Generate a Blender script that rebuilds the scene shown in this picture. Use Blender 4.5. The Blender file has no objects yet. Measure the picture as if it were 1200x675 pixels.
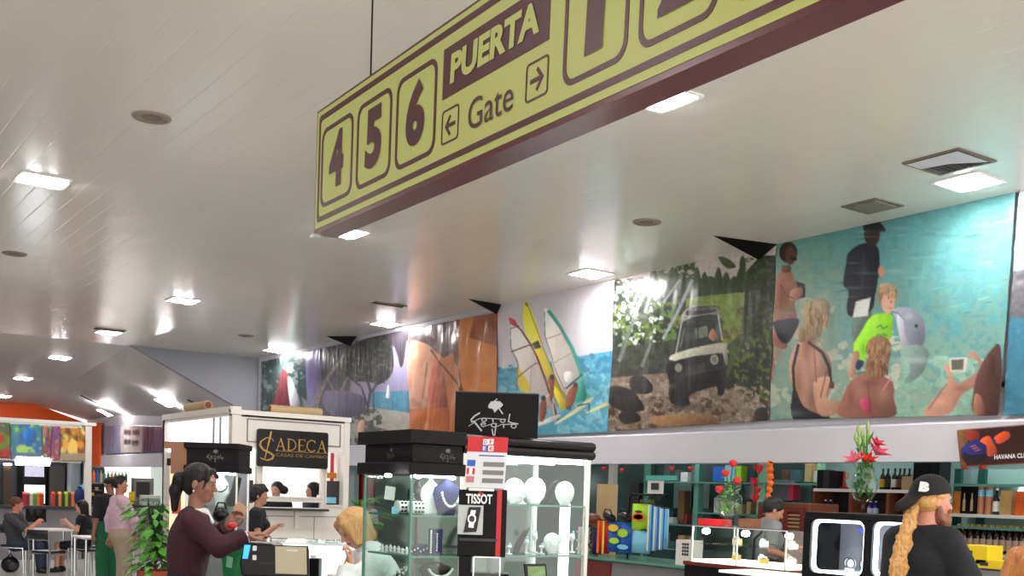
import bpy, bmesh, math, random
import numpy as np
from mathutils import Vector, Matrix
random.seed(7); np.random.seed(7)
SC = bpy.context.scene
COL = SC.collection
# ------------------------------------------------------------------ camera
CAM_H = 1.6
FPX, PCX, PCY = 1300.0, 600.0, 660.0
YAW, PITCH, ROLL = math.radians(34.7), math.atan(80/1300.0), math.radians(1.9)
V = lambda *a: np.array(a, float)
F0 = V(math.sin(YAW), math.cos(YAW), 0); R0 = V(math.cos(YAW), -math.sin(YAW), 0); Z0 = V(0, 0, 1)
FW = F0*math.cos(PITCH) - Z0*math.sin(PITCH); UP = Z0*math.cos(PITCH) + F0*math.sin(PITCH)
RR = R0*math.cos(ROLL) + UP*math.sin(ROLL); UU = UP*math.cos(ROLL) - R0*math.sin(ROLL)
EYE = V(0, 0, CAM_H)
cd = bpy.data.cameras.new('camera'); cam = bpy.data.objects.new('camera', cd); COL.objects.link(cam)
cam.matrix_world = Matrix(((RR[0], UU[0], -FW[0], 0), (RR[1], UU[1], -FW[1], 0), (RR[2], UU[2], -FW[2], CAM_H), (0, 0, 0, 1)))
cd.sensor_width = 36; cd.lens = 36*FPX/1200; cd.shift_y = (PCY - 337.5)/1200; cd.clip_start = 0.05; cd.clip_end = 200
SC.camera = cam
# survey helpers: where a sight line meets a real plane of the hall
def ray(x, y): return FW + RR*(x-PCX)/FPX - UU*(y-PCY)/FPX
def onX(x, y, X): d = ray(x, y); return EYE + d*(X/d[0])
def onY(x, y, Y): d = ray(x, y); return EYE + d*(Y/d[1])
def onZ(x, y, Z): d = ray(x, y); return EYE + d*((Z-CAM_H)/d[2])
def onD(x, y, D): d = ray(x, y); return EYE + d*(D/d.dot(F0))
# ------------------------------------------------------------------ light and exposure
SC.view_settings.view_transform = 'Standard'; SC.view_settings.look = 'None'
SC.view_settings.gamma = 1.0; SC.view_settings.use_curve_mapping = False
SC.view_settings.exposure = 0.64
LAMP = 60.0          # ceiling lamp tubes
W = bpy.data.worlds.new('hall_air'); SC.world = W; W.use_nodes = True
W.node_tree.nodes['Background'].inputs[0].default_value = (0.97, 0.92, 0.85, 1)
W.node_tree.nodes['Background'].inputs[1].default_value = 2.0

# ------------------------------------------------------------------ materials
def s2l(c):
    c = np.asarray(c, float)
    return np.where(c <= .04045, c/12.92, ((c+.055)/1.055)**2.4)
def mat(name, rgb, rough=.5, metal=0, emit=0, trans=0, alpha=1, noise=0, nscale=8, bump=0, bscale=40, spec=.5, emc=None, ior=1.45, coat=0):
    m = bpy.data.materials.new(name); m.use_nodes = True; nt = m.node_tree; b = nt.nodes['Principled BSDF']
    lin = tuple(s2l(np.array(rgb)/255.0)) + (1,)
    b.inputs['Base Color'].default_value = lin; b.inputs['Roughness'].default_value = rough; b.inputs['Metallic'].default_value = metal
    b.inputs['Specular IOR Level'].default_value = spec; b.inputs['IOR'].default_value = ior
    b.inputs['Coat Weight'].default_value = coat
    if trans: b.inputs['Transmission Weight'].default_value = trans
    if alpha < 1: b.inputs['Alpha'].default_value = alpha
    if emit:
        b.inputs['Emission Color'].default_value = tuple(s2l(np.array(emc or rgb)/255.0)) + (1,); b.inputs['Emission Strength'].default_value = emit
    if noise or bump:
        tc = nt.nodes.new('ShaderNodeTexCoord')
    if noise:
        n = nt.nodes.new('ShaderNodeTexNoise'); n.inputs['Scale'].default_value = nscale; n.inputs['Detail'].default_value = 5
        mp = nt.nodes.new('ShaderNodeMapRange'); mp.inputs[3].default_value = 1-noise; mp.inputs[4].default_value = 1+noise
        mx = nt.nodes.new('ShaderNodeVectorMath'); mx.operation = 'SCALE'; mx.inputs[0].default_value = lin[:3]
        nt.links.new(tc.outputs['Object'], n.inputs['Vector']); nt.links.new(n.outputs[0], mp.inputs[0])
        nt.links.new(mp.outputs[0], mx.inputs['Scale']); nt.links.new(mx.outputs[0], b.inputs['Base Color'])
    if bump:
        n2 = nt.nodes.new('ShaderNodeTexNoise'); n2.inputs['Scale'].default_value = bscale; n2.inputs['Detail'].default_value = 3
        bp = nt.nodes.new('ShaderNodeBump'); bp.inputs['Strength'].default_value = bump; bp.inputs['Distance'].default_value = .02
        nt.links.new(tc.outputs['Object'], n2.inputs['Vector']); nt.links.new(n2.outputs[0], bp.inputs['Height']); nt.links.new(bp.outputs[0], b.inputs['Normal'])
    return m
def glassmat(name, tint=(244, 250, 247), gloss=.1, dens=0.0):
    # thin clear sheet: mostly lets light straight through, mirrors a little
    m = bpy.data.materials.new(name); m.use_nodes = True; nt = m.node_tree; nt.nodes.clear()
    o = nt.nodes.new('ShaderNodeOutputMaterial'); t = nt.nodes.new('ShaderNodeBsdfTransparent'); g = nt.nodes.new('ShaderNodeBsdfGlossy'); mx = nt.nodes.new('ShaderNodeMixShader')
    lw = nt.nodes.new('ShaderNodeLayerWeight'); pw = nt.nodes.new('ShaderNodeMath'); pw.operation = 'POWER'; pw.inputs[1].default_value = 4
    mm = nt.nodes.new('ShaderNodeMath'); mm.operation = 'MULTIPLY_ADD'; mm.inputs[1].default_value = gloss*5; mm.inputs[2].default_value = gloss*.35
    nt.links.new(lw.outputs['Facing'], pw.inputs[0]); nt.links.new(pw.outputs[0], mm.inputs[0]); nt.links.new(mm.outputs[0], mx.inputs[0])
    t.inputs[0].default_value = tuple(s2l(np.array(tint)/255.0)) + (1,); g.inputs['Roughness'].default_value = .03
    nt.links.new(t.outputs[0], mx.inputs[1]); nt.links.new(g.outputs[0], mx.inputs[2]); nt.links.new(mx.outputs[0], o.inputs[0])
    return m
def vcmat(name, rough=.5, bump=0, bscale=3, coat=0, spec=.5):
    m = bpy.data.materials.new(name); m.use_nodes = True; nt = m.node_tree; b = nt.nodes['Principled BSDF']
    a = nt.nodes.new('ShaderNodeVertexColor'); a.layer_name = 'Col'; nt.links.new(a.outputs[0], b.inputs['Base Color'])
    b.inputs['Roughness'].default_value = rough; b.inputs['Coat Weight'].default_value = coat; b.inputs['Specular IOR Level'].default_value = spec
    if bump:
        tc = nt.nodes.new('ShaderNodeTexCoord'); mp = nt.nodes.new('ShaderNodeMapping'); mp.inputs['Scale'].default_value = (1, 1, .28)
        n2 = nt.nodes.new('ShaderNodeTexNoise'); n2.inputs['Scale'].default_value = bscale; n2.inputs['Detail'].default_value = 2
        bp = nt.nodes.new('ShaderNodeBump'); bp.inputs['Strength'].default_value = bump; bp.inputs['Distance'].default_value = .05
        nt.links.new(tc.outputs['Object'], mp.inputs[0]); nt.links.new(mp.outputs[0], n2.inputs['Vector']); nt.links.new(n2.outputs[0], bp.inputs['Height']); nt.links.new(bp.outputs[0], b.inputs['Normal'])
    return m
# ------------------------------------------------------------------ mesh builder
def rotm(rx=0, ry=0, rz=0): return np.array(Matrix.Rotation(rz, 3, 'Z') @ Matrix.Rotation(ry, 3, 'Y') @ Matrix.Rotation(rx, 3, 'X'))
def frame(d):
    d = np.asarray(d, float); d = d/np.linalg.norm(d); a = V(0, 0, 1) if abs(d[2]) < .9 else V(1, 0, 0)
    u = np.cross(a, d); u /= np.linalg.norm(u); return u, np.cross(d, u), d
class MB:
    def __init__(s): s.v = []; s.f = []; s.m = []; s.mi = 0
    def mt(s, i): s.mi = i; return s
    def add(s, vs, fs):
        o = len(s.v); s.v += [tuple(map(float, p)) for p in vs]; s.f += [tuple(o+i for i in f) for f in fs]; s.m += [s.mi]*len(fs); return s
    def box(s, c, sz, R=None):
        h = np.array(sz)/2.; P = [V(x, y, z)*h for x in (-1, 1) for y in (-1, 1) for z in (-1, 1)]
        if R is not None: P = [R @ p for p in P]
        return s.add([p+np.array(c) for p in P], [(0, 1, 3, 2), (4, 6, 7, 5), (0, 4, 5, 1), (2, 3, 7, 6), (0, 2, 6, 4), (1, 5, 7, 3)])
    def bx(s, x0, x1, y0, y1, z0, z1): return s.box(((x0+x1)/2, (y0+y1)/2, (z0+z1)/2), (abs(x1-x0), abs(y1-y0), abs(z1-z0)))
    def tube(s, pts, r, seg=8, cap=True):
        pts = [np.array(p, float) for p in pts]; n = len(pts); rs = r if hasattr(r, '__len__') else [r]*n; vs = []; u0 = None
        for i, p in enumerate(pts):
            d = pts[min(i+1, n-1)] - pts[max(i-1, 0)]
            u, w, _ = frame(d)
            if u0 is not None:
                dd = d/np.linalg.norm(d); u = u0 - dd*u0.dot(dd); u /= (np.linalg.norm(u)+1e-9); w = np.cross(dd, u)
            u0 = u
            vs += [p + rs[i]*(u*math.cos(2*math.pi*k/seg) + w*math.sin(2*math.pi*k/seg)) for k in range(seg)]
        fs = [(i*seg+k, i*seg+(k+1) % seg, (i+1)*seg+(k+1) % seg, (i+1)*seg+k) for i in range(n-1) for k in range(seg)]
        if cap: fs += [tuple(range(seg))[::-1], tuple((n-1)*seg+k for k in range(seg))]
        return s.add(vs, fs)
    def lathe(s, prof, c=(0, 0, 0), seg=20, R=None, sx=1, sy=1):
        vs = []
        for r, z in prof:
            for k in range(seg):
                p = V(r*sx*math.cos(2*math.pi*k/seg), r*sy*math.sin(2*math.pi*k/seg), z)
                if R is not None: p = R @ p
                vs.append(p+np.array(c))
        n = len(prof); fs = [(i*seg+k, i*seg+(k+1) % seg, (i+1)*seg+(k+1) % seg, (i+1)*seg+k) for i in range(n-1) for k in range(seg)]
        if prof[0][0] > 1e-4: fs.append(tuple(range(seg))[::-1])
        if prof[-1][0] > 1e-4: fs.append(tuple((n-1)*seg+k for k in range(seg)))
        return s.add(vs, fs)
    def ell(s, c, r, seg=14, rings=9, R=None):
        if not hasattr(r, '__len__'): r = (r, r, r)
        vs = []; 
        for i in range(rings+1):
            t = math.pi*i/rings
            for k in range(seg):
                a = 2*math.pi*k/seg; p = V(r[0]*math.sin(t)*math.cos(a), r[1]*math.sin(t)*math.sin(a), -r[2]*math.cos(t))
                if R is not None: p = R @ p
                vs.append(p+np.array(c))
        return s.add(vs, [(i*seg+k, i*seg+(k+1) % seg, (i+1)*seg+(k+1) % seg, (i+1)*seg+k) for i in range(rings) for k in range(seg)])
    def prism(s, poly, o, u, v, n, t):   # polygon in the plane (u,v) at o, thickness t along n
        o, u, v, n = map(np.array, (o, u, v, n)); k = len(poly)
        a = [o+u*p[0]+v*p[1] for p in poly]; b = [p+n*t for p in a]
        return s.add(a+b, [tuple(range(k))[::-1], tuple(range(k, 2*k))] + [(i, (i+1) % k, k+(i+1) % k, k+i) for i in range(k)])
    def ring(s, outer, inner, o, u, v, n, t):   # frame between two outlines of equal count
        o, u, v, n = map(np.array, (o, u, v, n)); k = len(outer)
        L = [o+u*p[0]+v*p[1] for p in outer] + [o+u*p[0]+v*p[1] for p in inner]; L2 = [p+n*t for p in L]; fs = []
        for i in range(k):
            j = (i+1) % k
            fs += [(2*k+i, 2*k+j, 3*k+j, 3*k+i), (i, j, 2*k+j, 2*k+i), (k+i, 3*k+i, 3*k+j, k+j), (i, k+i, k+j, j)]
        return s.add(L+L2, fs)
    def build(s, name, mats, parent=None, smooth=False, bevel=0, base=None, col=None):
        me = bpy.data.meshes.new(name); vs = s.v
        if base is not None: vs = [tuple(np.array(p)-base) for p in vs]
        me.from_pydata(vs, [], s.f); mats = mats if isinstance(mats, (list, tuple)) else [mats]
        for m_ in mats: me.materials.append(m_)
        if len(mats) > 1: me.polygons.foreach_set('material_index', s.m)
        bm = bmesh.new(); bm.from_mesh(me); bmesh.ops.recalc_face_normals(bm, faces=bm.faces); bm.to_mesh(me); bm.free()
        if smooth: me.shade_smooth() if hasattr(me, 'shade_smooth') else me.polygons.foreach_set('use_smooth', [True]*len(me.polygons))
        o = bpy.data.objects.new(name, me); COL.objects.link(o)
        if parent is not None: o.parent = parent
        if bevel:
            b = o.modifiers.new('bevel', 'BEVEL'); b.width = bevel; b.segments = 2; b.limit_method = 'ANGLE'
        return o
def rrect(x0, x1, y0, y1, r, n=5):
    P = []
    for cx, cy, a0 in ((x1-r, y1-r, 0), (x0+r, y1-r, 90), (x0+r, y0+r, 180), (x1-r, y0+r, 270)):
        for k in range(n+1): a = math.radians(a0+90*k/n); P.append((cx+r*math.cos(a), cy+r*math.sin(a)))
    return P
def tag(o, label=None, cat=None, group=None, kind=None):
    if label: o['label'] = label
    if cat: o['category'] = cat
    if group: o['group'] = group
    if kind: o['kind'] = kind
    return o
def thing(name, loc, label, cat, group=None, rz=0):
    o = bpy.data.objects.new(name, None); COL.objects.link(o); o.location = tuple(map(float, loc)); o.rotation_euler = (0, 0, rz); o.empty_display_size = .1
    return tag(o, label, cat, group)
def part(o, label): o['label'] = label; return o
def kids(o): return [c for c in bpy.data.objects if c.parent == o]
def dup(o, loc=None, rz=None, label=None, parent=None, group=None, scale=None):
    c = o.copy(); COL.objects.link(c)
    if parent is not None: c.parent = parent
    if loc is not None: c.location = tuple(map(float, loc))
    if rz is not None: c.rotation_euler = (0, 0, rz)
    if scale is not None: c.scale = scale if hasattr(scale, '__len__') else (scale,)*3
    if label: c['label'] = label
    if group: c['group'] = group
    for ch in kids(o): dup(ch, parent=c)
    return c
def text_polys(body, size=1.0, bold=0.0, shear=0.0, sx=1.0, align='LEFT', space=1.0):
    cu = bpy.data.curves.new('t', 'FONT'); cu.body = body; cu.size = size; cu.offset = bold; cu.shear = shear; cu.align_x = align; cu.space_character = space; cu.resolution_u = 4
    ob = bpy.data.objects.new('t', cu); COL.objects.link(ob); dg = bpy.context.evaluated_depsgraph_get(); me = bpy.data.meshes.new_from_object(ob.evaluated_get(dg))
    P = [(v.co.x*sx, v.co.y) for v in me.vertices]; Fc = [tuple(p.vertices) for p in me.polygons]
    bpy.data.objects.remove(ob); bpy.data.curves.remove(cu); bpy.data.meshes.remove(me); return P, Fc
def text_on(mb, body, x0, x1, y0, y1, o, u, v, n, off=.002, **k):   # lettering fitted into a box on a plane
    P, Fc = text_polys(body, **k); A = np.array(P); mn = A.min(0); mx = A.max(0)
    Q = (A-mn)/(mx-mn)*np.array([x1-x0, y1-y0]) + np.array([x0, y0])
    o, u, v, n = map(np.array, (o, u, v, n))
    return mb.add([o+u*q[0]+v*q[1]+n*off for q in Q], Fc)
# ------------------------------------------------------------------ painted banners
def vnoise(h, w, cell, seed=0, octs=3):
    rs = np.random.RandomState(seed); out = np.zeros((h, w)); amp = 1; tot = 0
    for o in range(octs):
        gh, gw = int(h/cell)+3, int(w/cell)+3; g = rs.rand(gh, gw); yy = np.arange(h)/cell; xx = np.arange(w)/cell
        y0 = yy.astype(int); x0 = xx.astype(int); fy = (yy-y0)[:, None]; fx = (xx-x0)[None]; fy = fy*fy*(3-2*fy); fx = fx*fx*(3-2*fx)
        out += amp*((g[y0][:, x0]*(1-fx)+g[y0][:, x0+1]*fx)*(1-fy) + (g[y0+1][:, x0]*(1-fx)+g[y0+1][:, x0+1]*fx)*fy)
        tot += amp; amp *= .55; cell = max(cell/2, 1)
    return out/tot
class Paint:
    def __init__(s, w, h, tr=None): s.w, s.h = int(w), int(h); s.a = np.zeros((s.h, s.w, 3)); s.Y, s.X = np.mgrid[0:s.h, 0:s.w].astype(float); s.tr = tr or (lambda p: p)
    def mask(s, pts):
        P = [s.tr(p) for p in pts]; m = np.zeros((s.h, s.w), bool); n = len(P)
        x0 = max(int(min(p[0] for p in P))-1, 0); x1 = min(int(max(p[0] for p in P))+2, s.w); y0 = max(int(min(p[1] for p in P))-1, 0); y1 = min(int(max(p[1] for p in P))+2, s.h)
        if x1 <= x0 or y1 <= y0: return m
        X = s.X[y0:y1, x0:x1]; Y = s.Y[y0:y1, x0:x1]; mm = np.zeros(X.shape, bool)
        for i in range(n):
            ax, ay = P[i]; bx_, by = P[(i+1) % n]
            if ay == by: continue
            c = ((ay > Y) != (by > Y)) & (X < (bx_-ax)*(Y-ay)/(by-ay)+ax); mm ^= c
        m[y0:y1, x0:x1] = mm; return m
    def put(s, m, c, var=0, cell=6, seed=1, sh=0):
        c = np.array(c, float)/255.
        if sh and m.any():      # rounded modelling inside a printed shape
            yy, xx = np.nonzero(m); f = 1+sh*(.5-(s.X-xx.min())/(np.ptp(xx)+1))+sh*.5*(.5-(s.Y-yy.min())/(np.ptp(yy)+1)); c = np.clip(c*f[..., None]*(1+(.5*var*(vnoise(s.h, s.w, cell, seed)-.5)*2)[..., None]), 0, 1)
            s.a = np.where(m[..., None], c, s.a); return s
        if var: n = (vnoise(s.h, s.w, cell, seed)-.5)*2*var; s.a = np.where(m[..., None], np.clip(c*(1+n[..., None]), 0, 1), s.a)
        else: s.a = np.where(m[..., None], c, s.a)
        return s
    def poly(s, pts, c, var=0, cell=6, seed=1, sh=0): return s.put(s.mask(pts), c, var, cell, seed, sh)
    def smooth(s, pts, c, **k):
        P = [np.array(p, float) for p in pts]; n = len(P); Q = []
        for i in range(n):
            a, b, c_, d = P[i-1], P[i], P[(i+1) % n], P[(i+2) % n]
            for t in (0, .25, .5, .75): Q.append(tuple(.5*((2*b)+(c_-a)*t+(2*a-5*b+4*c_-d)*t*t+(3*b-a-3*c_+d)*t**3)))
        k.setdefault('sh', .45); return s.poly(Q, c, **k)
    def soft(s, cx, cy, rx, ry, c, amt=.6, n=0, seed=1):   # a cloud of colour without an edge
        (x0, y0), (x1, y1) = s.tr((cx, cy)), s.tr((cx+rx, cy+ry)); d = ((s.X-x0)/(x1-x0))**2+((s.Y-y0)/(y1-y0))**2; w = np.exp(-d*1.2)*amt
        if n: w = w*np.clip(1+n*(vnoise(s.h, s.w, 16, seed)-.5)*4, 0, 1.6)
        w = np.clip(w, 0, 1)[..., None]; s.a = s.a*(1-w)+np.array(c)/255.*w; return s
    def blur(s, n=1):
        for _ in range(n):
            a = np.pad(s.a, ((1, 1), (1, 1), (0, 0)), 'edge'); s.a = (a[1:-1, 1:-1]*4+a[:-2, 1:-1]+a[2:, 1:-1]+a[1:-1, :-2]+a[1:-1, 2:])/8
    def oval(s, cx, cy, rx, ry, c, rot=0, **k):
        a = math.radians(rot); return s.poly([(cx+rx*math.cos(t)*math.cos(a)-ry*math.sin(t)*math.sin(a), cy+rx*math.cos(t)*math.sin(a)+ry*math.sin(t)*math.cos(a)) for t in np.linspace(0, 2*math.pi, 20, endpoint=False)], c, **k)
    def line(s, pts, w, c, **k):
        for (ax, ay), (bx_, by) in zip(pts[:-1], pts[1:]):
            d = math.hypot(bx_-ax, by-ay) or 1; nx, ny = -(by-ay)/d*w/2, (bx_-ax)/d*w/2
            s.poly([(ax+nx, ay+ny), (bx_+nx, by+ny), (bx_-nx, by-ny), (ax-nx, ay-ny)], c, **k)
        return s
    def grad(s, c0, c1, ax='y'):
        t = (s.Y/s.h if ax == 'y' else s.X/s.w)[..., None]; s.a = np.array(c0)/255.*(1-t)+np.array(c1)/255.*t; return s
    def blotch(s, m, c, cell, thr, seed, var=.2):
        n = vnoise(s.h, s.w, cell, seed); return s.put(m & (n > thr), c, var, max(cell/3, 2), seed+1)
    def all(s): return np.ones((s.h, s.w), bool)
def banner(name, quad, pt, box, m, step=.012, wave=.012, base=None, thick=.004):
    """quad: TL,TR,BR,BL world corners; pt painted in a frame whose corners are box (TL,TR,BR,BL in paint pixels)"""
    TL, TR, BR, BL = [np.array(q) for q in quad]; nu = int(np.linalg.norm(TR-TL)/step); nv = int(np.linalg.norm(TL-BL)/step)
    u, v = np.meshgrid(np.linspace(0, 1, nu+1), np.linspace(0, 1, nv+1)); U = u[..., None]; W_ = v[..., None]
    P = (TL*(1-U)+TR*U)*(1-W_)+(BL*(1-U)+BR*U)*W_
    # the picture is laid on the cloth with a projective fit, as a camera sees a flat sheet
    pt.blur(2); A = []; 
    src = [(0, 0), (1, 0), (1, 1), (0, 1)]
    for (x, y), (X, Y) in zip([(0, 0), (np.linalg.norm(TR-TL), 0), (0, 0), (0, 0)], box): pass
    e1 = (TR-TL)/np.linalg.norm(TR-TL); e2 = (BL-TL)-e1*(BL-TL).dot(e1); e2 /= np.linalg.norm(e2)
    q2 = [((q-TL).dot(e1), (q-TL).dot(e2)) for q in (TL, TR, BR, BL)]
    for (x, y), (X, Y) in zip(q2, box):
        A += [[x, y, 1, 0, 0, 0, -X*x, -X*y, X], [0, 0, 0, x, y, 1, -Y*x, -Y*y, Y]]
    A = np.array(A, float); h = np.linalg.solve(A[:, :8], A[:, 8]); x = (P-TL) @ e1; y = (P-TL) @ e2
    w = h[6]*x+h[7]*y+1; X = (h[0]*x+h[1]*y+h[2])/w; Y = (h[3]*x+h[4]*y+h[5])/w
    X = np.clip(X, 0, pt.w-1.01); Y = np.clip(Y, 0, pt.h-1.01); xi = X.astype(int); yi = Y.astype(int); fx = (X-xi)[..., None]; fy = (Y-yi)[..., None]
    c = (pt.a[yi, xi]*(1-fx)+pt.a[yi, xi+1]*fx)*(1-fy)+(pt.a[yi+1, xi]*(1-fx)+pt.a[yi+1, xi+1]*fx)*fy
    n = np.cross(e2, e1)
    if n.dot(EYE-TL) < 0: n = -n
    nz = vnoise(nv+1, nu+1, max(nu, 20)/7, int(abs(TL[1])*100) % 999, 2)-.5
    fold = np.sin(u*23+nz*6)*.5+np.sin(u*9+2+v*2)*.5
    P = P + n*((wave*(fold*(.3+.7*(1-np.abs(2*v-1)))+nz*1.5)+wave*1.5)[..., None])
    me = bpy.data.meshes.new(name); N = (nu+1)*(nv+1); Pf = P.reshape(-1, 3)
    if base is not None: Pf = Pf-base
    idx = np.arange(N).reshape(nv+1, nu+1); q = np.stack([idx[:-1, :-1], idx[1:, :-1], idx[1:, 1:], idx[:-1, 1:]], -1).reshape(-1, 4)
    me.vertices.add(N); me.vertices.foreach_set('co', Pf.ravel()); me.loops.add(q.size); me.loops.foreach_set('vertex_index', q.ravel().astype(np.int32))
    me.polygons.add(len(q)); me.polygons.foreach_set('loop_start', np.arange(0, q.size, 4, dtype=np.int32)); me.polygons.foreach_set('loop_total', np.full(len(q), 4, np.int32))
    me.update(calc_edges=True); at = me.color_attributes.new('Col', 'FLOAT_COLOR', 'POINT'); cc = np.ones((N, 4)); cc[:, :3] = s2l(np.clip(c.reshape(-1, 3), 0, 1)); at.data.foreach_set('color', cc.ravel())
    me.polygons.foreach_set('use_smooth', [True]*len(q)); me.materials.append(m)
    o = bpy.data.objects.new(name, me); COL.objects.link(o)
    sm = o.modifiers.new('cloth', 'SOLIDIFY'); sm.thickness = thick; sm.offset = 0
    return o
# ================================================================== THE HALL
M = {}
def ceil_mat(name, rgb):
    m = mat(name, rgb, rough=.2, spec=.5); nt = m.node_tree; b = nt.nodes['Principled BSDF']
    tc = nt.nodes.new('ShaderNodeTexCoord'); sp = nt.nodes.new('ShaderNodeSeparateXYZ'); nt.links.new(tc.outputs['Object'], sp.inputs[0])
    def mth(op, a, bb=None, c=None):
        n = nt.nodes.new('ShaderNodeMath'); n.operation = op
        for i, q in enumerate((a, bb, c)):
            if q is None: continue
            if isinstance(q, (int, float)): n.inputs[i].default_value = q
            else: nt.links.new(q, n.inputs[i])
        return n.outputs[0]
    fr = mth('FRACT', mth('DIVIDE', sp.outputs[0], .2)); tri = mth('ABSOLUTE', mth('SUBTRACT', fr, .5))      # 0.5 at the strip joints
    groove = mth('MULTIPLY', mth('MAXIMUM', mth('SUBTRACT', tri, .46), 0.), 25.)
    bow = mth('MULTIPLY', mth('POWER', mth('MULTIPLY', tri, 2.), 2.), .03)
    cell = mth('FLOOR', mth('DIVIDE', sp.outputs[0], .2))
    wn = nt.nodes.new('ShaderNodeTexWhiteNoise'); wn.noise_dimensions = '1D'; nt.links.new(cell, wn.inputs['W'])
    tilt = mth('MULTIPLY', mth('MULTIPLY', mth('SUBTRACT', wn.outputs[0], .5), fr), .10)
    n1 = nt.nodes.new('ShaderNodeTexNoise'); n1.inputs['Scale'].default_value = 1.3; n1.inputs['Detail'].default_value = 2; nt.links.new(tc.outputs['Object'], n1.inputs['Vector'])
    hgt = mth('ADD', mth('ADD', mth('MULTIPLY', groove, -.12), mth('MULTIPLY', bow, -1.)), mth('ADD', tilt, mth('MULTIPLY', n1.outputs[0], 1.2)))
    bp = nt.nodes.new('ShaderNodeBump'); bp.inputs['Strength'].default_value = .5; bp.inputs['Distance'].default_value = .012
    nt.links.new(hgt, bp.inputs['Height']); nt.links.new(bp.outputs[0], b.inputs['Normal'])
    mx = nt.nodes.new('ShaderNodeMix'); mx.data_type = 'RGBA'; mx.inputs[6].default_value = b.inputs['Base Color'].default_value; mx.inputs[7].default_value = (.55, .5, .44, 1)
    nt.links.new(mth('MULTIPLY', groove, .05), mx.inputs[0]); nt.links.new(mx.outputs[2], b.inputs['Base Color'])
    return m
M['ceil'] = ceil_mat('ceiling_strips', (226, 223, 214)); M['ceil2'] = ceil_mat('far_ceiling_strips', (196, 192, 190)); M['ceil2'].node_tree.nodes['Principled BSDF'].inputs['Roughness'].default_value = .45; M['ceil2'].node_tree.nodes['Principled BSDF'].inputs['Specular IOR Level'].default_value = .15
M['wall'] = mat('wall_paint', (215, 214, 222), .6, noise=.03, nscale=2)
M['greywall'] = mat('grey_bulkhead_paint', (140, 142, 150), .6, noise=.03, nscale=1)
M['orange'] = mat('orange_paint', (232, 92, 18), .6, noise=.05, nscale=2)
M['floor'] = mat('polished_floor_tile', (184, 181, 174), .22, noise=.06, nscale=3)
M['shopback'] = mat('shop_back_wall', (98, 128, 124), .35, noise=.12, nscale=1.5)
M['black'] = mat('black_laminate', (12, 11, 14), .3, spec=.35)
M['blackm'] = mat('black_matt', (13, 12, 14), .6, spec=.25)
M['white'] = mat('white_plastic', (235, 235, 235), .35)
M['glow'] = mat('lamp_tube', (255, 250, 250), .4, emit=LAMP)
M['alu'] = mat('aluminium_frame', (190, 192, 192), .35, .9)
M['grille'] = mat('grille_grey', (120, 112, 100), .5)
M['dark'] = mat('dark_void', (18, 18, 18), .8)
def struct(name, mb, m, **k): o = mb.build(name, m, **k); o['kind'] = 'structure'; return o
XW = 9.6; YB = 24.2; YG = 39.6; ZC = 4.5
struct('floor', MB().bx(-9, 14, -4, 42, -.1, 0), M['floor'])
# main flat ceiling, then the far one whose right side slopes down to the wall
struct('ceiling', MB().bx(-9, XW+.2, -4, YB+.15, ZC, ZC+.1), M['ceil'])
K0, K1 = (6.75, ZC), (XW, 3.12); G0, G1 = (7.95, 4.08), (XW, 3.53)
far = MB(); far.add([(-9, YB+.15, ZC), (K0[0], YB+.15, ZC), (K1[0]+.05, YB+.15, K1[1]), (-9, YG+.1, 4.08), (G0[0], YG+.1, G0[1]), (G1[0]+.9, YG+.1, G1[1]-.1)] + [(-9, YB+.15, ZC+.1), (K0[0], YB+.15, ZC+.1), (K1[0]+.05, YB+.15, K1[1]+.1), (-9, YG+.1, 4.18), (G0[0], YG+.1, G0[1]+.1), (G1[0]+.9, YG+.1, G1[1])], [(0, 1, 4, 3), (1, 2, 5, 4), (6, 9, 10, 7), (7, 10, 11, 8), (0, 6, 7, 1), (1, 7, 8, 2), (3, 4, 10, 9), (4, 5, 11, 10)])
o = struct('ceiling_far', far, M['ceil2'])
struct('wall_bulkhead', MB().prism([(K0[0]-.02, ZC), (XW, ZC), (XW, K1[1]), (K0[0]+.02, ZC-.01)], (0, YB, 0), (1, 0, 0), (0, 0, 1), (0, 1, 0), .14), M['greywall'])
# right-hand wall above the shops; the shops open under it
struct('wall_right', MB().bx(XW, XW+.15, 1.5, YG, 2.45, ZC), M['wall'])
struct('trim_1', MB().prism([(-.1, 2.06), (0.12, 2.06), (.12, 2.46), (-.02, 2.46), (-.1, 2.42)], (XW, 1.5, 0), (1, 0, 0), (0, 0, 1), (0, 1, 0), YG-1.5), M['wall'])
struct('wall_gable_lower', MB().bx(-9, XW+.6, YG+.02, YG+.1, 0, 2.9), M['greywall'])
struct('wall_gable_side', MB().bx(-9, 3.5, YG, YG+.1, 2.9, 4.1), M['greywall'])
struct('wall_gable', MB().prism([(3.5, 2.9), (XW+.6, 2.9), (XW+.6, 3.5), (G1[0], 3.56), (G0[0], 4.10), (3.5, 4.10)], (0, YG, 0), (1, 0, 0), (0, 0, 1), (0, 1, 0), .1), M['orange'])
struct('wall_pillar', MB().bx(XW-.16, XW-.1, 37.3, 39.6, 2.1, 3.5), M['orange'])
struct('wall_shop', MB().bx(12.2, 12.3, 1.5, 41, 0, 3), M['shopback'])
struct('ceiling_shop', MB().bx(XW, 12.3, 1.5, 41, 2.75, 2.8), M['wall'])
struct('wall_left', MB().bx(-9.1, -9, -4, 40, 0, ZC), M['wall'])
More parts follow.
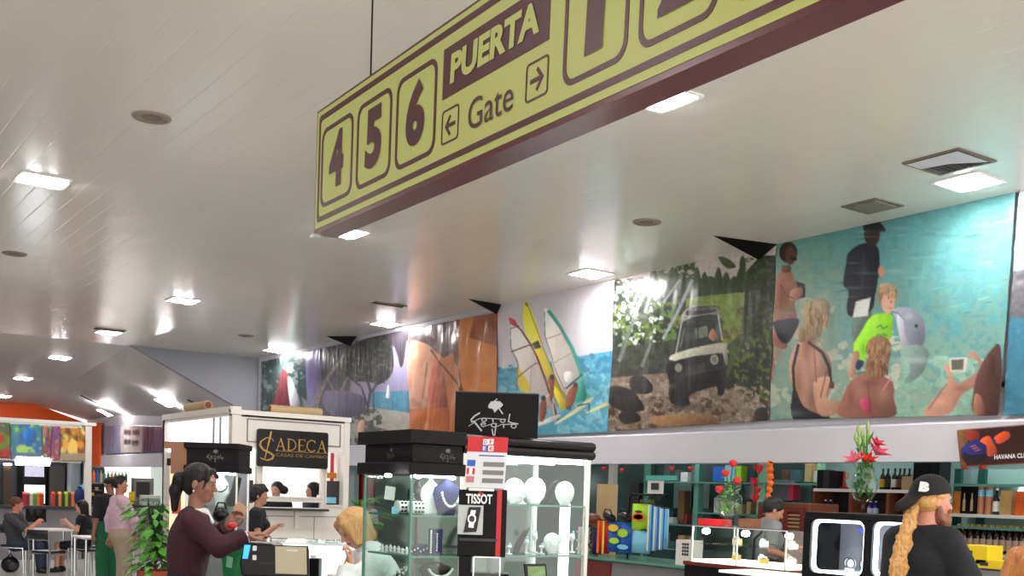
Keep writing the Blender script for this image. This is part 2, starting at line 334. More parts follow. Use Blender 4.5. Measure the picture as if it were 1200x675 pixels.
# ---- ceiling lamps
def lamp(loc, label, tilt=None):
    t = thing('ceiling_lamp', loc, label, 'ceiling light', 'recessed lamps in the ceiling')
    MB().ring(rrect(-.235, .235, -.235, .235, .03), rrect(-.205, .205, -.205, .205, .03), (0, 0, -.012), (1, 0, 0), (0, 1, 0), (0, 0, 1), .012).build('frame', M['white'], t)
    MB().add([(-.205, -.205, -.004), (.205, -.205, -.004), (.205, .205, -.004), (-.205, .205, -.004)], [(0, 1, 2, 3)]).build('diffuser', M['glow'], t)
    for s in (-1, 1):
        MB().ell((s*.095, s*.03, -.012), (.085, .15, .035), 12, 8).build('tube', M['glow'], t, smooth=True)
    return t
lampspots = [  # x, y, label
 (8.93, 6.0, 'square ceiling lamp just above the dolphin banner'), (9.05, 11.5, 'square ceiling lamp above the windsurfing banner'),
 (9.2, 17.38, 'square ceiling lamp above the orange banner'), (9.3, 22.5, 'square ceiling lamp at the far end of the wall, by the grey bulkhead'),
 (5.45, 6.2, 'large bright ceiling lamp half hidden by the lower edge of the gate sign'), (5.6, 11.63, 'ceiling lamp peeping out under the left end of the gate sign'),
 (5.73, 17.65, 'ceiling lamp over the kiosk, below a bright streak on the ceiling'), (5.85, 22.5, 'ceiling lamp right beside the short slot in the ceiling'),
 (6.0, 27.3, 'small far ceiling lamp, second from the left of the distant row'), (6.15, 32.2, 'smallest distant ceiling lamp above the orange gable'), (6.6, 37.6, 'lamp at the far left edge above the orange gable'),
 (2.4, 11.69, 'brightest ceiling lamp at the left, nearest on that side')]
L0 = None
for x, y, lb in lampspots:
    z = ZC if y < YB else ZC-.42*(y-YB)/(YG-YB)
    if L0 is None: L0 = lamp((x, y, z), lb)
    else: dup(L0, (x, y, z), label=lb)
for x, y in ((2.3, 6.1), (-1.1, 6.1), (-1.1, 11.6), (5.4, .9), (2.2, .9), (8.6, .7), (2.5, 17.3), (2.5, 22.6), (-1.1, 17.3)):
    dup(L0, (x, y, ZC), label='ceiling lamp of the row out of the picture', group='lamps beyond the frame')
def slopez(x, y):
    t = (y-YB)/(YG-YB); kx = K0[0]*(1-t)+G0[0]*t; kz = K0[1]*(1-t)+G0[1]*t; ex = K1[0]*(1-t)+G1[0]*t; ez = K1[1]*(1-t)+G1[1]*t
    return kz if x < kx else kz+(ez-kz)*(x-kx)/(ex-kx)
for x, y, lb in ((8.9, 34.6, 'left lamp of the distant pair on the sloping ceiling'), (8.7, 28.2, 'lamp on the sloping ceiling beside the white kiosk')):
    t = dup(L0, (x, y, slopez(x, y)-.01), label=lb); t.rotation_euler = (0, .4, 0)
# ---- air grilles, speakers, slots
def vent(c, w, lab, blades):
    t = thing('air_grille', c, lab, 'air vent', None)
    MB().ring(rrect(-w, w, -w, w, .01), rrect(-w+.035, w-.035, -w+.035, w-.035, .01), (0, 0, -.012), (1, 0, 0), (0, 1, 0), (0, 0, 1), .012).build('frame', M['grille'], t)
    MB().bx(-w+.03, w-.03, -w+.03, w-.03, -.003, -.001).build('backing', M['dark'] if blades else M['grille'], t)
    m = MB()
    for k in range(9): y = -w+.06+k*(2*w-.12)/8; m.box((0, y, -.008), (2*w-.07, .006 if blades else .03, .016), rotm(.6))
    m.build('louvre', M['grille'] if not blades else mat('dark_louvre', (58, 54, 50), .5), t)
    return t
v1 = vent((8.3, 5.77, ZC), .27, 'square air grille with a white flap, nearest the dolphin banner', True)
MB().add([(-.24, -.24, -.018), (.2, -.24, -.018), (.0, -.02, -.022), (-.05, .24, -.02), (-.24, .24, -.018)], [(0, 1, 2, 3, 4)]).build('flap', M['wall'], v1)
vent((8.97, 7.05, ZC), .21, 'small plain square air grille above the man with the camera on the dolphin banner', False)
for c, lab in (((8.25, 15.5, ZC), 'dark slot in the ceiling above the orange banner'), ((5.75, 22.05, ZC), 'dark slot in the ceiling beside a lamp'), ((8.9, 26.2, 0), 'dark slot in the sloping ceiling by the white kiosk'), ((8.2, 33.5, 0), 'dark slot in the far sloping ceiling above the orange pillar')):
    x, y, z = c; z = z or slopez(x, y)
    t = thing('air_slot', (x, y, z-.004), lab, 'air vent')
    MB().bx(-.26, .26, -.06, .06, -.012, 0).build('slot', M['dark'], t); MB().bx(-.28, .28, -.075, -.06, -.02, 0).bx(-.28, .28, .06, .075, -.02, 0).build('frame', M['grille'], t)
    if c[2] == 0: t.rotation_euler = (0, .4, 0)
sm = mat('speaker_grille', (150, 140, 128), .6)
for c, lab in (((2.68, 9.1), 'round ceiling speaker nearest the top left'), ((7.79, 8.98), 'round ceiling speaker left of the black bracket'), ((2.89, 15.69), 'round ceiling speaker at the left edge'), ((7.97, 20.78), 'faint round ceiling speaker near the grey bulkhead')):
    t = thing('ceiling_speaker', (c[0], c[1], ZC), lab, 'speaker')
    MB().lathe([(.15, 0), (.15, -.012), (.12, -.016), (.12, -.006), (0, -.006)]).build('ring', sm, t, smooth=False)
    MB().lathe([(.075, -.006), (.07, -.014), (0, -.016)]).build('cone', M['grille'], t)
# ---- black triangular brackets between ceiling and wall
for a, b, c, lab in (((835, 276), (912, 283), (890, 305), 'black triangular bracket above the jeep banner'), ((548, 350), (588, 354), (583, 369), 'black triangular bracket above the orange banner'), ((382, 394), (418, 400), (411, 406), 'black triangular bracket above the beach banner')):
    A = onZ(*a, ZC); B = onX(*b, XW-.06); Cc = onX(*c, XW-.06); B[2] = ZC; D = V(XW-.02, A[1]+.25, ZC)
    tag(MB().add([A, B, Cc, D], [(0, 1, 2), (0, 2, 3), (1, 2, 3), (0, 1, 3)]).build('wall_bracket', M['blackm']), lab, 'bracket')
# ================================================================== GATE SIGN
YEL = mat('sign_yellow_face', (198, 205, 118), .4, noise=.02, nscale=3); MAR = mat('sign_maroon', (80, 22, 38), .35); MARG = mat('sign_maroon_edge', (92, 26, 34), .3, spec=.5)
S0 = onD(368, 275, 4.8); St = onD(371, 132, 4.8); g = -ray(-185, 521); g /= np.linalg.norm(g); vv = St-S0; vv -= g*vv.dot(g); SH = np.linalg.norm(vv); vv /= SH
nn = np.cross(g, vv); nn = nn if nn.dot(EYE-S0) > 0 else -nn; SL = 3.02; ST = .1
sign = thing('gate_sign', S0, 'long yellow and maroon hanging sign reading PUERTA, Gate and gate numbers', 'sign')
def sP(s, v, off=0): return g*s+vv*v*SH+nn*off
o0 = V(0, 0, 0)
MB().prism([(0, 0), (SL, 0), (SL, SH), (0, SH)], o0, g, vv, -nn, ST).build('case', MARG, sign)
MB().prism([(.012, .018), (SL-.012, .018), (SL-.012, SH-.01), (.012, SH-.01)], o0, g, vv, nn, .002).build('panel', YEL, sign)
fr_o, fr_i = rrect(.035, SL-.035, .042, SH-.03, .02), rrect(.052, SL-.052, .062, SH-.052, .02)
MB().ring(fr_o, fr_i, nn*.002, g, vv, nn, .002).build('border', MAR, sign)
for (a, b, ch) in ((.05, .405, '4'), (.425, .765, '5'), (.785, 1.125, '6'), (1.885, 2.205, '1'), (2.23, 2.55, '2'), (2.575, 2.9, '3')):
    a += .02; 
    MB().ring(rrect(a, b, .185*SH, .815*SH, .05), rrect(a+.016, b-.016, .185*SH+.016, .815*SH-.016, .04), nn*.002, g, vv, nn, .002).build('number_frame', MAR, sign)
    w = (b-a); t0, t1 = (.30, .74); cxm = (a+b)/2; hw = .074 if ch != '1' else .045
    m = MB(); text_on(m, ch, cxm-hw, cxm+hw, t0*SH, t1*SH, o0, g, vv, nn, .005, bold=.05, shear=.02)
    m.build('digit', MAR, sign)
MB().prism([(1.17, .5*SH), (1.825, .5*SH), (1.825, .82*SH), (1.17, .82*SH)], nn*.002, g, vv, nn, .002).build('word_panel', MAR, sign)
m = MB(); text_on(m, 'PUERTA', 1.225, 1.775, .57*SH, .76*SH, o0, g, vv, nn, .006, bold=.045, shear=.04); m.build('word', YEL, sign)
m = MB(); text_on(m, 'Gate', 1.36, 1.64, .212*SH, .4*SH, o0, g, vv, nn, .005, bold=.0); m.build('word', MAR, sign)
for a, b, sgn in ((1.172, 1.292, -1), (1.708, 1.83, 1)):
    m = MB(); m.ring(rrect(a, b, .205*SH, .425*SH, .015), rrect(a+.006, b-.006, .205*SH+.006, .425*SH-.006, .01), nn*.002, g, vv, nn, .002)
    cx = (a+b)/2; cy = .315*SH; w = .036
    ar = [(-1, 0), (-.1, .95), (.12, .75), (-.42, .17), (1, .17), (1, -.17), (-.42, -.17), (.12, -.75), (-.1, -.95)]
    m.prism([(cx-sgn*p[0]*w, cy+p[1]*w) for p in ar], nn*.002, g, vv, nn, .002); m.build('arrow', MAR, sign)
for s in (.46, 2.5):
    P = sP(s, 1, -.04); MB().tube([P, P+V(0, 0, ZC-S0[2]-P[2])], .0035, 6).build('hanging_wire', M['blackm'], sign)
    MB().lathe([(.012, 0), (.012, .02), (.004, .03)], P, 10).build('eyelet', M['alu'], sign)
MB().bx(-.01, .02, -.02, .02, -.012, 0).build('end_clip', M['alu'], sign)
# ================================================================== BANNERS ON THE WALL
BM = vcmat('printed_banner_vinyl', .3, bump=.7, bscale=4, spec=.5)
XM = XW-.05
def bcorners(tl, tr, br, bl): return [onX(*p, XM) for p in (tl, tr, br, bl)]
def fit(crop_scale, cx0, cy0, x0, y0, ss):   # tracing units -> paint pixels
    return lambda p: (((cx0+p[0]/crop_scale)-x0)*ss, ((cy0+p[1]/crop_scale)-y0)*ss)
def hang(name_label, quad, pt, x0, y0, ss, **k):
    o = banner('wall_banner', bcorners(*quad), pt, [((x-x0)*ss, (y-y0)*ss) for x, y in quad], BM, **k)
    return tag(o, name_label, 'banner', 'printed photo banners along the wall')
# --- dolphin
ss = 2; x0, y0 = 895, 210; tr = fit(2.25, 880, 200, x0, y0, ss); P = Paint(305*ss, 290*ss, tr); A = P.all()
P.grad((78, 140, 142), (128, 160, 140)); P.blotch(A, (90, 152, 152), 30, .55, 3, .05); P.blotch(A, (86, 144, 146), 14, .6, 8, .05)
P.soft(130, 400, 130, 220, (158, 178, 154), .9, .25, 2); P.soft(300, 620, 260, 130, (156, 178, 156), .9, .3, 3); P.soft(560, 180, 140, 140, (120, 188, 190), .6, .3, 4); P.soft(200, 120, 200, 60, (70, 128, 132), .6, .3, 5)
P.blotch(P.mask([(40, 300), (420, 420), (480, 660), (40, 660)]), (182, 192, 170), 26, .58, 21, .1)
P.blotch(P.mask([(400, 480), (650, 500), (650, 660), (380, 660)]), (140, 180, 160), 30, .5, 22, .12)
for k in range(60):
    rs = np.random.RandomState(k); x, y = rs.rand()*600+90, rs.rand()*500+60; w = 10+30*rs.rand()
    P.smooth([(x, y), (x+w, y-w*.25), (x+w*1.6, y-w*.3), (x+w, y-w*.1)], [(96, 165, 165), (64, 118, 125), (130, 185, 175)][k % 3])
sk = (168, 118, 96); sk2 = (186, 140, 120)
P.smooth([(48, 370), (66, 372), (72, 430), (100, 460), (85, 472), (60, 465), (66, 520), (56, 560), (46, 520)], (176, 118, 112), var=.1)
P.smooth([(66, 300), (80, 265), (108, 262), (124, 300), (140, 308), (136, 335), (118, 348), (122, 395), (72, 398), (58, 350)], (160, 112, 92), var=.12)
P.smooth([(66, 398), (126, 390), (122, 420), (100, 455), (80, 448), (66, 415)], (30, 32, 44), var=.2); P.oval(102, 216, 24, 28, (48, 34, 30)); P.oval(108, 225, 14, 24, (92, 62, 50)); P.poly([(108, 228), (125, 230), (124, 238), (110, 236)], (10, 10, 12)); P.smooth([(88, 250), (108, 252), (106, 268), (86, 268)], (110, 74, 58))
P.poly([(122, 292), (146, 300), (145, 335), (134, 336), (128, 310)], (38, 36, 40)); P.smooth([(108, 318), (136, 308), (138, 330), (110, 345)], (180, 130, 108))
P.smooth([(275, 385), (320, 370), (312, 420), (295, 450), (272, 445)], (96, 112, 108), var=.2)
P.smooth([(262, 215), (300, 192), (335, 200), (343, 240), (340, 275), (330, 330), (320, 370), (268, 386), (256, 360), (262, 320), (247, 300), (254, 250)], (24, 27, 38), var=.2)
P.oval(322, 168, 21, 32, (48, 34, 30)); P.smooth([(300, 158), (303, 132), (325, 126), (345, 140), (358, 158), (340, 162), (320, 155)], (20, 20, 24)); P.oval(347, 266, 9, 14, (190, 130, 100)); P.poly([(280, 346), (319, 335), (311, 384), (272, 388)], (225, 228, 226))
P.smooth([(376, 368), (400, 360), (432, 366), (455, 390), (463, 430), (456, 462), (430, 478), (404, 468), (394, 432), (386, 396)], (134, 140, 152), var=.08); P.smooth([(388, 380), (405, 395), (412, 440), (430, 470), (405, 466), (394, 430)], (176, 176, 186)); P.oval(440, 410, 4, 5, (30, 30, 40))
P.smooth([(405, 465), (456, 462), (472, 490), (450, 540), (408, 562), (425, 520), (400, 490)], (120, 142, 134), var=.15)
P.smooth([(335, 378), (372, 380), (377, 402), (372, 442), (345, 452), (325, 440), (312, 470), (300, 512), (283, 503), (274, 462), (294, 425), (314, 392)], (150, 226, 40), var=.06)
P.line([(334, 415), (345, 408), (352, 418), (364, 410)], 3, (40, 120, 40)); P.line([(336, 432), (338, 442), (344, 432), (350, 442), (352, 430), (362, 436)], 3, (40, 120, 40))
P.oval(362, 330, 25, 32, (150, 118, 92)); P.oval(364, 350, 17, 28, (205, 158, 136)); P.smooth([(338, 325), (345, 300), (380, 300), (388, 325), (370, 318)], (165, 132, 100)); P.smooth([(276, 478), (290, 485), (278, 540), (262, 545), (266, 515)], sk2); P.smooth([(285, 500), (302, 505), (290, 525), (280, 520)], (30, 50, 90))
P.smooth([(125, 455), (160, 445), (190, 470), (213, 500), (216, 560), (204, 610), (206, 657), (115, 657), (118, 590), (105, 540), (108, 490)], (182, 138, 116), var=.08)
P.smooth([(116, 657), (112, 590), (120, 575), (140, 620), (175, 640), (206, 650), (206, 657)], (22, 24, 32)); P.line([(128, 458), (114, 520), (118, 590)], 7, (24, 26, 34)); P.line([(152, 452), (190, 480), (210, 520), (216, 570)], 8, (24, 26, 34))
P.smooth([(140, 400), (145, 352), (175, 338), (206, 346), (208, 385), (196, 412), (182, 440), (152, 442)], (164, 140, 108), var=.18, cell=5); P.smooth([(125, 418), (142, 414), (146, 446), (132, 452)], (158, 132, 98), var=.15); P.smooth([(192, 380), (206, 385), (202, 408), (190, 415)], (190, 145, 122))
P.smooth([(168, 560), (212, 545), (206, 606), (300, 598), (318, 605), (305, 622), (222, 645), (180, 640)], (190, 145, 122), var=.06); P.oval(217, 566, 8, 10, (90, 60, 40))
P.smooth([(245, 600), (268, 556), (300, 534), (345, 540), (377, 562), (380, 600), (378, 650), (240, 650)], (150, 100, 86), var=.12, cell=12); P.smooth([(310, 455), (330, 438), (360, 440), (374, 465), (368, 500), (352, 545), (318, 548), (304, 520), (312, 490)], (142, 102, 70), var=.3, cell=5); P.line([(372, 545), (350, 580)], 4, (220, 120, 150)); P.smooth([(292, 605), (318, 603), (320, 640), (300, 635)], (190, 70, 100))
P.smooth([(455, 642), (520, 562), (514, 520), (528, 512), (546, 560), (602, 528), (598, 500), (574, 490), (592, 478), (614, 510), (606, 560), (560, 592), (525, 642)], (186, 136, 116), var=.08); P.poly([(526, 494), (574, 493), (571, 530), (529, 530)], (205, 200, 190)); P.poly([(531, 499), (565, 498), (563, 526), (533, 526)], (84, 84, 70))
P.smooth([(592, 640), (590, 585), (603, 530), (632, 478), (662, 468), (660, 640)], (86, 52, 46), var=.25); P.smooth([(592, 640), (594, 590), (612, 600), (620, 640)], (150, 100, 82))
sh_ = (118, 70, 56); hl = (226, 178, 156)
for a in ((150, 470, 14, 30, sh_, .5), (128, 560, 10, 60, sh_, .45), (165, 600, 12, 30, sh_, .4), (172, 500, 16, 40, hl, .5), (160, 448, 16, 8, sh_, .6), (198, 580, 10, 34, hl, .45), (268, 600, 12, 30, sh_, .5), (318, 560, 22, 12, (96, 52, 46), .5), (350, 590, 16, 26, (196, 146, 126), .5), (290, 580, 14, 20, (186, 130, 112), .4), (100, 300, 12, 10, (206, 150, 126), .5), (84, 330, 8, 30, sh_, .4), (108, 372, 14, 12, (130, 84, 66), .4), (180, 360, 12, 14, (206, 186, 150), .6), (160, 400, 10, 20, (112, 88, 62), .5), (345, 480, 12, 26, (176, 136, 96), .5), (322, 510, 8, 24, (90, 60, 42), .5), (500, 610, 22, 14, hl, .5), (560, 575, 20, 8, sh_, .5), (640, 520, 14, 40, (50, 28, 26), .5), (300, 260, 14, 40, (48, 54, 70), .6), (270, 330, 10, 30, (12, 14, 20), .5), (330, 400, 10, 20, (186, 240, 90), .6), (300, 470, 10, 20, (96, 160, 20), .5), (420, 385, 14, 8, (186, 190, 200), .7), (448, 440, 8, 20, (84, 92, 106), .6), (360, 470, 30, 8, (200, 214, 200), .4), (430, 500, 60, 10, (196, 214, 200), .5), (70, 480, 16, 24, (190, 120, 110), .5), (110, 640, 40, 10, (180, 196, 180), .4)): P.soft(*a)
for k in range(70):
    rs = np.random.RandomState(100+k); x, y = 90+rs.rand()*580, 60+rs.rand()*330; P.soft(x, y, 14+26*rs.rand(), 2+3*rs.rand(), [(150, 200, 194), (70, 124, 130)][k % 2], .35)
rs = np.random.RandomState(8)
for (x0_, x1_, y0_, y1_, n_, cs) in ((148, 204, 344, 430, 40, ((196, 172, 130), (120, 96, 68))), (308, 366, 445, 545, 46, ((184, 140, 96), (92, 62, 44))), (342, 386, 302, 326, 16, ((190, 158, 120), (116, 90, 66)))):
    for k in range(n_):
        x = x0_+(x1_-x0_)*rs.rand(); y = y0_+(y1_-y0_)*rs.rand()*.8; P.line([(x, y), (x+6*(rs.rand()-.5), y+10), (x+10*(rs.rand()-.5), y+22)], 2.2, cs[k % 2])
P.line([(372, 372), (390, 376), (404, 390)], 2, (70, 74, 90)); P.oval(372, 346, 3, 2, (90, 60, 50)); P.line([(362, 362), (374, 364)], 2, (150, 80, 76)); P.line([(168, 470), (176, 560)], 3, (140, 92, 74)); P.line([(205, 520), (186, 600)], 3, (130, 84, 68)); P.line([(312, 560), (318, 640)], 3, (116, 70, 60)); P.line([(80, 300), (96, 330), (118, 338)], 3, (120, 76, 60)); P.line([(300, 215), (296, 330)], 3, (50, 54, 68)); P.line([(520, 562), (470, 630)], 3, (140, 92, 76))
P.a *= (1+.09*(vnoise(P.h, P.w, 4, 77)-.5))[..., None]; P.a = np.clip(P.a, 0, 1)
hang('turquoise banner photo of people in shallow water watching a boy and a dolphin', ((912, 284), (1192, 221), (1172, 487), (903, 492)), P, x0, y0, ss)
# --- jeep
x0, y0 = 705, 275; tr = fit(3.069, 570, 300, x0, y0, ss); P = Paint(215*ss, 240*ss, tr); A = P.all()
P.grad((206, 200, 196), (120, 104, 88)); P.poly([(440, 150), (660, 130), (940, 100), (1040, 100), (1040, 560), (430, 560)], (70, 84, 46), var=.3, cell=10)
P.poly([(640, 170), (760, 145), (940, 125), (940, 260), (860, 330), (640, 330)], (122, 142, 62), var=.18, cell=8, seed=5); P.blotch(P.mask([(640, 180), (940, 180), (940, 340), (640, 340)]), (96, 92, 48), 12, .55, 6)
P.blotch(P.mask([(440, 90), (720, 60), (720, 440), (440, 440)]), (38, 48, 34), 16, .42, 31, .3); P.blotch(P.mask([(460, 110), (640, 110), (640, 340), (460, 340)]), (198, 212, 204), 9, .6, 32, .2); P.blotch(P.mask([(450, 200), (700, 150), (700, 440), (450, 440)]), (96, 128, 62), 9, .6, 33, .2)
P.poly([(450, 330), (700, 300), (700, 440), (450, 445)], (58, 62, 52), var=.4, cell=12)
for k in range(14): x = 600+k*26; P.smooth([(x, 130), (x-10, 80+7*(k % 4)), (x+6, 40+17*(k % 3)), (x+20, 85), (x+24, 125)], (52, 66, 40), var=.3)
P.poly([(640, 130), (930, 95), (930, 130), (640, 160)], (46, 62, 36), var=.35, cell=6); P.blotch(P.mask([(600, 60), (760, 20), (760, 150), (600, 150)]), (64, 84, 44), 8, .5, 44)
P.poly([(936, 60), (990, 0), (1045, 0), (1030, 560), (940, 500), (870, 440), (930, 300)], (40, 50, 30), var=.4, cell=10); P.blotch(P.mask([(880, 330), (1035, 250), (1030, 540), (900, 460)]), (96, 112, 48), 8, .55, 45, .25); P.blotch(P.mask([(930, 10), (1045, 0), (1040, 300), (940, 300)]), (70, 92, 44), 7, .6, 46, .25)
P.smooth([(840, 0), (880, 15), (900, 40), (870, 45), (845, 20)], (60, 80, 44), var=.3); P.oval(925, 40, 12, 40, (50, 70, 34))
P.poly([(430, 440), (660, 420), (860, 460), (1025, 545), (1020, 600), (430, 640)], (126, 110, 94), var=.25, cell=8, seed=9); P.blotch(P.mask([(430, 440), (1025, 450), (1020, 620), (430, 640)]), (158, 144, 130), 9, .6, 51, .2); P.blotch(P.mask([(430, 500), (1025, 520), (1020, 640), (430, 640)]), (84, 62, 44), 10, .6, 52, .3)
for q in ([(520, 440), (570, 432), (605, 470), (590, 495), (530, 490)], [(450, 470), (520, 480), (560, 520), (570, 555), (500, 560), (445, 530)], [(970, 560), (1005, 545), (1020, 590), (980, 600)], [(480, 570), (530, 555), (560, 590), (500, 605)], [(860, 440), (890, 450), (880, 480), (858, 470)]): P.smooth(q, (44, 40, 38), var=.4, cell=8)
P.smooth([(600, 580), (760, 565), (840, 590), (760, 612), (620, 610)], (146, 112, 78), var=.25, cell=6)
P.smooth([(722, 192), (765, 180), (828, 186), (838, 212), (710, 232)], (150, 152, 140), var=.15); P.smooth([(735, 190), (820, 186), (824, 202), (728, 215)], (54, 56, 50))
P.smooth([(708, 238), (838, 214), (850, 300), (846, 318), (688, 350), (684, 320)], (44, 50, 46), var=.35, cell=8); P.line([(686, 352), (706, 240), (712, 225)], 6, (178, 180, 168)); P.line([(838, 210), (852, 305)], 6, (186, 188, 176)); P.poly([(756, 262), (800, 252), (804, 290), (760, 300)], (120, 128, 116), var=.3); P.smooth([(805, 290), (820, 262), (834, 290), (822, 308)], (170, 120, 96))
P.smooth([(686, 350), (852, 312), (866, 335), (862, 352), (680, 378)], (196, 196, 176), var=.06); P.smooth([(664, 384), (862, 350), (866, 400), (858, 492), (836, 500), (830, 470), (740, 500), (735, 538), (668, 528), (662, 450)], (30, 29, 31), var=.25); P.oval(695, 403, 13, 16, (150, 150, 138)); P.oval(824, 373, 15, 18, (165, 162, 146)); P.oval(824, 373, 9, 11, (110, 108, 98)); P.poly([(720, 400), (790, 385), (792, 420), (722, 436)], (48, 46, 46)); P.smooth([(850, 320), (868, 345), (872, 380), (862, 392)], (150, 150, 132))
for a, b, w in (((595, 85), (540, 200), 13), ((610, 90), (572, 205), 12), ((700, 85), (640, 170), 9), ((745, 85), (690, 205), 12), ((690, 205), (640, 300), 10), ((560, 100), (530, 180), 8)): P.line([a, b], w, (158, 168, 172), var=.1)
for a, b, w in (((540, 210), (480, 380), 14), ((600, 300), (560, 400), 12), ((720, 260), (700, 330), 8)): P.line([a, b], w, (98, 108, 100), var=.2)
for x in range(725, 790, 9): P.line([(x, 398-(x-725)*.18), (x, 428-(x-725)*.18)], 2.5, (74, 72, 70))
P.line([(766, 232), (770, 330)], 3, (30, 34, 32)); P.line([(690, 345), (850, 306)], 3, (60, 62, 58)); P.line([(722, 186), (828, 180)], 3, (40, 42, 40)); P.line([(724, 196), (832, 190)], 2, (170, 172, 160)); P.poly([(668, 480), (735, 470), (735, 538), (668, 528)], (16, 15, 16)); P.oval(702, 500, 22, 36, (22, 20, 20)); P.oval(846, 470, 12, 30, (20, 18, 18)); P.line([(664, 440), (862, 400)], 4, (70, 68, 66))
for a in ((560, 200, 60, 40, (206, 216, 206), .35, .5, 2), (600, 150, 50, 40, (186, 200, 186), .35, .5, 3), (960, 430, 30, 60, (20, 26, 16), .6, .4, 4), (740, 455, 60, 16, (14, 14, 16), .6), (700, 440, 20, 30, (50, 50, 54), .5), (845, 440, 12, 40, (12, 12, 14), .6), (760, 545, 90, 14, (70, 60, 52), .5), (640, 470, 40, 14, (176, 162, 146), .5, .3, 5), (900, 540, 60, 18, (160, 146, 130), .5, .3, 6), (740, 290, 40, 20, (84, 94, 88), .6), (480, 300, 30, 60, (40, 46, 38), .5)): P.soft(*a)
P.a *= (1+.22*(vnoise(P.h, P.w, 5, 78)-.5))[..., None]; P.a = np.clip(P.a, 0, 1)
hang('banner photo of a dark jeep with a white bonnet on a rocky jungle track', ((722, 328), (911, 284), (902, 493), (713, 506)), P, x0, y0, ss)
# --- windsurf
x0, y0 = 575, 320; tr = fit(3.069, 570, 300, x0, y0, ss); P = Paint(155*ss, 200*ss, tr); A = P.all()
P.grad((212, 207, 212), (206, 206, 214)); P.poly([(30, 408), (120, 400), (455, 340), (460, 640), (30, 660)], (84, 160, 186), var=.1, cell=10); P.blotch(P.mask([(30, 440), (455, 380), (455, 640), (30, 640)]), (122, 188, 204), 14, .55, 61, .1); P.blotch(P.mask([(30, 400), (455, 340), (455, 420), (30, 450)]), (58, 130, 166), 12, .5, 62, .1)
wh = (222, 212, 206)
P.smooth([(86, 230), (112, 240), (160, 310), (200, 390), (235, 470), (262, 585), (232, 560), (200, 500), (130, 488), (112, 440), (118, 380), (92, 330)], wh, var=.04); P.poly([(115, 392), (130, 420), (162, 470), (158, 492), (122, 486), (110, 430)], (232, 206, 60))
P.smooth([(140, 166), (160, 182), (182, 240), (215, 350), (262, 450), (296, 540), (268, 546), (222, 440), (160, 320), (136, 240)], (236, 214, 58), var=.04); P.smooth([(210, 200), (226, 192), (262, 240), (300, 300), (330, 370), (362, 500), (352, 520), (290, 500), (250, 420), (232, 350), (216, 280)], (214, 206, 198), var=.05)
P.line([(226, 196), (270, 255), (312, 330), (340, 410), (362, 510)], 13, (56, 158, 140)); P.smooth([(330, 440), (350, 440), (362, 508), (342, 524), (320, 520)], (56, 158, 140))
P.smooth([(240, 470), (262, 480), (296, 545), (270, 548)], (236, 214, 58)); P.smooth([(285, 420), (310, 418), (316, 450), (290, 452)], (232, 232, 225))
bk = (70, 40, 45)
P.line([(88, 225), (130, 270), (185, 360), (218, 450), (262, 590)], 6, (96, 34, 44)); P.smooth([(84, 222), (102, 228), (116, 252), (94, 248)], (206, 60, 74)); P.line([(92, 345), (150, 322), (172, 318)], 4, bk); P.line([(108, 442), (160, 398), (188, 385)], 3, bk); P.line([(88, 262), (120, 252)], 2.5, bk); P.line([(88, 228), (92, 330), (116, 390), (112, 480)], 2.5, (110, 100, 96)); P.line([(165, 400), (160, 490)], 2, (150, 130, 120))
P.line([(150, 168), (180, 250), (220, 360), (268, 470), (330, 560)], 2.5, (120, 116, 60)); P.line([(212, 200), (216, 290), (250, 400), (290, 490)], 2.5, (100, 110, 104)); P.line([(218, 300), (270, 280)], 2, (120, 120, 112)); P.line([(250, 385), (310, 350)], 2, (120, 120, 112)); P.poly([(166, 316), (190, 304), (202, 330), (178, 336)], (62, 66, 50)); P.line([(290, 478), (348, 425)], 6, (50, 66, 84)); P.line([(145, 168), (152, 182)], 5, (190, 90, 40))
br = (150, 88, 62)
P.smooth([(256, 600), (330, 545), (380, 508), (384, 516), (340, 556), (258, 604)], (232, 222, 170)); P.smooth([(365, 562), (440, 526), (446, 534), (378, 562)], (226, 212, 120)); P.smooth([(188, 602), (262, 570), (266, 582), (200, 610)], (228, 222, 214)); P.line([(190, 530), (240, 490), (246, 570)], 3, (230, 230, 225))
for q in ([(232, 470), (224, 455), (232, 432), (248, 430), (252, 445), (248, 470), (244, 510), (232, 520)], [(318, 466), (330, 456), (334, 472), (326, 500), (318, 530), (300, 552), (290, 545), (292, 510), (300, 485)], [(196, 560), (200, 530), (214, 505), (220, 530), (218, 570), (208, 595), (196, 590)]): P.smooth(q, br, var=.15)
for c in ((242, 436), (324, 464), (210, 512)): P.oval(*c, 8, 10, (64, 40, 34))
P.line([(330, 540), (372, 530), (374, 560)], 4, (40, 60, 66)); P.poly([(298, 540), (312, 540), (306, 556), (290, 552)], (60, 90, 110))
hang('white and blue banner photo of windsurfers with yellow, white and teal sails', ((585, 354), (723, 327), (713, 506), (583, 513)), P, x0, y0, ss)
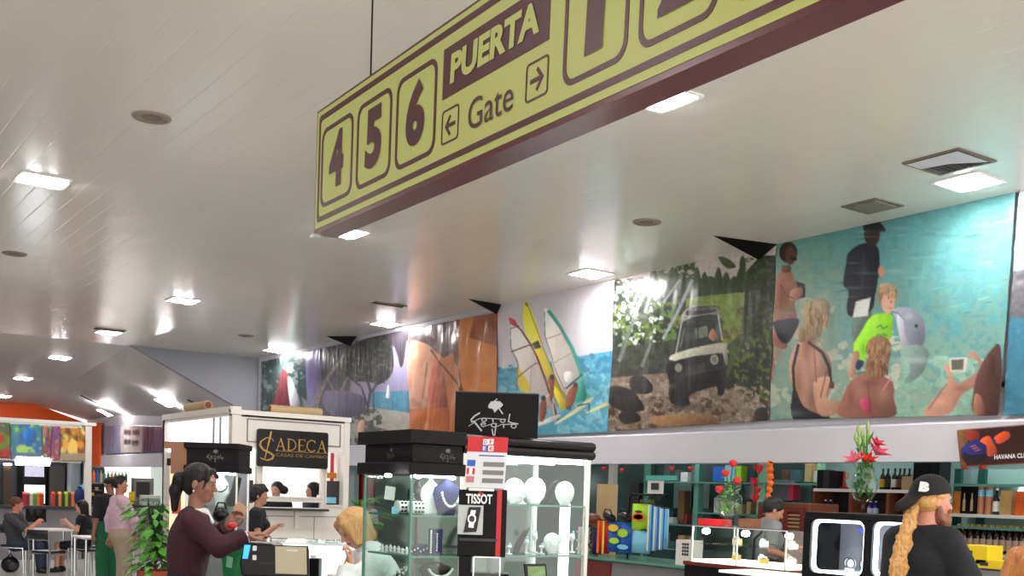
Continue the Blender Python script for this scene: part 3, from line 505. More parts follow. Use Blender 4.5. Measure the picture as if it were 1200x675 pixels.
# --- orange
x0, y0 = 475, 355; tr = fit(3.871, 290, 360, x0, y0, ss); P = Paint(115*ss, 170*ss, tr); A = P.all()
P.grad((196, 132, 84), (192, 112, 64)); P.poly([(970, 40), (1145, 0), (1145, 600), (970, 600)], (206, 128, 58), var=.1, cell=24); P.poly([(1040, 30), (1145, 0), (1145, 180), (1020, 140)], (150, 84, 48), var=.15, cell=20)
P.poly([(745, 90), (960, 40), (960, 200), (900, 230), (840, 190), (800, 160), (745, 180)], (104, 88, 88), var=.25, cell=8); P.poly([(940, 50), (975, 40), (970, 290), (950, 250)], (120, 84, 70)); P.smooth([(745, 180), (800, 160), (850, 210), (860, 400), (820, 460), (745, 460)], (206, 156, 130), var=.1, cell=12); P.smooth([(850, 230), (900, 300), (925, 560), (850, 560), (830, 400)], (168, 92, 70), var=.15, cell=12)
P.line([(835, 195), (890, 260), (940, 320), (985, 385)], 7, (84, 60, 52)); P.line([(955, 240), (975, 310), (988, 385)], 9, (110, 70, 54)); P.line([(820, 250), (800, 420)], 4, (150, 84, 64)); P.poly([(745, 462), (920, 455), (925, 600), (745, 600)], (184, 104, 58), var=.12, cell=14)
hang('orange and copper banner photo in loose folds', ((482, 386), (585, 366), (583, 513), (482, 518)), P, x0, y0, ss, wave=.03)
# --- beach
x0, y0 = 300, 375; tr = fit(3.871, 290, 360, x0, y0, ss); P = Paint(190*ss, 150*ss, tr); A = P.all()
P.grad((140, 132, 168), (156, 152, 178)); P.poly([(60, 240), (275, 200), (275, 640), (60, 640)], (64, 82, 80), var=.4, cell=14); P.blotch(P.mask([(60, 240), (275, 200), (275, 640), (60, 640)]), (128, 148, 144), 12, .6, 71)
P.smooth([(160, 285), (185, 300), (200, 360), (196, 460), (118, 460), (140, 360)], (120, 56, 62), var=.15); P.smooth([(185, 318), (215, 350), (245, 450), (200, 460)], (206, 206, 216)); P.smooth([(270, 215), (330, 195), (372, 190), (350, 300), (300, 420), (278, 440)], (134, 128, 178), var=.08); P.poly([(330, 190), (480, 160), (470, 520), (300, 500), (340, 330)], (86, 84, 96), var=.4, cell=7)
for pts, w in (([(300, 480), (360, 330), (440, 230), (480, 180)], 16), ([(400, 500), (400, 380), (370, 330)], 9), ([(440, 500), (430, 380), (470, 300)], 10), ([(330, 500), (320, 420), (350, 330)], 8), ([(380, 260), (400, 190)], 8), ([(500, 180), (470, 240)], 6), ([(420, 500), (460, 440), (480, 350)], 7)): P.line(pts, w, (150, 140, 132), var=.3, cell=5)
P.poly([(560, 385), (745, 380), (745, 490), (560, 480)], (72, 138, 164), var=.12, cell=10); P.poly([(455, 440), (745, 480), (745, 660), (455, 660)], (176, 172, 168), var=.1, cell=10); P.blotch(P.mask([(360, 470), (620, 460), (600, 640), (360, 640)]), (84, 92, 84), 10, .48, 74, .3); P.smooth([(360, 380), (520, 400), (530, 480), (440, 500), (360, 470)], (112, 108, 132), var=.15)
P.smooth([(430, 260), (470, 180), (560, 140), (640, 120), (664, 200), (660, 300), (600, 350), (560, 340), (480, 330)], (52, 54, 52), var=.35, cell=6); P.blotch(P.mask([(400, 160), (665, 120), (665, 350), (400, 330)]), (86, 90, 80), 7, .6, 75, .3)
for pts, w in (([(545, 480), (560, 380), (540, 300)], 12), ([(555, 400), (600, 320)], 8), ([(550, 460), (520, 360), (470, 320)], 8), ([(575, 480), (572, 380), (600, 330)], 6)): P.line(pts, w, (62, 58, 60))
P.smooth([(640, 125), (745, 95), (745, 210), (735, 190), (728, 150), (712, 250), (698, 272), (684, 220), (668, 180), (650, 160)], (54, 50, 56), var=.2); P.smooth([(735, 115), (755, 110), (755, 260), (740, 210)], (225, 225, 240)); P.smooth([(640, 348), (650, 405), (630, 408)], (236, 236, 240)); P.line([(520, 530), (640, 560)], 6, (90, 84, 80)); P.smooth([(510, 520), (535, 515), (530, 580), (505, 570)], (206, 170, 150))
hang('lilac and grey banner photo of a beach with trees and a small white sail', ((307, 424), (482, 385), (482, 518), (307, 530)), P, x0, y0, ss)
# --- rock in the sea, at the right edge
x0, y0 = 1165, 205; P = Paint(150*ss, 300*ss, lambda p: ((p[0]-x0)*ss, (p[1]-y0)*ss)); P.grad((206, 210, 216), (70, 128, 150)); P.poly([(1160, 360), (1320, 340), (1320, 500), (1160, 500)], (62, 122, 146), var=.12, cell=10); P.poly([(1160, 322), (1320, 300), (1320, 362), (1160, 372)], (84, 90, 96), var=.3, cell=6)
P.smooth([(1180, 330), (1195, 318), (1230, 310), (1320, 316), (1320, 368), (1175, 370)], (92, 92, 96), var=.35, cell=6)
hang('blue banner photo of a grey rock in the sea at the right edge', ((1196, 222), (1290, 200), (1290, 484), (1176, 487)), P, x0, y0, ss)
# --- far banners beyond the bulkhead
x0, y0 = 120, 490
P = Paint(80*ss, 60*ss, lambda p: ((p[0]-x0)*ss, (p[1]-y0)*ss)); P.grad((150, 156, 184), (130, 140, 175)); P.poly([(142, 495), (168, 495), (168, 540), (142, 540)], (182, 176, 174), var=.08); P.poly([(168, 495), (195, 495), (195, 540), (168, 540)], (92, 76, 118), var=.2)
for q in ((146, 507), (156, 507), (146, 519), (155, 520)): P.poly([q, (q[0]+8, q[1]), (q[0]+8, q[1]+6), (q[0], q[1]+6)], (70, 70, 74), var=.3)
P.smooth([(172, 500), (180, 498), (178, 530), (170, 532)], (60, 50, 80))
for a, b, t0_, t1_, lb in ((124, 142, 3.36, 3.33, 'pale lilac banner on the far stretch of wall next to the orange pillar'), (142, 168, 3.33, 3.27, 'grey banner with four small dark pictures on the far wall'), (168, 196, 3.27, 3.2, 'dark violet banner on the far wall next to the kiosk')):
    ya, yb = onX(a, 515, XM)[1], onX(b, 515, XM)[1]; q = [V(XM, ya, t0_), V(XM, yb, t1_), V(XM, yb, 2.47), V(XM, ya, 2.47)]
    o = banner('wall_banner', q, P, [((x-x0)*ss, (y-y0)*ss) for x, y in ((a, 502), (b, 500), (b, 535), (a, 536))], BM, step=.04); tag(o, lb, 'banner', 'printed photo banners along the wall')
# ================================================================== FIGURE MODELLING (smooth-union surfaces)
def unit(v): v = np.asarray(v, float); return v/(np.linalg.norm(v)+1e-12)
def cone(a, b, ra, rb, k=.02, cut=None): return dict(t='c', a=np.array(a, float), b=np.array(b, float), ra=ra, rb=rb, k=k, cut=cut)
def ell(c, r, R=None, k=.02, cut=None): return dict(t='e', c=np.array(c, float), r=np.array(r, float), R=np.eye(3) if R is None else R, k=k, cut=cut)
def sdf_surface(prims, res, grow=0, cuts=(), wob=None, minus=()):
    lo = np.full(3, 1e9); hi = -lo
    def bb(p, m=0):
        if p['t'] == 'c': return np.minimum(p['a']-p['ra'], p['b']-p['rb'])-m, np.maximum(p['a']+p['ra'], p['b']+p['rb'])+m
        e = np.sqrt(((p['R']*p['r'][None])**2).sum(1)); return p['c']-e-m, p['c']+e+m
    for p in prims:
        a, b = bb(p, grow+res*3+.01); lo = np.minimum(lo, a); hi = np.maximum(hi, b)
    n = np.ceil((hi-lo)/res).astype(int)+1; ax = [lo[i]+res*np.arange(n[i]) for i in range(3)]; D = np.full(n, 1.0, np.float32)
    def ev(p, s):
        G = np.stack(np.meshgrid(ax[0][s[0]], ax[1][s[1]], ax[2][s[2]], indexing='ij'), -1)
        if p['t'] == 'c':
            ba = p['b']-p['a']; L2 = ba.dot(ba)+1e-12; h = np.clip(((G-p['a']) @ ba)/L2, 0, 1)
            d = np.linalg.norm(G-p['a']-h[..., None]*ba, axis=-1)-(p['ra']*(1-h)+p['rb']*h)
        else:
            q = (G-p['c']) @ p['R']; k0 = np.linalg.norm(q/p['r'], axis=-1); k1 = np.linalg.norm(q/p['r']**2, axis=-1)+1e-9; d = k0*(k0-1)/k1
        d = d-grow
        if p['cut'] is not None:
            for (o, nv) in p['cut']: d = np.maximum(d, (G-o) @ nv)
        return d
    for p in prims:
        a, b = bb(p, grow+.05); i0 = np.maximum(((a-lo)/res).astype(int), 0); i1 = np.minimum(((b-lo)/res).astype(int)+2, n)
        s = tuple(slice(int(i0[i]), int(i1[i])) for i in range(3)); d = ev(p, s); c = D[s]; k = p['k']
        h = np.maximum(k-np.abs(c-d), 0)/k; D[s] = np.minimum(c, d)-h*h*k*.25
    for p in minus:
        a, b = bb(p, .04); i0 = np.maximum(((a-lo)/res).astype(int), 0); i1 = np.minimum(((b-lo)/res).astype(int)+2, n)
        if (i1 <= i0).any(): continue
        s = tuple(slice(int(i0[i]), int(i1[i])) for i in range(3)); d = -(ev(p, s)+grow); c = D[s]; k = p['k']
        h = np.maximum(k-np.abs(c-d), 0)/k; D[s] = np.maximum(c, d)+h*h*k*.25
    if wob or cuts:
        X, Y, Zz = np.meshgrid(*ax, indexing='ij')
        if wob:
            am, f = wob[:2]; D += am*(np.sin(X*f+3*np.sin(Zz*f*.6))*np.sin(Y*f*1.1+1+2*np.sin(X*f*.5))*.7+np.sin(Zz*f*(wob[2] if len(wob) > 2 else .5)+X*f*1.7+Y*f)*.5)
        for (o, nv) in cuts: D = np.maximum(D, (X-o[0])*nv[0]+(Y-o[1])*nv[1]+(Zz-o[2])*nv[2])
    D[0] = D[-1] = 1; D[:, 0] = D[:, -1] = 1; D[:, :, 0] = D[:, :, -1] = 1
    S = D < 0; N = [i-1 for i in n]; acc = np.zeros(tuple(N)+(3,), np.float32); cnt = np.zeros(tuple(N), np.float32); edges = []
    for a in range(3):
        s0 = [slice(None)]*3; s1 = [slice(None)]*3; s0[a] = slice(0, -1); s1[a] = slice(1, None)
        cr = S[tuple(s0)] != S[tuple(s1)]; ii = np.argwhere(cr)
        v0 = D[tuple(s0)][cr]; v1 = D[tuple(s1)][cr]; t = v0/(v0-v1); P = ii.astype(np.float32); P[:, a] += t; edges.append((ii, v0 < 0))
        o = [b for b in range(3) if b != a]
        for d0 in (0, 1):
            for d1 in (0, 1):
                c = ii.copy(); c[:, o[0]] -= d0; c[:, o[1]] -= d1
                ok = (c >= 0).all(1) & (c < np.array(N)).all(1); np.add.at(acc, tuple(c[ok].T), P[ok]); np.add.at(cnt, tuple(c[ok].T), 1)
    act = cnt > 0; idx = np.full(tuple(N), -1, np.int64); idx[act] = np.arange(act.sum()); Vs = acc[act]/cnt[act][:, None]*res+lo
    Q = []
    for a in range(3):
        ii, ins = edges[a]; b, c = (a+1) % 3, (a+2) % 3; q = []
        for db, dc in ((0, 0), (1, 0), (1, 1), (0, 1)):
            e = ii.copy(); e[:, b] -= db; e[:, c] -= dc; q.append(idx[tuple(e.T)])
        q = np.stack(q, 1); q[~ins] = q[~ins][:, ::-1]; Q.append(q)
    return Vs, np.concatenate(Q)
def np_mesh(name, Vs, Q, m, parent=None, base=None, col=None, relax=1):
    if relax:
        for _ in range(relax):
            s = np.zeros_like(Vs); c = np.zeros(len(Vs))
            for i in range(4): j = (i+1) % 4; np.add.at(s, Q[:, i], Vs[Q[:, j]]); np.add.at(s, Q[:, j], Vs[Q[:, i]]); np.add.at(c, Q[:, i], 1); np.add.at(c, Q[:, j], 1)
            Vs = Vs*.5+.5*s/np.maximum(c, 1)[:, None]
    W_ = Vs if base is None else Vs-base
    me = bpy.data.meshes.new(name); me.vertices.add(len(W_)); me.vertices.foreach_set('co', W_.astype(np.float32).ravel()); me.loops.add(Q.size); me.loops.foreach_set('vertex_index', Q.ravel().astype(np.int32))
    me.polygons.add(len(Q)); me.polygons.foreach_set('loop_start', np.arange(0, Q.size, 4, dtype=np.int32)); me.polygons.foreach_set('loop_total', np.full(len(Q), 4, np.int32)); me.update(calc_edges=True); me.polygons.foreach_set('use_smooth', [True]*len(Q))
    me.materials.append(m)
    if col is not None:
        at = me.color_attributes.new('Col', 'FLOAT_COLOR', 'POINT'); cc = np.ones((len(Vs), 4)); cc[:, :3] = s2l(np.clip(col(Vs), 0, 1)); at.data.foreach_set('color', cc.ravel())
    o = bpy.data.objects.new(name, me); COL.objects.link(o)
    if parent is not None: o.parent = parent
    return o
def hand_prims(w, d, palm, curl=.5, s=1.0, side=1, spread=.12, k=.006):
    """w wrist, d hand direction, palm = palm normal (fingers close towards it), side +1: thumb on cross(d,palm) side"""
    d = unit(d); n = unit(np.array(palm)-d*np.dot(palm, d)); a = np.cross(d, n)*side; P = []
    kn = w+d*.088*s
    P.append(cone(w, w+d*.03*s, .024*s, .026*s, .02)); P.append(ell(w+d*.052*s, (.040*s, .015*s, .048*s), np.stack([a, n, d], 1), .015))
    for i, (off, L, r) in enumerate(((.030, .072, .0088), (.010, .08, .0092), (-.010, .075, .0088), (-.029, .058, .0078))):
        p = w+d*(.082-.004*abs(i-1))*s+a*off*s; dd = unit(d+a*off*spread*12); ang = 0
        for j, f in enumerate((.45, .3, .25)):
            ang += curl*(.7, 1.0, .8)[j]; q = p+(dd*math.cos(ang)+n*math.sin(ang))*L*f*s; P.append(cone(p, q, r*s*(1-.08*j), r*s*(.92-.08*j), k)); p = q
    t0 = w+d*.022*s+a*.026*s; t1 = t0+(d*.6+a*.65+n*.35)*.04*s; t2 = t1+(d*.85+a*.15+n*.45)*.03*s; t3 = t2+(d*.85-a*.1+n*.5)*.024*s
    P += [cone(t0, t1, .015*s, .012*s, .012), cone(t1, t2, .0115*s, .010*s, k), cone(t2, t3, .010*s, .0085*s, k)]
    return P
def head_prims(c, R, s, male=False, k=.018):
    T = lambda x, y, z: c+R @ (V(x, y, z)*s); E = lambda p, r, k=k: ell(T(*p), np.array(r)*s, R, k)
    P = [E((0, -.014, .03), (.073, .09, .082)), E((0, .022, -.03), (.057, .062, .08)), E((0, .052, -.088), (.03 if male else .024, .028, .02), .03), E((0, .074, .024), (.042, .016, .012)),
         E((.034, .058, -.02), (.022, .022, .022)), E((-.034, .058, -.02), (.022, .022, .022)),
         cone(T(0, .082, .008), T(0, .104, -.026), .007*s, .011*s, .01), E((0.010, .092, -.03), (.008, .01, .007), .006), E((-.010, .092, -.03), (.008, .01, .007), .006),
         E((0, .08, -.056), (.022, .013, .0055), .006), E((0, .078, -.066), (.018, .013, .006), .006), E((.073, -.008, -.012), (.009, .018, .03), .006), E((-.073, -.008, -.012), (.009, .018, .03), .006)]
    return P
def face_minus(c, R, s):
    T = lambda x, y, z: c+R @ (V(x, y, z)*s); return [ell(T(sx*.03, .092, .003), (.017*s, .016*s, .011*s), R, .012) for sx in (-1, 1)]
SKINMATS = {}
def skin_col(base, c, R, s, lip=(150, 70, 66)):
    b = np.array(base)/255.; lc = np.array(lip)/255.
    def f(Vs):
        q = (Vs-c) @ R/s; out = np.tile(b, (len(Vs), 1)); m = np.exp(-((q[:, 0]/.022)**2+((q[:, 2]+.061)/.009)**2)**2)*(q[:, 1] > .06); out = out*(1-m[:, None])+lc*m[:, None]
        ch = np.exp(-(((np.abs(q[:, 0])-.04)/.02)**2+((q[:, 2]+.02)/.02)**2))*(q[:, 1] > .03)*.25; return out*(1-ch[:, None])+np.array([.8, .42, .36])*ch[:, None]
    return f
SK = vcmat('skin', .5, coat=.05)
def cloth(name, rgb, rough=.85, bump=.35, bs=18): return mat('cloth_'+name, rgb, rough, noise=.08, nscale=6, bump=bump, bscale=bs)
def hairmat(name, rgb):
    m = mat('hair_'+name, rgb, .42, spec=.4); nt = m.node_tree; b = nt.nodes['Principled BSDF']; tc = nt.nodes.new('ShaderNodeTexCoord'); mp = nt.nodes.new('ShaderNodeMapping'); mp.inputs['Scale'].default_value = (1, 1, .12)
    n = nt.nodes.new('ShaderNodeTexNoise'); n.inputs['Scale'].default_value = 130; n.inputs['Detail'].default_value = 3; bp = nt.nodes.new('ShaderNodeBump'); bp.inputs['Strength'].default_value = .7; bp.inputs['Distance'].default_value = .01
    nt.links.new(tc.outputs['Object'], mp.inputs[0]); nt.links.new(mp.outputs[0], n.inputs['Vector']); nt.links.new(n.outputs[0], bp.inputs['Height']); nt.links.new(bp.outputs[0], b.inputs['Normal'])
    lin = b.inputs['Base Color'].default_value[:3]; cr = nt.nodes.new('ShaderNodeMix'); cr.data_type = 'RGBA'; cr.inputs[6].default_value = tuple(x*.55 for x in lin)+(1,); cr.inputs[7].default_value = tuple(min(x*1.5, 1) for x in lin)+(1,)
    nt.links.new(n.outputs[0], cr.inputs[0]); nt.links.new(cr.outputs[2], b.inputs['Base Color']); return m
EYEM = mat('eye_dark', (24, 16, 14), .2); EYEW = mat('eye_white', (150, 128, 118), .4)
class Fig:
    """one person: joints in world space, a continuous skin, garments and hair as children"""
    def __init__(s, label, foot, face, h=1.7, res=.01, skin=(190, 140, 115), group=None, male=False, wide=1.0, joints=None, headdir=None, headup=None, headpos=None, curl=.5, hands=True, palms=None, seat=None):
        k = h/1.7; s.k = k; s.res = res; s.male = male; foot = np.array(foot, float); s.base = foot
        fx = unit(V(face[0], face[1], 0)); s.fx = fx; lat = V(fx[1], -fx[0], 0); s.lat = lat       # lat = the figure's right
        J = dict(pelvis=foot+V(0, 0, .93*k), chest=foot+V(0, 0, 1.26*k), neck=foot+V(0, 0, 1.44*k))
        sw = (.185 if male else .16)*k*wide
        if joints:
            for q in ('pelvis', 'chest', 'neck'):
                if q in joints: J[q] = np.array(joints[q], float)
        for sd, sg in (('r', 1), ('l', -1)):
            J['sh'+sd] = J['neck']+lat*sg*sw-unit(J['neck']-J['chest'])*.045*k; J['hip'+sd] = J['pelvis']+lat*sg*.09*k-V(0, 0, .02*k)
            J['el'+sd] = J['sh'+sd]+V(0, 0, -.29*k)+lat*sg*.05-fx*.02; J['wr'+sd] = J['el'+sd]+V(0, 0, -.24*k)+fx*.06+lat*sg*.01
            J['kn'+sd] = foot+lat*sg*.09*k+V(0, 0, .49*k)+fx*.02; J['an'+sd] = foot+lat*sg*.095*k+V(0, 0, .085*k)
        if seat is not None:    # seated: pelvis at seat height, thighs forward
            for sd, sg in (('r', 1), ('l', -1)):
                J['kn'+sd] = J['pelvis']+fx*.43*k+lat*sg*.11*k+V(0, 0, -.02); a = J['kn'+sd]+fx*.02; J['an'+sd] = V(a[0], a[1], foot[2]+.085*k)
        if joints: J.update({q: np.array(p, float) for q, p in joints.items()})
        s.J = J; spine = unit(J['neck']-J['pelvis']); sl = unit(J['shr']-J['shl']); sf = unit(np.cross(spine, sl)); sf = sf if sf.dot(fx) > 0 else -sf; TR = np.stack([sl, sf, unit(np.cross(sl, sf))], 1); s.TR = TR
        hd = unit(headdir if headdir is not None else fx); hu = unit(headup) if headup is not None else V(0, 0, 1); hu = unit(hu-hd*hu.dot(hd)); HR = np.stack([np.cross(hd, hu), hd, hu], 1); s.HR = HR
        hc = np.array(headpos, float) if headpos is not None else J['neck']+V(0, 0, .145*k)+fx*.02; s.hc = hc
        w = wide*(1.05 if male else .95)*k; mid = (J['pelvis']*.5+J['chest']*.5)
        s.torso = [ell(J['pelvis'], (.162*w, .115*w, .12*k), TR, .05), ell(mid, (.135*w, .10*w, .15*k), TR, .06), ell(J['chest'], (.155*w, .112*w, .17*k), TR, .06), cone(J['shl'], J['shr'], .056*k, .056*k, .05), cone(J['neck']-spine*.05*k-sl*.07, J['neck']-spine*.05*k+sl*.07, .06*k, .06*k, .05)]
        if not male: s.torso += [ell(J['chest']+sf*.075*k+sl*.065*sg-spine*.0, (.058*k,)*3, TR, .04) for sg in (-1, 1)]
        s.neck = [cone(J['neck']-spine*.04, hc-HR[:, 2]*.05*k-HR[:, 1]*.01, .058*k if male else .05*k, .052*k if male else .045*k, .03)]
        ra = .049 if male else .042
        s.arm = {}; s.leg = {}
        for sd in 'rl':
            s.arm[sd] = [cone(J['sh'+sd], J['el'+sd], ra*k*1.08, ra*k*.84, .03), cone(J['el'+sd], J['wr'+sd], ra*k*.84, .027*k, .02)]
            s.leg[sd] = [cone(J['hip'+sd], J['kn'+sd], .085*k*wide, .057*k, .05), cone(J['kn'+sd], J['an'+sd], .056*k, .04*k, .03), ell(J['kn'+sd]*.65+J['an'+sd]*.35-fx*.015, (.05*k,)*3, None, .05)]
        s.foot = {sd: [cone(J['an'+sd]-fx*.03-V(0, 0, .04*k), J['an'+sd]+fx*.13*k-V(0, 0, .055*k), .038*k, .028*k, .03), cone(J['an'+sd], J['an'+sd]-V(0, 0, .04*k), .04*k, .038*k, .02)] for sd in 'rl'}
        s.hands = []
        if hands:
            for sd, sg in (('r', 1), ('l', -1)):
                d = unit(J['wr'+sd]-J['el'+sd]); pn = (palms or {}).get(sd, -s.lat*sg); d = (palms or {}).get('d'+sd, d); cu = (palms or {}).get('c'+sd, curl)
                if pn is None: continue
                s.hands += hand_prims(J['wr'+sd], d, pn, cu, k*(1.0 if male else .93), (palms or {}).get('s'+sd, -1 if sd == 'r' else 1))
        s.root = thing('person', foot, label, 'person', group); s.skin = skin
        P = s.torso+s.neck+s.arm['r']+s.arm['l']+s.leg['r']+s.leg['l']+s.foot['r']+s.foot['l']+s.hands+head_prims(hc, HR, k, male)
        Vs, Q = sdf_surface(P, res, minus=face_minus(hc, HR, k)); np_mesh('body', Vs, Q, SK, s.root, s.base, skin_col(skin, hc, HR, k))
        T = lambda x, y, z: hc+HR @ (V(x, y, z)*k)
        for sg in (-1, 1):
            MB().ell(T(sg*.03, .0735, .003), .0118*k, 10, 8).build('eye', EYEW, s.root, smooth=True, base=s.base)
            MB().ell(T(sg*.03, .0822, .002), (.0052*k,)*3, 8, 6).build('iris', EYEM, s.root, smooth=True, base=s.base)
    def H(s, x, y, z): return s.hc+s.HR @ (V(x, y, z)*s.k)
    def garment(s, name, m, prims, grow=.012, cuts=(), wob=None, res=None, minus=(), label=None):
        Vs, Q = sdf_surface(prims, res or s.res, grow, cuts, wob, minus); o = np_mesh(name, Vs, Q, m, s.root, s.base)
        if label: o['label'] = label
        return o
    def sleeve(s, sd, frac, extra=0):  # arm prims cut at a fraction (1 = elbow, 2 = wrist)
        a, b = [dict(p) for p in s.arm[sd]]; out = []
        if frac <= 1: e = a['a']+(a['b']-a['a'])*frac; a['cut'] = [(e, unit(a['b']-a['a']))]; a['ra'] += extra; a['rb'] += extra*1.6; return [a]
        e = b['a']+(b['b']-b['a'])*(frac-1); b['cut'] = [(e, unit(b['b']-b['a']))]; a['ra'] += extra; a['rb'] += extra; b['ra'] += extra; b['rb'] += extra; return [a, b]
    def top(s, name, m, frac=1.0, hem=.0, grow=.014, neckcut=.0, extra=.004, wob=(.0035, 38), label=None):
        J = s.J; sp = unit(J['neck']-J['pelvis']); P = s.torso+s.sleeve('r', frac, extra)+s.sleeve('l', frac, extra)
        cuts = [(J['pelvis']+sp*hem, -sp), (J['neck']+sp*(.0+neckcut), sp)]
        for sd in 'rl':   # the arms may hang below the hem
            pass
        tor = [dict(p) for p in s.torso]
        for p in tor: p['cut'] = cuts[:1]+[(J['neck']+sp*(.01+neckcut)+s.fx*.02, unit(sp+s.fx*.3))]
        return s.garment(name, m, tor+s.sleeve('r', frac, extra)+s.sleeve('l', frac, extra), grow, (), wob, label=label)
    def trousers(s, m, frac=2.0, grow=.012, name='trousers', label=None, top=.09):
        P = []; J = s.J; sp = unit(J['neck']-J['pelvis'])
        for p in s.torso[:2]: q = dict(p); q['cut'] = [(J['pelvis']+sp*top, sp)]; P.append(q)
        for sd in 'rl':
            a, b = [dict(p) for p in s.leg[sd][:2]]
            if frac <= 1: a['cut'] = [(a['a']+(a['b']-a['a'])*frac, unit(a['b']-a['a']))]; P.append(a)
            else: b['ra'] += .008; b['rb'] += .018; b['cut'] = [(b['a']+(b['b']-b['a'])*(frac-1), unit(b['b']-b['a']))]; P += [a, b]
        return s.garment(name, m, P, grow, (), (.003, 30), label=label)
    def shoes(s, m):
        for sd in 'rl': s.garment('shoe', m, s.foot[sd], .008)
    def hair(s, m, extra=(), r=(.082, .098, .09), wob=(.003, 140), cut=.022, name='hair', face=(.75, -.66), grow=0, label=None, c=(0, -.022, .035)):
        nv = s.HR @ V(0, face[0], face[1]); cp = ell(s.H(*c), np.array(r)*s.k, s.HR, .02, cut=[(s.H(0, 0, 0)+unit(nv)*cut*s.k, unit(nv))])
        return s.garment(name, m, [cp]+list(extra), grow, (), wob, label=label, res=min(s.res, .009))
# ================================================================== FURNISHINGS
GL = glassmat('clear_glass'); GLG = glassmat('greenish_glass', (244, 251, 248), .12); TEAL = mat('teal_glass_edge', (92, 146, 132), .2); TEALD = mat('teal_panel', (34, 84, 78), .25)
LED = mat('led_strip', (245, 250, 255), .4, emit=30); LEDS = mat('led_soft', (240, 246, 255), .4, emit=5); BULB = mat('small_bulb', (250, 250, 245), .4, emit=45)
RED = mat('red', (196, 28, 36), .45); REDD = mat('dark_red_wood', (104, 36, 30), .35, noise=.1); WOOD = mat('brown_wood', (112, 62, 38), .45, noise=.15, nscale=6); TAN = mat('tan_card', (186, 160, 118), .7, noise=.05)
CHROME = mat('chrome', (200, 202, 205), .15, 1.0); GOLD = mat('gold_letter', (190, 150, 80), .4, .4); SILV = mat('silver_letter', (178, 178, 180), .4, .3); WHT = mat('white_paint', (228, 224, 216), .5, noise=.02); PAPER = mat('paper', (232, 232, 228), .7)
NAVY = mat('navy_velvet', (24, 30, 84), .8); PEARL = mat('pearl', (236, 232, 224), .2); VELW = mat('white_bust', (232, 232, 234), .6); GREENL = mat('leaf_green', (70, 140, 44), .5, noise=.2, nscale=12); GREEND = mat('leaf_dark', (34, 84, 34), .5, noise=.2); YEL2 = mat('yellow', (236, 204, 30), .5); ORG = mat('orange_cloth', (240, 110, 30), .7); BLU = mat('blue', (36, 96, 190), .5); CYN = mat('pale_blue', (130, 200, 225), .6); LIME = mat('lime', (170, 220, 40), .6); GREY = mat('grey_laminate', (122, 120, 122), .45, noise=.04); DGREY = mat('dark_grey', (52, 52, 56), .5)
X3, Y3, Z3 = V(1, 0, 0), V(0, 1, 0), V(0, 0, 1)
def RY(x0, y0, x1, y1, Y): a = onY(x0, y0, Y); b = onY(x1, y1, Y); return a[0], b[0], b[2], a[2]      # x0,x1,z0,z1 on a plane facing -Y
def RX(x0, y0, x1, y1, X): a = onX(x0, y0, X); b = onX(x1, y1, X); return b[1], a[1], b[2], a[2]      # y0,y1,z0,z1 on a plane facing -X
def strip(mb, pts, w, n, off=.003):    # a drawn stroke on a plane with normal n
    n = unit(n)
    for a, b in zip(pts[:-1], pts[1:]):
        a, b = np.array(a), np.array(b); d = unit(b-a); s = np.cross(n, d)*w/2; e = d*w*.3
        mb.add([a-s-e+n*off, b-s+e+n*off, b+s+e+n*off, a+s-e+n*off], [(0, 1, 2, 3)])
    return mb
def coral_logo(o, u, v, n, w, parent, m=None):   # the shop's mark: a leafy coral head over two lines of looping script
    m = m or SILV; o, u, v = map(np.array, (o, u, v)); q = lambda x, y: o+u*(x-475)/573*w+v*(430-y)/573*w
    mb = MB(); mb.add([q(*c)+unit(n)*.003 for c in ((395, 180), (430, 130), (500, 120), (560, 125), (605, 170), (580, 205), (530, 235), (488, 290), (455, 235), (400, 225))], [tuple(range(10))]); mb.build('emblem', m, parent)
    mb = MB(); W_ = .024*w; A = lambda pts, k=1.: strip(mb, [q(*c) for c in pts], W_*k, n, .004)
    loop = lambda cx, cy, rx, ry, a0=0, a1=360, k=1.: A([(cx+rx*math.cos(math.radians(a0+(a1-a0)*i/12)), cy-ry*math.sin(math.radians(a0+(a1-a0)*i/12))) for i in range(13)], k)
    A([(515, 90), (400, 190), (395, 215), (425, 225)], .9); A([(515, 180), (600, 298)], 1.3)
    A([(270, 300), (200, 345), (152, 400), (165, 430), (200, 420)], 1.5); A([(200, 420), (265, 382), (330, 370), (460, 372), (540, 376), (640, 374)], .7); loop(338, 396, 34, 22); A([(462, 376), (468, 415)], 1.3); loop(605, 400, 32, 22); A([(640, 374), (638, 412)]); A([(705, 300), (688, 410), (740, 425), (825, 437)], 1.1)
    A([(205, 432), (305, 550)], 1.7); A([(120, 490), (200, 440)], .6); loop(330, 462, 34, 28, 20, 330); A([(300, 462), (362, 452)], .8); A([(350, 485), (440, 455)], .6); loop(480, 466, 36, 27); A([(515, 440), (495, 620), (472, 600), (458, 525)], 1.2); A([(512, 492), (590, 450)], .6); A([(620, 450), (622, 495)], 1.3); A([(600, 452), (780, 441)], .8); loop(765, 471, 36, 27)
    mb.build('script', m, parent)
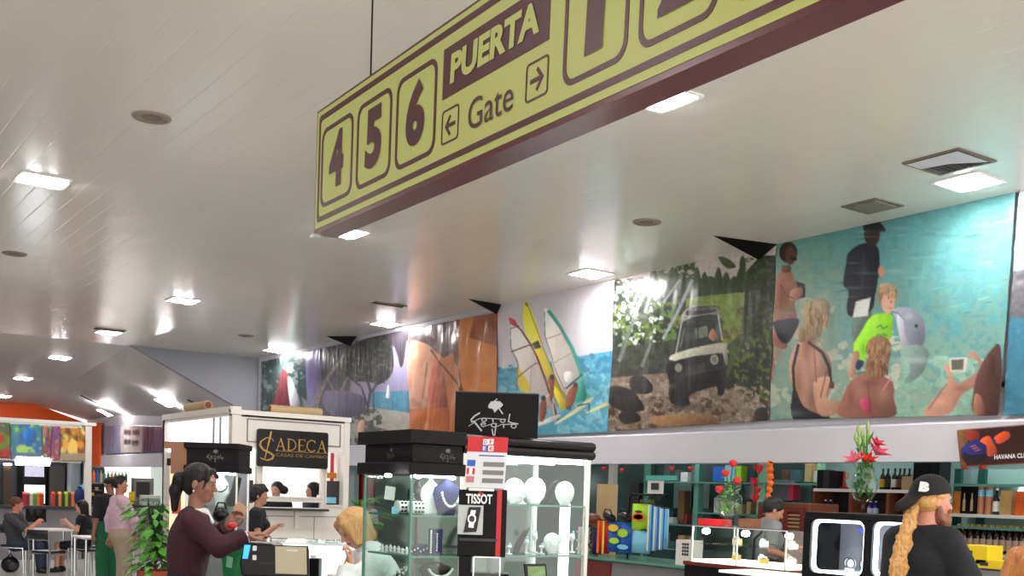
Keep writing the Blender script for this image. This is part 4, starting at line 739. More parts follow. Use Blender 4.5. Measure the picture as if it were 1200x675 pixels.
# ---------------------------------------------------------------- exchange kiosk
KX0, KX1, KY0, KY1, KH = 5.05, 6.68, 13.6, 16.4, 2.6
ki = thing('exchange_kiosk', (5.86, 15.0, 0), 'white panelled exchange kiosk with teller windows under the black Cadeca sign', 'kiosk'); kb = V(5.86, 15.0, 0)
def kbld(mb, n, m, **k): return mb.build(n, m, ki, base=kb, **k)
w1 = RY(281, 525, 300, 590, KY0); wm = RY(308, 540, 376, 583, KY0); w3 = RY(383, 530, 401, 592, KY0)
def wallholes(mb, x0, x1, z0, z1, holes, y0, y1):
    xs = sorted({x0, x1, *[h[0] for h in holes], *[h[1] for h in holes]}); zs = sorted({z0, z1, *[h[2] for h in holes], *[h[3] for h in holes]})
    for i in range(len(xs)-1):
        for j in range(len(zs)-1):
            cx, cz = (xs[i]+xs[i+1])/2, (zs[j]+zs[j+1])/2
            if not any(h[0] < cx < h[1] and h[2] < cz < h[3] for h in holes): mb.bx(xs[i], xs[i+1], y0, y1, zs[j], zs[j+1])
lowz = 1.42
kbld((lambda m: (wallholes(m, KX0+.06, KX1-.04, 0, 2.5, [(w1[0], w1[1], w1[2], w1[3]), (wm[0], wm[1], lowz-.08, wm[3]), (w3[0], w3[1], w3[2], w3[3])], KY0, KY0+.06), m)[1])(MB()), 'front_wall', WHT)
for b6 in ((KX0, KX0+.12, KY0-.02, KY0+.1, 0, KH), (KX1-.07, KX1+.01, KY0-.015, KY0+.07, 0, KH-.08), (KX0, KX0+.1, KY1-.1, KY1, 0, KH-.02)): kbld(MB().bx(*b6), 'corner_post', WHT)
m = MB(); m.bx(KX0+.04, KX0+.08, KY0+.1, KY1-.1, 0, 2.05); kbld(m, 'side_wall', WHT); m = MB(); m.bx(KX0, KX1, KY1-.06, KY1, 0, 2.5); m.bx(KX1-.06, KX1, KY0, KY1, 0, 2.5); kbld(m, 'back_wall', WHT)
m = MB(); m.bx(KX0-.02, KX1+.02, KY0-.03, KY0+.05, 2.5, 2.56); m.bx(KX0-.02, KX0+.06, KY0, KY1, 2.52, 2.6); m.bx(KX0, KX1, KY0, KY1, 2.48, 2.52); kbld(m, 'cornice', WHT)
kbld(MB().bx(KX0+.05, KX0+.07, KY0+.1, KY1-.1, 2.05, 2.5), 'side_glazing', mat('backlit_frosted_glass', (236, 240, 246), .3, emit=.9))
m = MB()
for y in (14.1, 14.35): m.bx(KX0+.03, KX0+.05, y, y+.02, 2.05, 2.5)
kbld(m, 'glazing_bar', GREY)
m = MB()
for a in (w1, wm, w3): m.ring([(a[0]-.02, a[2]-.02), (a[1]+.02, a[2]-.02), (a[1]+.02, a[3]+.02), (a[0]-.02, a[3]+.02)], [(a[0], a[2]), (a[1], a[2]), (a[1], a[3]), (a[0], a[3])], V(0, KY0, 0), X3, Z3, -Y3, .02)
kbld(m, 'window_frame', WHT); kbld(MB().bx(wm[0], wm[1], KY0-.01, KY0+.05, wm[2]-.07, wm[2]), 'window_rail', WHT); kbld(MB().bx(wm[0]-.0, wm[1]+.05, KY0-.16, KY0+.2, lowz-.12, lowz-.09), 'counter_ledge', DGREY)
m = MB()
for x in (5.55, 6.2): m.bx(x, x+.008, KY0-.004, KY0, 0, 1.221)
m.bx(KX0+.12, KX1-.07, KY0-.004, KY0, 1.22, 1.23); kbld(m, 'panel_seam', GREY); m = MB(); m.ring([(KX0+.2, 2.16), (KX1-.12, 2.16), (KX1-.12, 2.46), (KX0+.2, 2.46)], [(KX0+.215, 2.175), (KX1-.135, 2.175), (KX1-.135, 2.445), (KX0+.215, 2.445)], V(0, KY0, 0), X3, Z3, -Y3, .008); kbld(m, 'panel_seam', GREY)
a = onY(347, 592, KY0); kbld(MB().bx(a[0]-.03, a[0]+.03, KY0-.05, KY0, 1.08, 1.3), 'bracket', WHT)
kbld(MB().bx(w3[0], w3[1], KY0+.1, KY0+.14, w3[2], w3[2]+.32), 'monitor', DGREY); kbld(MB().bx(w3[0]+.05, w3[1]-.05, KY0+.085, KY0+.1, w3[2]+.02, w3[2]+.1), 'monitor_label', CYN); kbld(MB().bx(w1[0], w1[1], KY0+.1, KY0+.14, w1[2], w1[2]+.3), 'screen', DGREY); kbld(MB().bx(w1[0]+.03, w1[0]+.09, KY0+.06, KY0+.1, w1[2]+.08, w1[2]+.2), 'cup', PAPER)
m = MB(); m.bx(w3[0], w3[1], KY0+.2, KY0+.22, w3[2]+.36, w3[2]+.43); kbld(m, 'poster_band', mat('amber_band', (214, 120, 20), .5)); kbld(MB().bx(w3[1]-.07, w3[1]-.02, KY0+.24, KY0+.25, w3[2]+.3, w3[3]), 'poster_stripe', mat('pink_stripe', (214, 60, 90), .5))
kbld(MB().bx(KX0+.3, KX1-.3, KY1-1.2, KY1-.3, 2.44, 2.47), 'ceiling_panel_light', mat('kiosk_light', (255, 255, 255), .5, emit=9))
kbld(MB().bx(KX0+.1, KX1-.06, KY0+.2, KY0+.6, 1.0, 1.04), 'desk', GREY)
cs = thing('shop_sign', (onY(343, 530, KY0-.06)), 'black sign with gold letters CADECA CASAS DE CAMBIO on the white kiosk', 'sign'); cb = onY(343, 530, KY0-.06); r = RY(302, 502, 384, 550, KY0-.06); ox = V(r[0], KY0-.06, r[2]); cw, ch = r[1]-r[0], r[3]-r[2]
MB().prism(rrect(0, cw, 0, ch, .03), ox, X3, Z3, Y3, .03).build('board', M['black'], cs, base=cb)
m = MB(); q = lambda x, y: ox+X3*((x-65)/930)*cw+Z3*(1-(y-75-(x-65)*.055)/490)*ch
def sg(pts, w): strip(m, [q(x, y+(x-65)*.055) for x, y in pts], w, -Y3, .004)
def arc(cx, cy, rx, ry, a0, a1, w): sg([(cx+rx*math.cos(math.radians(a0+(a1-a0)*i/12)), cy-ry*math.sin(math.radians(a0+(a1-a0)*i/12))) for i in range(13)], w)
tn, tk = .007, .017; yt, yb_ = 188, 340
for x0_ in (305, 850): sg([(x0_+8, yb_), (x0_+58, yt)], tn); sg([(x0_+56, yt), (x0_+105, yb_)], tk); sg([(x0_+28, 290), (x0_+88, 290)], tn); sg([(x0_-8, yb_), (x0_+26, yb_)], tn); sg([(x0_+86, yb_), (x0_+124, yb_)], tn)
sg([(465, yt), (465, yb_)], tk); arc(475, (yt+yb_)/2, 85, (yb_-yt)/2, 90, -90, .012); sg([(445, yt), (480, yt)], tn); sg([(445, yb_), (480, yb_)], tn)
sg([(605, yt), (605, yb_)], tk); [sg([(590, y_), (x_, y_)], tn) for y_, x_ in ((yt, 680), (264, 660), (yb_, 688))]; sg([(680, yt), (680, yt+26)], tn); sg([(688, yb_), (690, yb_-28)], tn)
arc(770, (yt+yb_)/2, 62, (yb_-yt)/2, 45, 315, .013); sg([(812, yt+4), (815, 226)], tn); sg([(300, 354), (985, 354)], .004)
m.build('letters', GOLD, cs, base=cb); m = MB(); text_on(m, 'CASAS DE CAMBIO', cw*.255, cw*.985, ch*.29, ch*.375, ox, X3, Z3, -Y3, .004); m.build('small_letters', mat('dim_gold', (140, 112, 66), .4, .3), cs, base=cb)
m = MB(); P_ = [(270, 240), (240, 202), (180, 193), (110, 240), (95, 290), (140, 350), (230, 395), (275, 430), (252, 470), (190, 488), (120, 465), (104, 450)]; WS = (.008, .01, .012, .022, .026, .024, .026, .026, .02, .014, .01)
for i_, w_ in enumerate(WS): strip(m, [q(P_[i_][0], P_[i_][1]), q(P_[i_+1][0], P_[i_+1][1])], w_, -Y3, .004)
strip(m, [q(236, 118), q(200, 290)], .022, -Y3, .005); strip(m, [q(200, 290), q(162, 462)], .013, -Y3, .005); m.build('monogram', GOLD, cs, base=cb)
for (x0, x1, y, X_, horiz, lb) in ((316, 376, 479.5, None, True, 'long tan roll lying on the front edge of the white kiosk roof'), (220, 244, 482, None, False, 'short tan roll on the side edge of the white kiosk roof')):
    if horiz: a, b = onY(x0, y, KY0+.05), onY(x1, y, KY0+.05)
    else: a, b = onX(x0, y, KX0+.03), onX(x1, y, KX0+.03)
    a[2] = b[2] = 2.6 if horiz else 2.66; t = thing('paper_roll', (a+b)/2, lb, 'roll'); bb_ = (a+b)/2
    MB().tube([a, b], .06, 14).build('roll', TAN, t, base=bb_, smooth=False); d_ = unit(b-a); MB().tube([a-d_*.004, a], .045, 12).tube([b, b+d_*.004], .045, 12).build('roll_end', WOOD, t, base=bb_)
# ---------------------------------------------------------------- jewellery case, island unit with two headers
CX0, CX1, CY0, CY1 = 2.66, 3.76, 4.72, 5.22
XS = onY(543, 530, CY0)[0]       # where the tall header ends
ca = thing('jewellery_case', (3.2, 4.97, 0), 'large lit glass jewellery case with black headers carrying the coral mark', 'display case'); cab = V(3.2, 4.97, 0)
def cbld(mb, n, m, **k): return mb.build(n, m, ca, base=cab, **k)
cbld(MB().bx(CX0, CX1, CY0, CY1, 0, 1.0), 'cabinet', M['black'])
m = MB()
for z0, z1, e in ((1.834, 1.9, .03), (1.742, 1.834, 0), (1.683, 1.742, .03)): m.bx(CX0-e, XS+.0, CY0-e, CY1+e, z0, z1)
cbld(m, 'header', M['blackm'], bevel=.004)
m = MB()
for z in (1.87, 1.825): m.tube([V(XS, CY0+.01, z), V(CX1+.015, CY0+.01, z), V(CX1+.015, CY1, z)], .026, 10)
m.bx(XS, CX1+.01, CY0, CY1, 1.8, 1.89); cbld(m, 'roll_header', M['black'], smooth=False)
cbld(MB().bx(CX0+.01, XS, CY1-.03, CY1-.01, 1.0, 1.683), 'back_glass', GLG); m = MB(); m.bx(CX0, XS, CY0, CY0+.005, 1.0, 1.683); m.bx(XS, CX1, CY0, CY0+.005, 1.0, 1.8); cbld(m, 'front_glass', GL); cbld(MB().bx(CX0, CX0+.005, CY0, CY1, 1.0, 1.683), 'side_glass', GL)
m = MB()
for x, y in ((CX0, CY0), (CX0, CY1-.01)): cbld(MB().bx(x-.003, x+.009, y-.003, y+.009, 1.0, 1.683), 'glass_edge', TEAL)
m = MB()
for x, y in ((CX1-.02, CY0), (CX1-.02, CY1-.02), (XS, CY0)): cbld(MB().bx(x, x+.022, y-.004, y+.02, 1.0, 1.8), 'white_post', WHT)
s1 = onY(500, 604, CY0)[2]; s2 = onY(500, 652, CY0)[2]; r1 = onY(640, 592, CY0)[2]; r2 = onY(640, 651, CY0)[2]
for z, a, b, mm in ((s1, CX0+.01, XS, GLG), (s2, CX0+.01, XS, GLG), (r1, XS+.02, CX1-.02, GLG), (r2, XS+.02, CX1-.02, GLG)):
    cbld(MB().bx(a, b, CY0+.015, CY1-.04, z-.008, z), 'shelf', mm); cbld(MB().bx(a, b, CY0+.01, CY0+.016, z-.009, z+.001).bx(a-.0, a+.006, CY0+.01, CY1-.04, z-.009, z+.001), 'shelf_edge', TEAL)
cbld(MB().bx(XS+.03, CX1-.02, CY0+.03, CY0+.055, 1.775, 1.795).bx(XS+.03, CX1-.03, CY0+.28, CY0+.30, 1.775, 1.795), 'led_strip', LED)
xl = onY(664, 600, CY0+.3)[0]; cbld(MB().bx(xl-.025, xl+.025, CY0+.3, CY0+.33, 1.0, 1.56), 'upright_light', mat('upright_glow', (240, 246, 255), .4, emit=3.5))
m = MB()
for px in (455, 490, 530): p = onY(px, 556, CY0+.1); m.ell((p[0], CY0+.1, 1.675), (.018, .018, .01), 10, 6)
cbld(m, 'spotlight', BULB, smooth=True)
cbld(MB().bx(CX0+.03, XS-.02, CY0+.04, CY0+.06, 1.672, 1.682), 'led_strip', mat('led_left', (240, 250, 250), .4, emit=26)); cbld(MB().bx(XS+.02, CX1-.03, CY1-.03, CY1-.02, 1.0, 1.8), 'back_panel', GLG)
lg = onX(458, 530, CX0-.004); coral_logo(V(CX0-.0, lg[1], 1.775), -Y3, Z3, -X3, .07, ca, mat('dim_grey_letter', (92, 90, 92), .5)); lg = onY(524, 533, CY0); coral_logo(V(lg[0], CY0, 1.775), X3, Z3, -Y3, .075, ca, mat('dim_grey_letter2', (110, 108, 110), .5))
for o in list(ca.children):
    pass
for o in bpy.data.objects:
    if o.parent == ca and o.name.startswith(('emblem', 'script')): o.location = -Vector(cab)
# board with the coral mark on top
bc = onD(581, 518, 5.86); bc[2] = 1.9; hb = onD(581, 461, 5.86)[2]-1.9; wb = 97/1300*5.86
bs = thing('shop_board', bc, 'black board with the silver coral mark standing on the jewellery case', 'sign')
MB().prism([(-wb/2, 0), (wb/2, 0), (wb/2, hb), (-wb/2, hb)], (0, 0, 0), R0, Z3, F0, .03).build('board', M['blackm'], bs)
coral_logo(Z3*(hb-.153)-R0*.015, R0, Z3, -F0, .21, bs)
MB().prism([(-wb/2, hb), (wb/2, hb), (wb/2, hb+.006), (-wb/2, hb+.006)], (0, 0, 0), R0, Z3, F0, .03).build('trim', DGREY, bs)
# things on the shelves
def on_shelf(px, z, dy):
    p = onY(px, 600, CY0+dy); q = V(p[0], CY0+dy, z)
    if p[0] < CX0+.05: p = onX(px, 600, CX0+.06+dy*.2); q = V(p[0], min(p[1], CY1-.06), z)
    return q
def bust(px, z, dy, h, w, m_, lb, beads=None, group=None):
    p = on_shelf(px, z, dy); t = thing('necklace_bust', p, lb, 'display bust', group)
    prof = [(w*.30, 0), (w*.32, h*.06), (w*.42, h*.3), (w*.5, h*.55), (w*.46, h*.72), (w*.26, h*.86), (w*.13, h*.93), (w*.12, h)]
    MB().lathe(prof, (0, 0, 0), 18, None, 1, .45).build('bust', m_, t, smooth=True)
    if beads:
        m = MB()
        for k in range(17): a = math.radians(200+140*k/16); m.ell((w*.36*math.cos(a), -w*.27, h*.78+h*.55*math.sin(a)*1.0), (w*.045,)*3, 6, 5)
        m.build('necklace', beads, t, smooth=True)
    return t
bust(504, s1, .22, .185, .12, VELW, 'white necklace bust on the upper left shelf between the bracelets and the dark bust')
bust(523, s1, .14, .19, .16, NAVY, 'dark blue bust wearing a white bead necklace in the case', PEARL)
bust(488, s1, .38, .17, .12, M['black'], 'black bust behind the white one on the upper left shelf', PEARL)
for px, dy, lb in ((472, .16, 'left white bracelet roll with black beads'), (488, .16, 'right white bracelet roll with black beads')):
    p = on_shelf(px, s1, dy); t = thing('bracelet_roll', p, lb, 'jewellery stand', 'bracelet rolls'); MB().tube([(-.035, 0, .035), (.035, 0, .035)], .033, 16).build('roll', VELW, t)
    m = MB()
    for j in range(3):
        for k in range(10): a = 2*math.pi*k/10; m.ell((-.02+.02*j, .036*math.cos(a), .035+.036*math.sin(a)), (.008, .006, .006), 6, 4)
    m.build('bracelet', M['black'], t, smooth=True)
p = on_shelf(455, onY(455, 586, CY0+.3)[2], .3); t = thing('price_card', p, 'white price card hanging inside the left end of the case', 'card'); MB().box((0, 0, .035), (.06, .002, .07), rotm(0, .1)).build('card', PAPER, t); MB().box((0, 0, .1), (.001, .001, .08)).build('thread', M['black'], t)
p = on_shelf(463, onY(455, 603, CY0+.25)[2], .25); t = thing('small_card', p, 'small framed card under the hanging price card', 'card'); MB().box((0, 0, .02), (.04, .004, .04)).build('card', CYN, t)
p = on_shelf(492, s2, .2); t = thing('ring_pad', p, 'navy blue pad of rings on the middle left shelf', 'jewellery stand'); MB().prism([(-.06, 0), (.06, 0), (.05, .05), (-.05, .03)], (0, 0, 0), X3, Z3, Y3, .08).build('pad', NAVY, t)
m = MB(); [m.ell((-.045+.018*k, -.004, .012+.008*(k % 3)), (.006,)*3, 6, 4) for k in range(6)]; m.build('rings', PEARL, t, smooth=True)
p = on_shelf(513, s2, .15); t = thing('pendant_stand', p, 'navy upright stand with bead strings on the middle left shelf', 'jewellery stand'); MB().bx(-.035, .035, 0, .03, 0, .13).build('stand', NAVY, t, bevel=.004)
m = MB(); [m.ell((-.036, -.002, .01+.012*k), (.006,)*3, 6, 4) for k in range(10)]; [m.ell((-.0, -.002, .02+.012*k), (.005,)*3, 6, 4) for k in range(8)]; m.build('bead_strings', PEARL, t, smooth=True)
rs = np.random.RandomState(4)
for k in range(7):
    p = on_shelf(449+k*4.8, s2, .08+.05*(k % 3)); t = thing('silver_trinket', p, 'small silver trinket in a row on the middle left shelf', 'jewellery', 'silver trinkets on the middle left shelf'); MB().lathe([(.012, 0), (.014, .005), (.006, .01), (.012, .022), (.002, .03+.01*rs.rand())], (0, 0, 0), 9).build('trinket', mat('bright_silver', (235, 235, 238), .2, .3) if k == 0 else bpy.data.materials['bright_silver'], t, smooth=True)
BS = bpy.data.materials['bright_silver']
bust(512, 1.15, .15, .1, .2, M['black'], 'black bust with a silver necklace on the lowest left shelf', BS)
p = on_shelf(470, 1.12, .16); t = thing('stone_bracelet', p, 'dark stone bracelet lying low in the left case', 'jewellery'); m = MB(); [m.ell((.04*math.cos(a), .03*math.sin(a), .06+.03*math.cos(a)), (.009,)*3, 6, 4) for a in np.linspace(0, 6.28, 14)]; m.build('beads', BS, t, smooth=True); MB().lathe([(.03, -.12), (.02, 0), (.018, .06)], (0, 0, 0), 10).build('prop', M['black'], t)
def egg(px, z, dy, r, m_, lb): 
    p = on_shelf(px, z, dy); t = thing('jewellery_form', p, lb, 'display bust', 'rounded white display forms in the right case'); MB().lathe([(r*.45, 0), (r*.5, r*.15), (r*.86, r*.6), (r, r*1.15), (r*.9, r*1.6), (r*.6, r*1.95), (r*.2, r*2.1), (0, r*2.12)], (0, 0, 0), 18, None, 1, .5).build('form', m_, t, smooth=True)
    m = MB(); [m.ell((r*.6*math.cos(a), -r*.42, r*1.5+r*.7*math.sin(a)), (.004,)*3, 6, 4) for a in np.linspace(3.5, 5.9, 12)]; m.build('chain', BS, t, smooth=True); return t
egg(602, r1, .12, .065, VELW, 'leftmost rounded white form on the upper right shelf'); egg(626, r1, .18, .07, VELW, 'tall rounded white form second from left on the upper right shelf'); egg(661, r1, .1, .062, VELW, 'rightmost rounded white form on the upper right shelf'); egg(648, r2, .13, .055, VELW, 'rounded white form on the lower right shelf by the upright light')
for px, z, dy, lb in ((641, r1, .2, 'black slanted blade-shaped stand on the upper right shelf'), (609, r2, .12, 'black leaf-shaped stand on the lower right shelf')):
    p = on_shelf(px, z, dy); t = thing('blade_stand', p, lb, 'jewellery stand'); MB().prism([(-.03, 0), (.0, 0), (.03, .06), (.075, .14), (.04, .125), (-.01, .06)], (0, 0, 0), X3, Z3, Y3, .02).build('blade', M['black'], t, bevel=.003); MB().bx(-.03, .03, -.02, .04, 0, .01).build('foot', M['black'], t)
for k, (px, z) in enumerate(((598, r2), (618, r2), (628, r2), (636, r2), (656, r2+.0), (672, r2), (612, r1))):
    p = on_shelf(px, z, .08+.06*(k % 3)); t = thing('crystal_stand', p, 'clear crystal trinket stand in the right case', 'jewellery', 'crystal trinket stands in the right case'); h_ = .05+.03*(k % 3); MB().lathe([(.018, 0), (.02, .006), (.005, .012), (.005, h_*.6), (.016, h_*.75), (.012, h_), (0, h_)], (0, 0, 0), 10).build('stand', BS, t, smooth=True); MB().ell((.006, 0, h_+.006), (.008,)*3, 6, 5).build('stone', CYN, t, smooth=True)
p = on_shelf(615, 1.17, .02); t = thing('picture_frame', V(p[0], CY0-.1, 1.12), 'black framed picture of green plants standing before the right case', 'picture frame')
MB().box((0, 0, .06), (.135, .012, .14), rotm(-.2)).build('frame', M['black'], t); MB().box((0, -.008, .06), (.11, .004, .115), rotm(-.2)).build('picture', mat('plant_picture', (120, 150, 96), .5, noise=.8, nscale=30), t)
m = MB(); m.bx(2.6, 4.0, 4.2, 4.62, 0, 1.02); tag(m.build('service_counter', M['black'], None, bevel=.01), 'black service counter in front of the jewellery case', 'counter')
m = MB(); m.bx(-.05, .05, -.05, .05, 0, .1); tag(MB().bx(p[0]-.08, p[0]+.08, CY0-.16, CY0-.05, 1.02, 1.12).build('plinth_block', M['black'], None), 'black block under the framed plant picture', 'stand')
# ---------------------------------------------------------------- watch stand and price sign in front
d0 = 4.75; tb = onD(566, 652, d0); tb[2] = 1.02; D2 = lambda x, y, dd=0: onD(x, y, d0+dd)
ts = thing('watch_stand', tb, 'black upright watch stand with a red stripe and white TISSOT lettering', 'display stand')
def quadD(mb, x0, y0, x1, y1, dd, th, base=tb): # upright slab facing the hall's visitors
    a = D2(x0, y0, dd); b = D2(x1, y0, dd); zt = (a[2]+b[2])/2; zb = D2(x0, y1, dd)[2]; w = (b-a).dot(R0); a[2] = 0
    return mb.prism([(0, zb), (w, zb), (w, zt), (0, zt)], a-V(base[0], base[1], base[2]), R0, Z3, F0, th)
m = MB(); quadD(m, 538, 574, 583, 652, 0, .12); quadD(m, 538, 650, 552, 720, 0, .1); quadD(m, 552, 672, 596, 720, .01, .1); m.build('body', M['blackm'], ts); m = MB(); quadD(m, 538, 631, 583, 633.5, -.004, .01); m.build('ledge', DGREY, ts)
m = MB(); quadD(m, 583, 574, 588.5, 653, 0, .12); m.build('red_stripe', RED, ts); m = MB(); quadD(m, 588.5, 574, 594.5, 653, .005, .1); m.build('side_panel', M['blackm'], ts)
a = D2(546, 590, -.004)-tb; b = D2(577, 581, -.004)-tb; m = MB(); text_on(m, 'TISSOT', 0, (b-a).dot(R0), 0, b[2]-a[2]+.006, a, R0, Z3, -F0, .003, bold=.03); m.build('letters', M['white'], ts)
a = D2(560, 580, -.004)-tb; m = MB(); m.prism([(0, 0), (.011, 0), (.011, .011), (0, .011)], a, R0, Z3, -F0, .002); m.prism([(.013, 0), (.024, 0), (.024, .011), (.013, .011)], a, R0, Z3, -F0, .002); m.build('emblem', RED, ts)
wbx = thing('watch_picture', D2(551, 626, -.05), 'clear block showing a silver watch on a black card, fixed to the watch stand', 'display'); wbb = D2(551, 626, -.05)
m = MB(); quadD(m, 537, 592, 566.5, 626, -.05, .045, wbb); m.build('clear_block', mat('pale_block', (176, 184, 182), .15), wbx); a = D2(543, 624, -.053)-wbb; m = MB(); m.prism([(0, 0), (.055, .004), (.072, .11), (.02, .108)], a, R0, Z3, -F0, .002); m.build('card', M['black'], wbx)
c_ = D2(553, 608, -.057)-wbb; m = MB(); m.ring([(.018*math.cos(t), .021*math.sin(t)) for t in np.linspace(0, 6.28, 20, endpoint=False)], [(.012*math.cos(t), .014*math.sin(t)) for t in np.linspace(0, 6.28, 20, endpoint=False)], c_, R0, Z3, -F0, .006); m.prism([(-.013, -.036), (.008, -.038), (.01, -.02), (-.012, -.019)], c_, R0, Z3, -F0, .004); m.prism([(-.008, .02), (.012, .019), (.016, .036), (-.004, .037)], c_, R0, Z3, -F0, .004); m.build('watch', BS, wbx); MB().prism([(.012*math.cos(t), .014*math.sin(t)) for t in np.linspace(0, 6.28, 16, endpoint=False)], c_, R0, Z3, -F0, .003).build('dial', DGREY, wbx)
gb = D2(570, 676, -.02); gb[2] = 1.12; t = thing('glass_cube', gb, 'small clear glass cube at the foot of the watch stand', 'display'); m = MB()
w_ = (D2(585, 660, -.02)-D2(554, 660, -.02)).dot(R0); hh = D2(570, 653, -.02)[2]-1.12; Rm = np.stack([R0, F0, Z3], 1)
for sx in (-1, 1): 
    for sy in (0, 1): m.box(Rm @ V(sx*w_/2, sy*.08, hh/2), (.005, .005, hh), Rm)
for z in (0, hh): m.box(Rm @ V(0, 0, z), (w_, .005, .005), Rm); m.box(Rm @ V(0, .08, z), (w_, .005, .005), Rm)
m.build('edges', BS, t); MB().box(Rm @ V(0, .04, hh/2), (w_-.004, .076, hh-.004), Rm).build('glass', GL, t); MB().box(Rm @ V(.01, .04, .03), (w_*.6, .03, .06), Rm).build('pad', VELW, t)
MB().box(Rm @ V(0, .04, -.05), (w_, .09, .1), Rm).build('base', M['black'], t)
pb = D2(570, 571, -.02); ps = thing('price_sign', pb, 'clear upright price sign with a red top and little flags', 'sign'); tilt = unit(Z3+R0*.05)
def qs(x, y): p = D2(x, y, -.02)-pb; return p
o_ = qs(544, 571); wS = (qs(591, 571)-o_).dot(R0); hS = qs(546, 511)[2]-o_[2]; W2 = lambda u_: u_*wS; H2 = lambda v_: v_*hS
m = MB(); m.prism([(0, 0), (W2(1), 0), (W2(1), H2(.71)), (0, H2(.71))], o_, R0, tilt, F0, .004); m.build('sheet', mat('pale_sheet', (214, 216, 220), .3), ps); m = MB(); m.prism([(0, H2(.7)), (W2(1), H2(.7)), (W2(1), H2(1)), (0, H2(1))], o_, R0, tilt, F0, .004); m.build('red_header', RED, ps)
for ch, u0, v0, cm, tm in (('D', .38, .84, M['white'], BLU), ('F', .51, .85, M['white'], RED), ('E', .36, .72, BLU, M['white']), ('e', .52, .72, M['white'], RED)):
    a = o_+R0*W2(u0)+tilt*H2(v0)-F0*.002; MB().prism([(0, 0), (.022, 0), (.022, .024), (0, .024)], a, R0, tilt, -F0, .001).build('letter_tile', cm, ps); m = MB(); text_on(m, ch, .005, .017, .004, .02, a, R0, tilt, -F0, .002, bold=.02); m.build('letter', tm, ps)
for v0, cm in ((.42, BLU), (.26, RED), (.1, mat('flag_stripes', (190, 120, 130), .5, noise=.3, nscale=60))):
    a = o_+R0*W2(.03)+tilt*H2(v0)-F0*.002; MB().prism([(0, 0), (W2(.2), 0), (W2(.2), H2(.12)), (0, H2(.12))], a, R0, tilt, -F0, .001).build('flag', cm, ps); MB().prism([(W2(.4), 0), (W2(.92), 0), (W2(.92), H2(.09)), (W2(.4), H2(.09))], a, R0, tilt, -F0, .001).build('price_line', GREY, ps)
a = o_+R0*W2(.07)+tilt*H2(.26)-F0*.003; MB().prism([(W2(.02), .0), (W2(.1), 0), (W2(.1), H2(.12)), (W2(.02), H2(.12))], a, R0, tilt, -F0, .001).build('flag_centre', M['white'], ps)
m = MB(); m.prism([(W2(.3), H2(.62)), (W2(.93), H2(.62)), (W2(.93), H2(.645)), (W2(.3), H2(.645))], o_, R0, tilt, -F0, .001); m.build('blue_line', BLU, ps); MB().prism([(W2(.12), -.013), (W2(.75), -.013), (W2(.75), -.002), (W2(.12), -.002)], o_, R0, tilt, F0, .004).build('lower_strip', M['white'], ps); MB().tube([o_+R0*W2(.4), o_+R0*W2(.4)-Z3*.045+F0*.04], .003).build('stem', CHROME, ps)
# ---------------------------------------------------------------- small case on the left with brown side panels
sc0 = onD(249, 520, 7.75); Us = unit(R0+F0*-.02); w_ = 62/1300*7.7; sb = V(sc0[0], sc0[1], 0); Us = R0; Nn = F0
sc_ = thing('jewellery_case', sb, 'small jewellery case with a black header and brown side panels behind the woman in burgundy', 'display case')
def sD(x, y, dd=0): return onD(x, y, 7.75+dd)
zt, z1_, z2_, z3_ = sD(249, 519)[2], sD(249, 527)[2], sD(249, 545)[2], sD(249, 553)[2]
m = MB(); m.box(Rm @ V(0, .17, (zt+z3_)/2)+V(0, 0, 0), (w_, .34, zt-z3_), Rm); m.box(Rm @ V(.0, .17, zt-.02), (w_+.02, .38, .04), Rm); m.box(Rm @ V(0, .17, z3_+.02), (w_+.02, .38, .045), Rm); m.build('header', M['blackm'], sc_, bevel=.003)
m = MB(); Ls = -w_/2
for z0, z1, a, b in ((z1_, zt, -.15, 0), (z3_-.02, z1_, -.10, .01)): m.box(Rm @ V(Ls+(a+b)/2-.005, .02, (z0+z1)/2), (b-a, .04, z1-z0), Rm)
m.build('brown_panel', mat('brown_side', (140, 98, 72), .6, noise=.05), sc_)  # side panels coloured brown beside the black header
m = MB(); m.box(Rm @ V(Ls-.11, .12, (z1_+zt)/2+.0), (.1, .2, .03), Rm); m.box(Rm @ V(Ls-.1, .14, z3_+.06), (.09, .2, .05), Rm); m.build('dark_slab', M['black'], sc_)
MB().box(Rm @ V(0, .17, .45), (w_, .34, .9), Rm).build('cabinet', M['black'], sc_); m = MB()
for sx in (-1, 1):
    for sy in (0, .33): m.box(Rm @ V(sx*(w_/2-.01), sy, (.9+z3_)/2), (.012, .012, z3_-.9), Rm)
m.build('post', WHT, sc_); MB().box(Rm @ V(0, .0, (.9+z3_)/2), (w_, .004, z3_-.9), Rm).build('front_glass', GL, sc_); MB().box(Rm @ V(0, .335, (.9+z3_)/2), (w_, .004, z3_-.9), Rm).build('back_panel', GREY, sc_)
for z in (1.2, 1.45): MB().box(Rm @ V(0, .17, z), (w_-.01, .32, .008), Rm).build('shelf', GLG, sc_)
MB().box(Rm @ V(0, .1, z3_-.01), (w_*.8, .03, .012), Rm).build('led_strip', LED, sc_); MB().box(Rm @ V(Ls-.07, .05, 1.35), (.1, .03, .75), Rm).build('lit_side_panel', mat('warm_panel', (236, 206, 170), .5, emit=.5), sc_); MB().box(Rm @ V(Ls-.07, .03, 1.5), (.06, .01, .22), Rm).build('red_picture', mat('red_picture', (180, 80, 66), .5, noise=.3, nscale=20), sc_)
coral_logo(Z3*((z1_+z2_)/2)-F0*.002+R0*.02, R0, Z3, -F0, .1, sc_, mat('grey_letter', (120, 118, 120), .5))
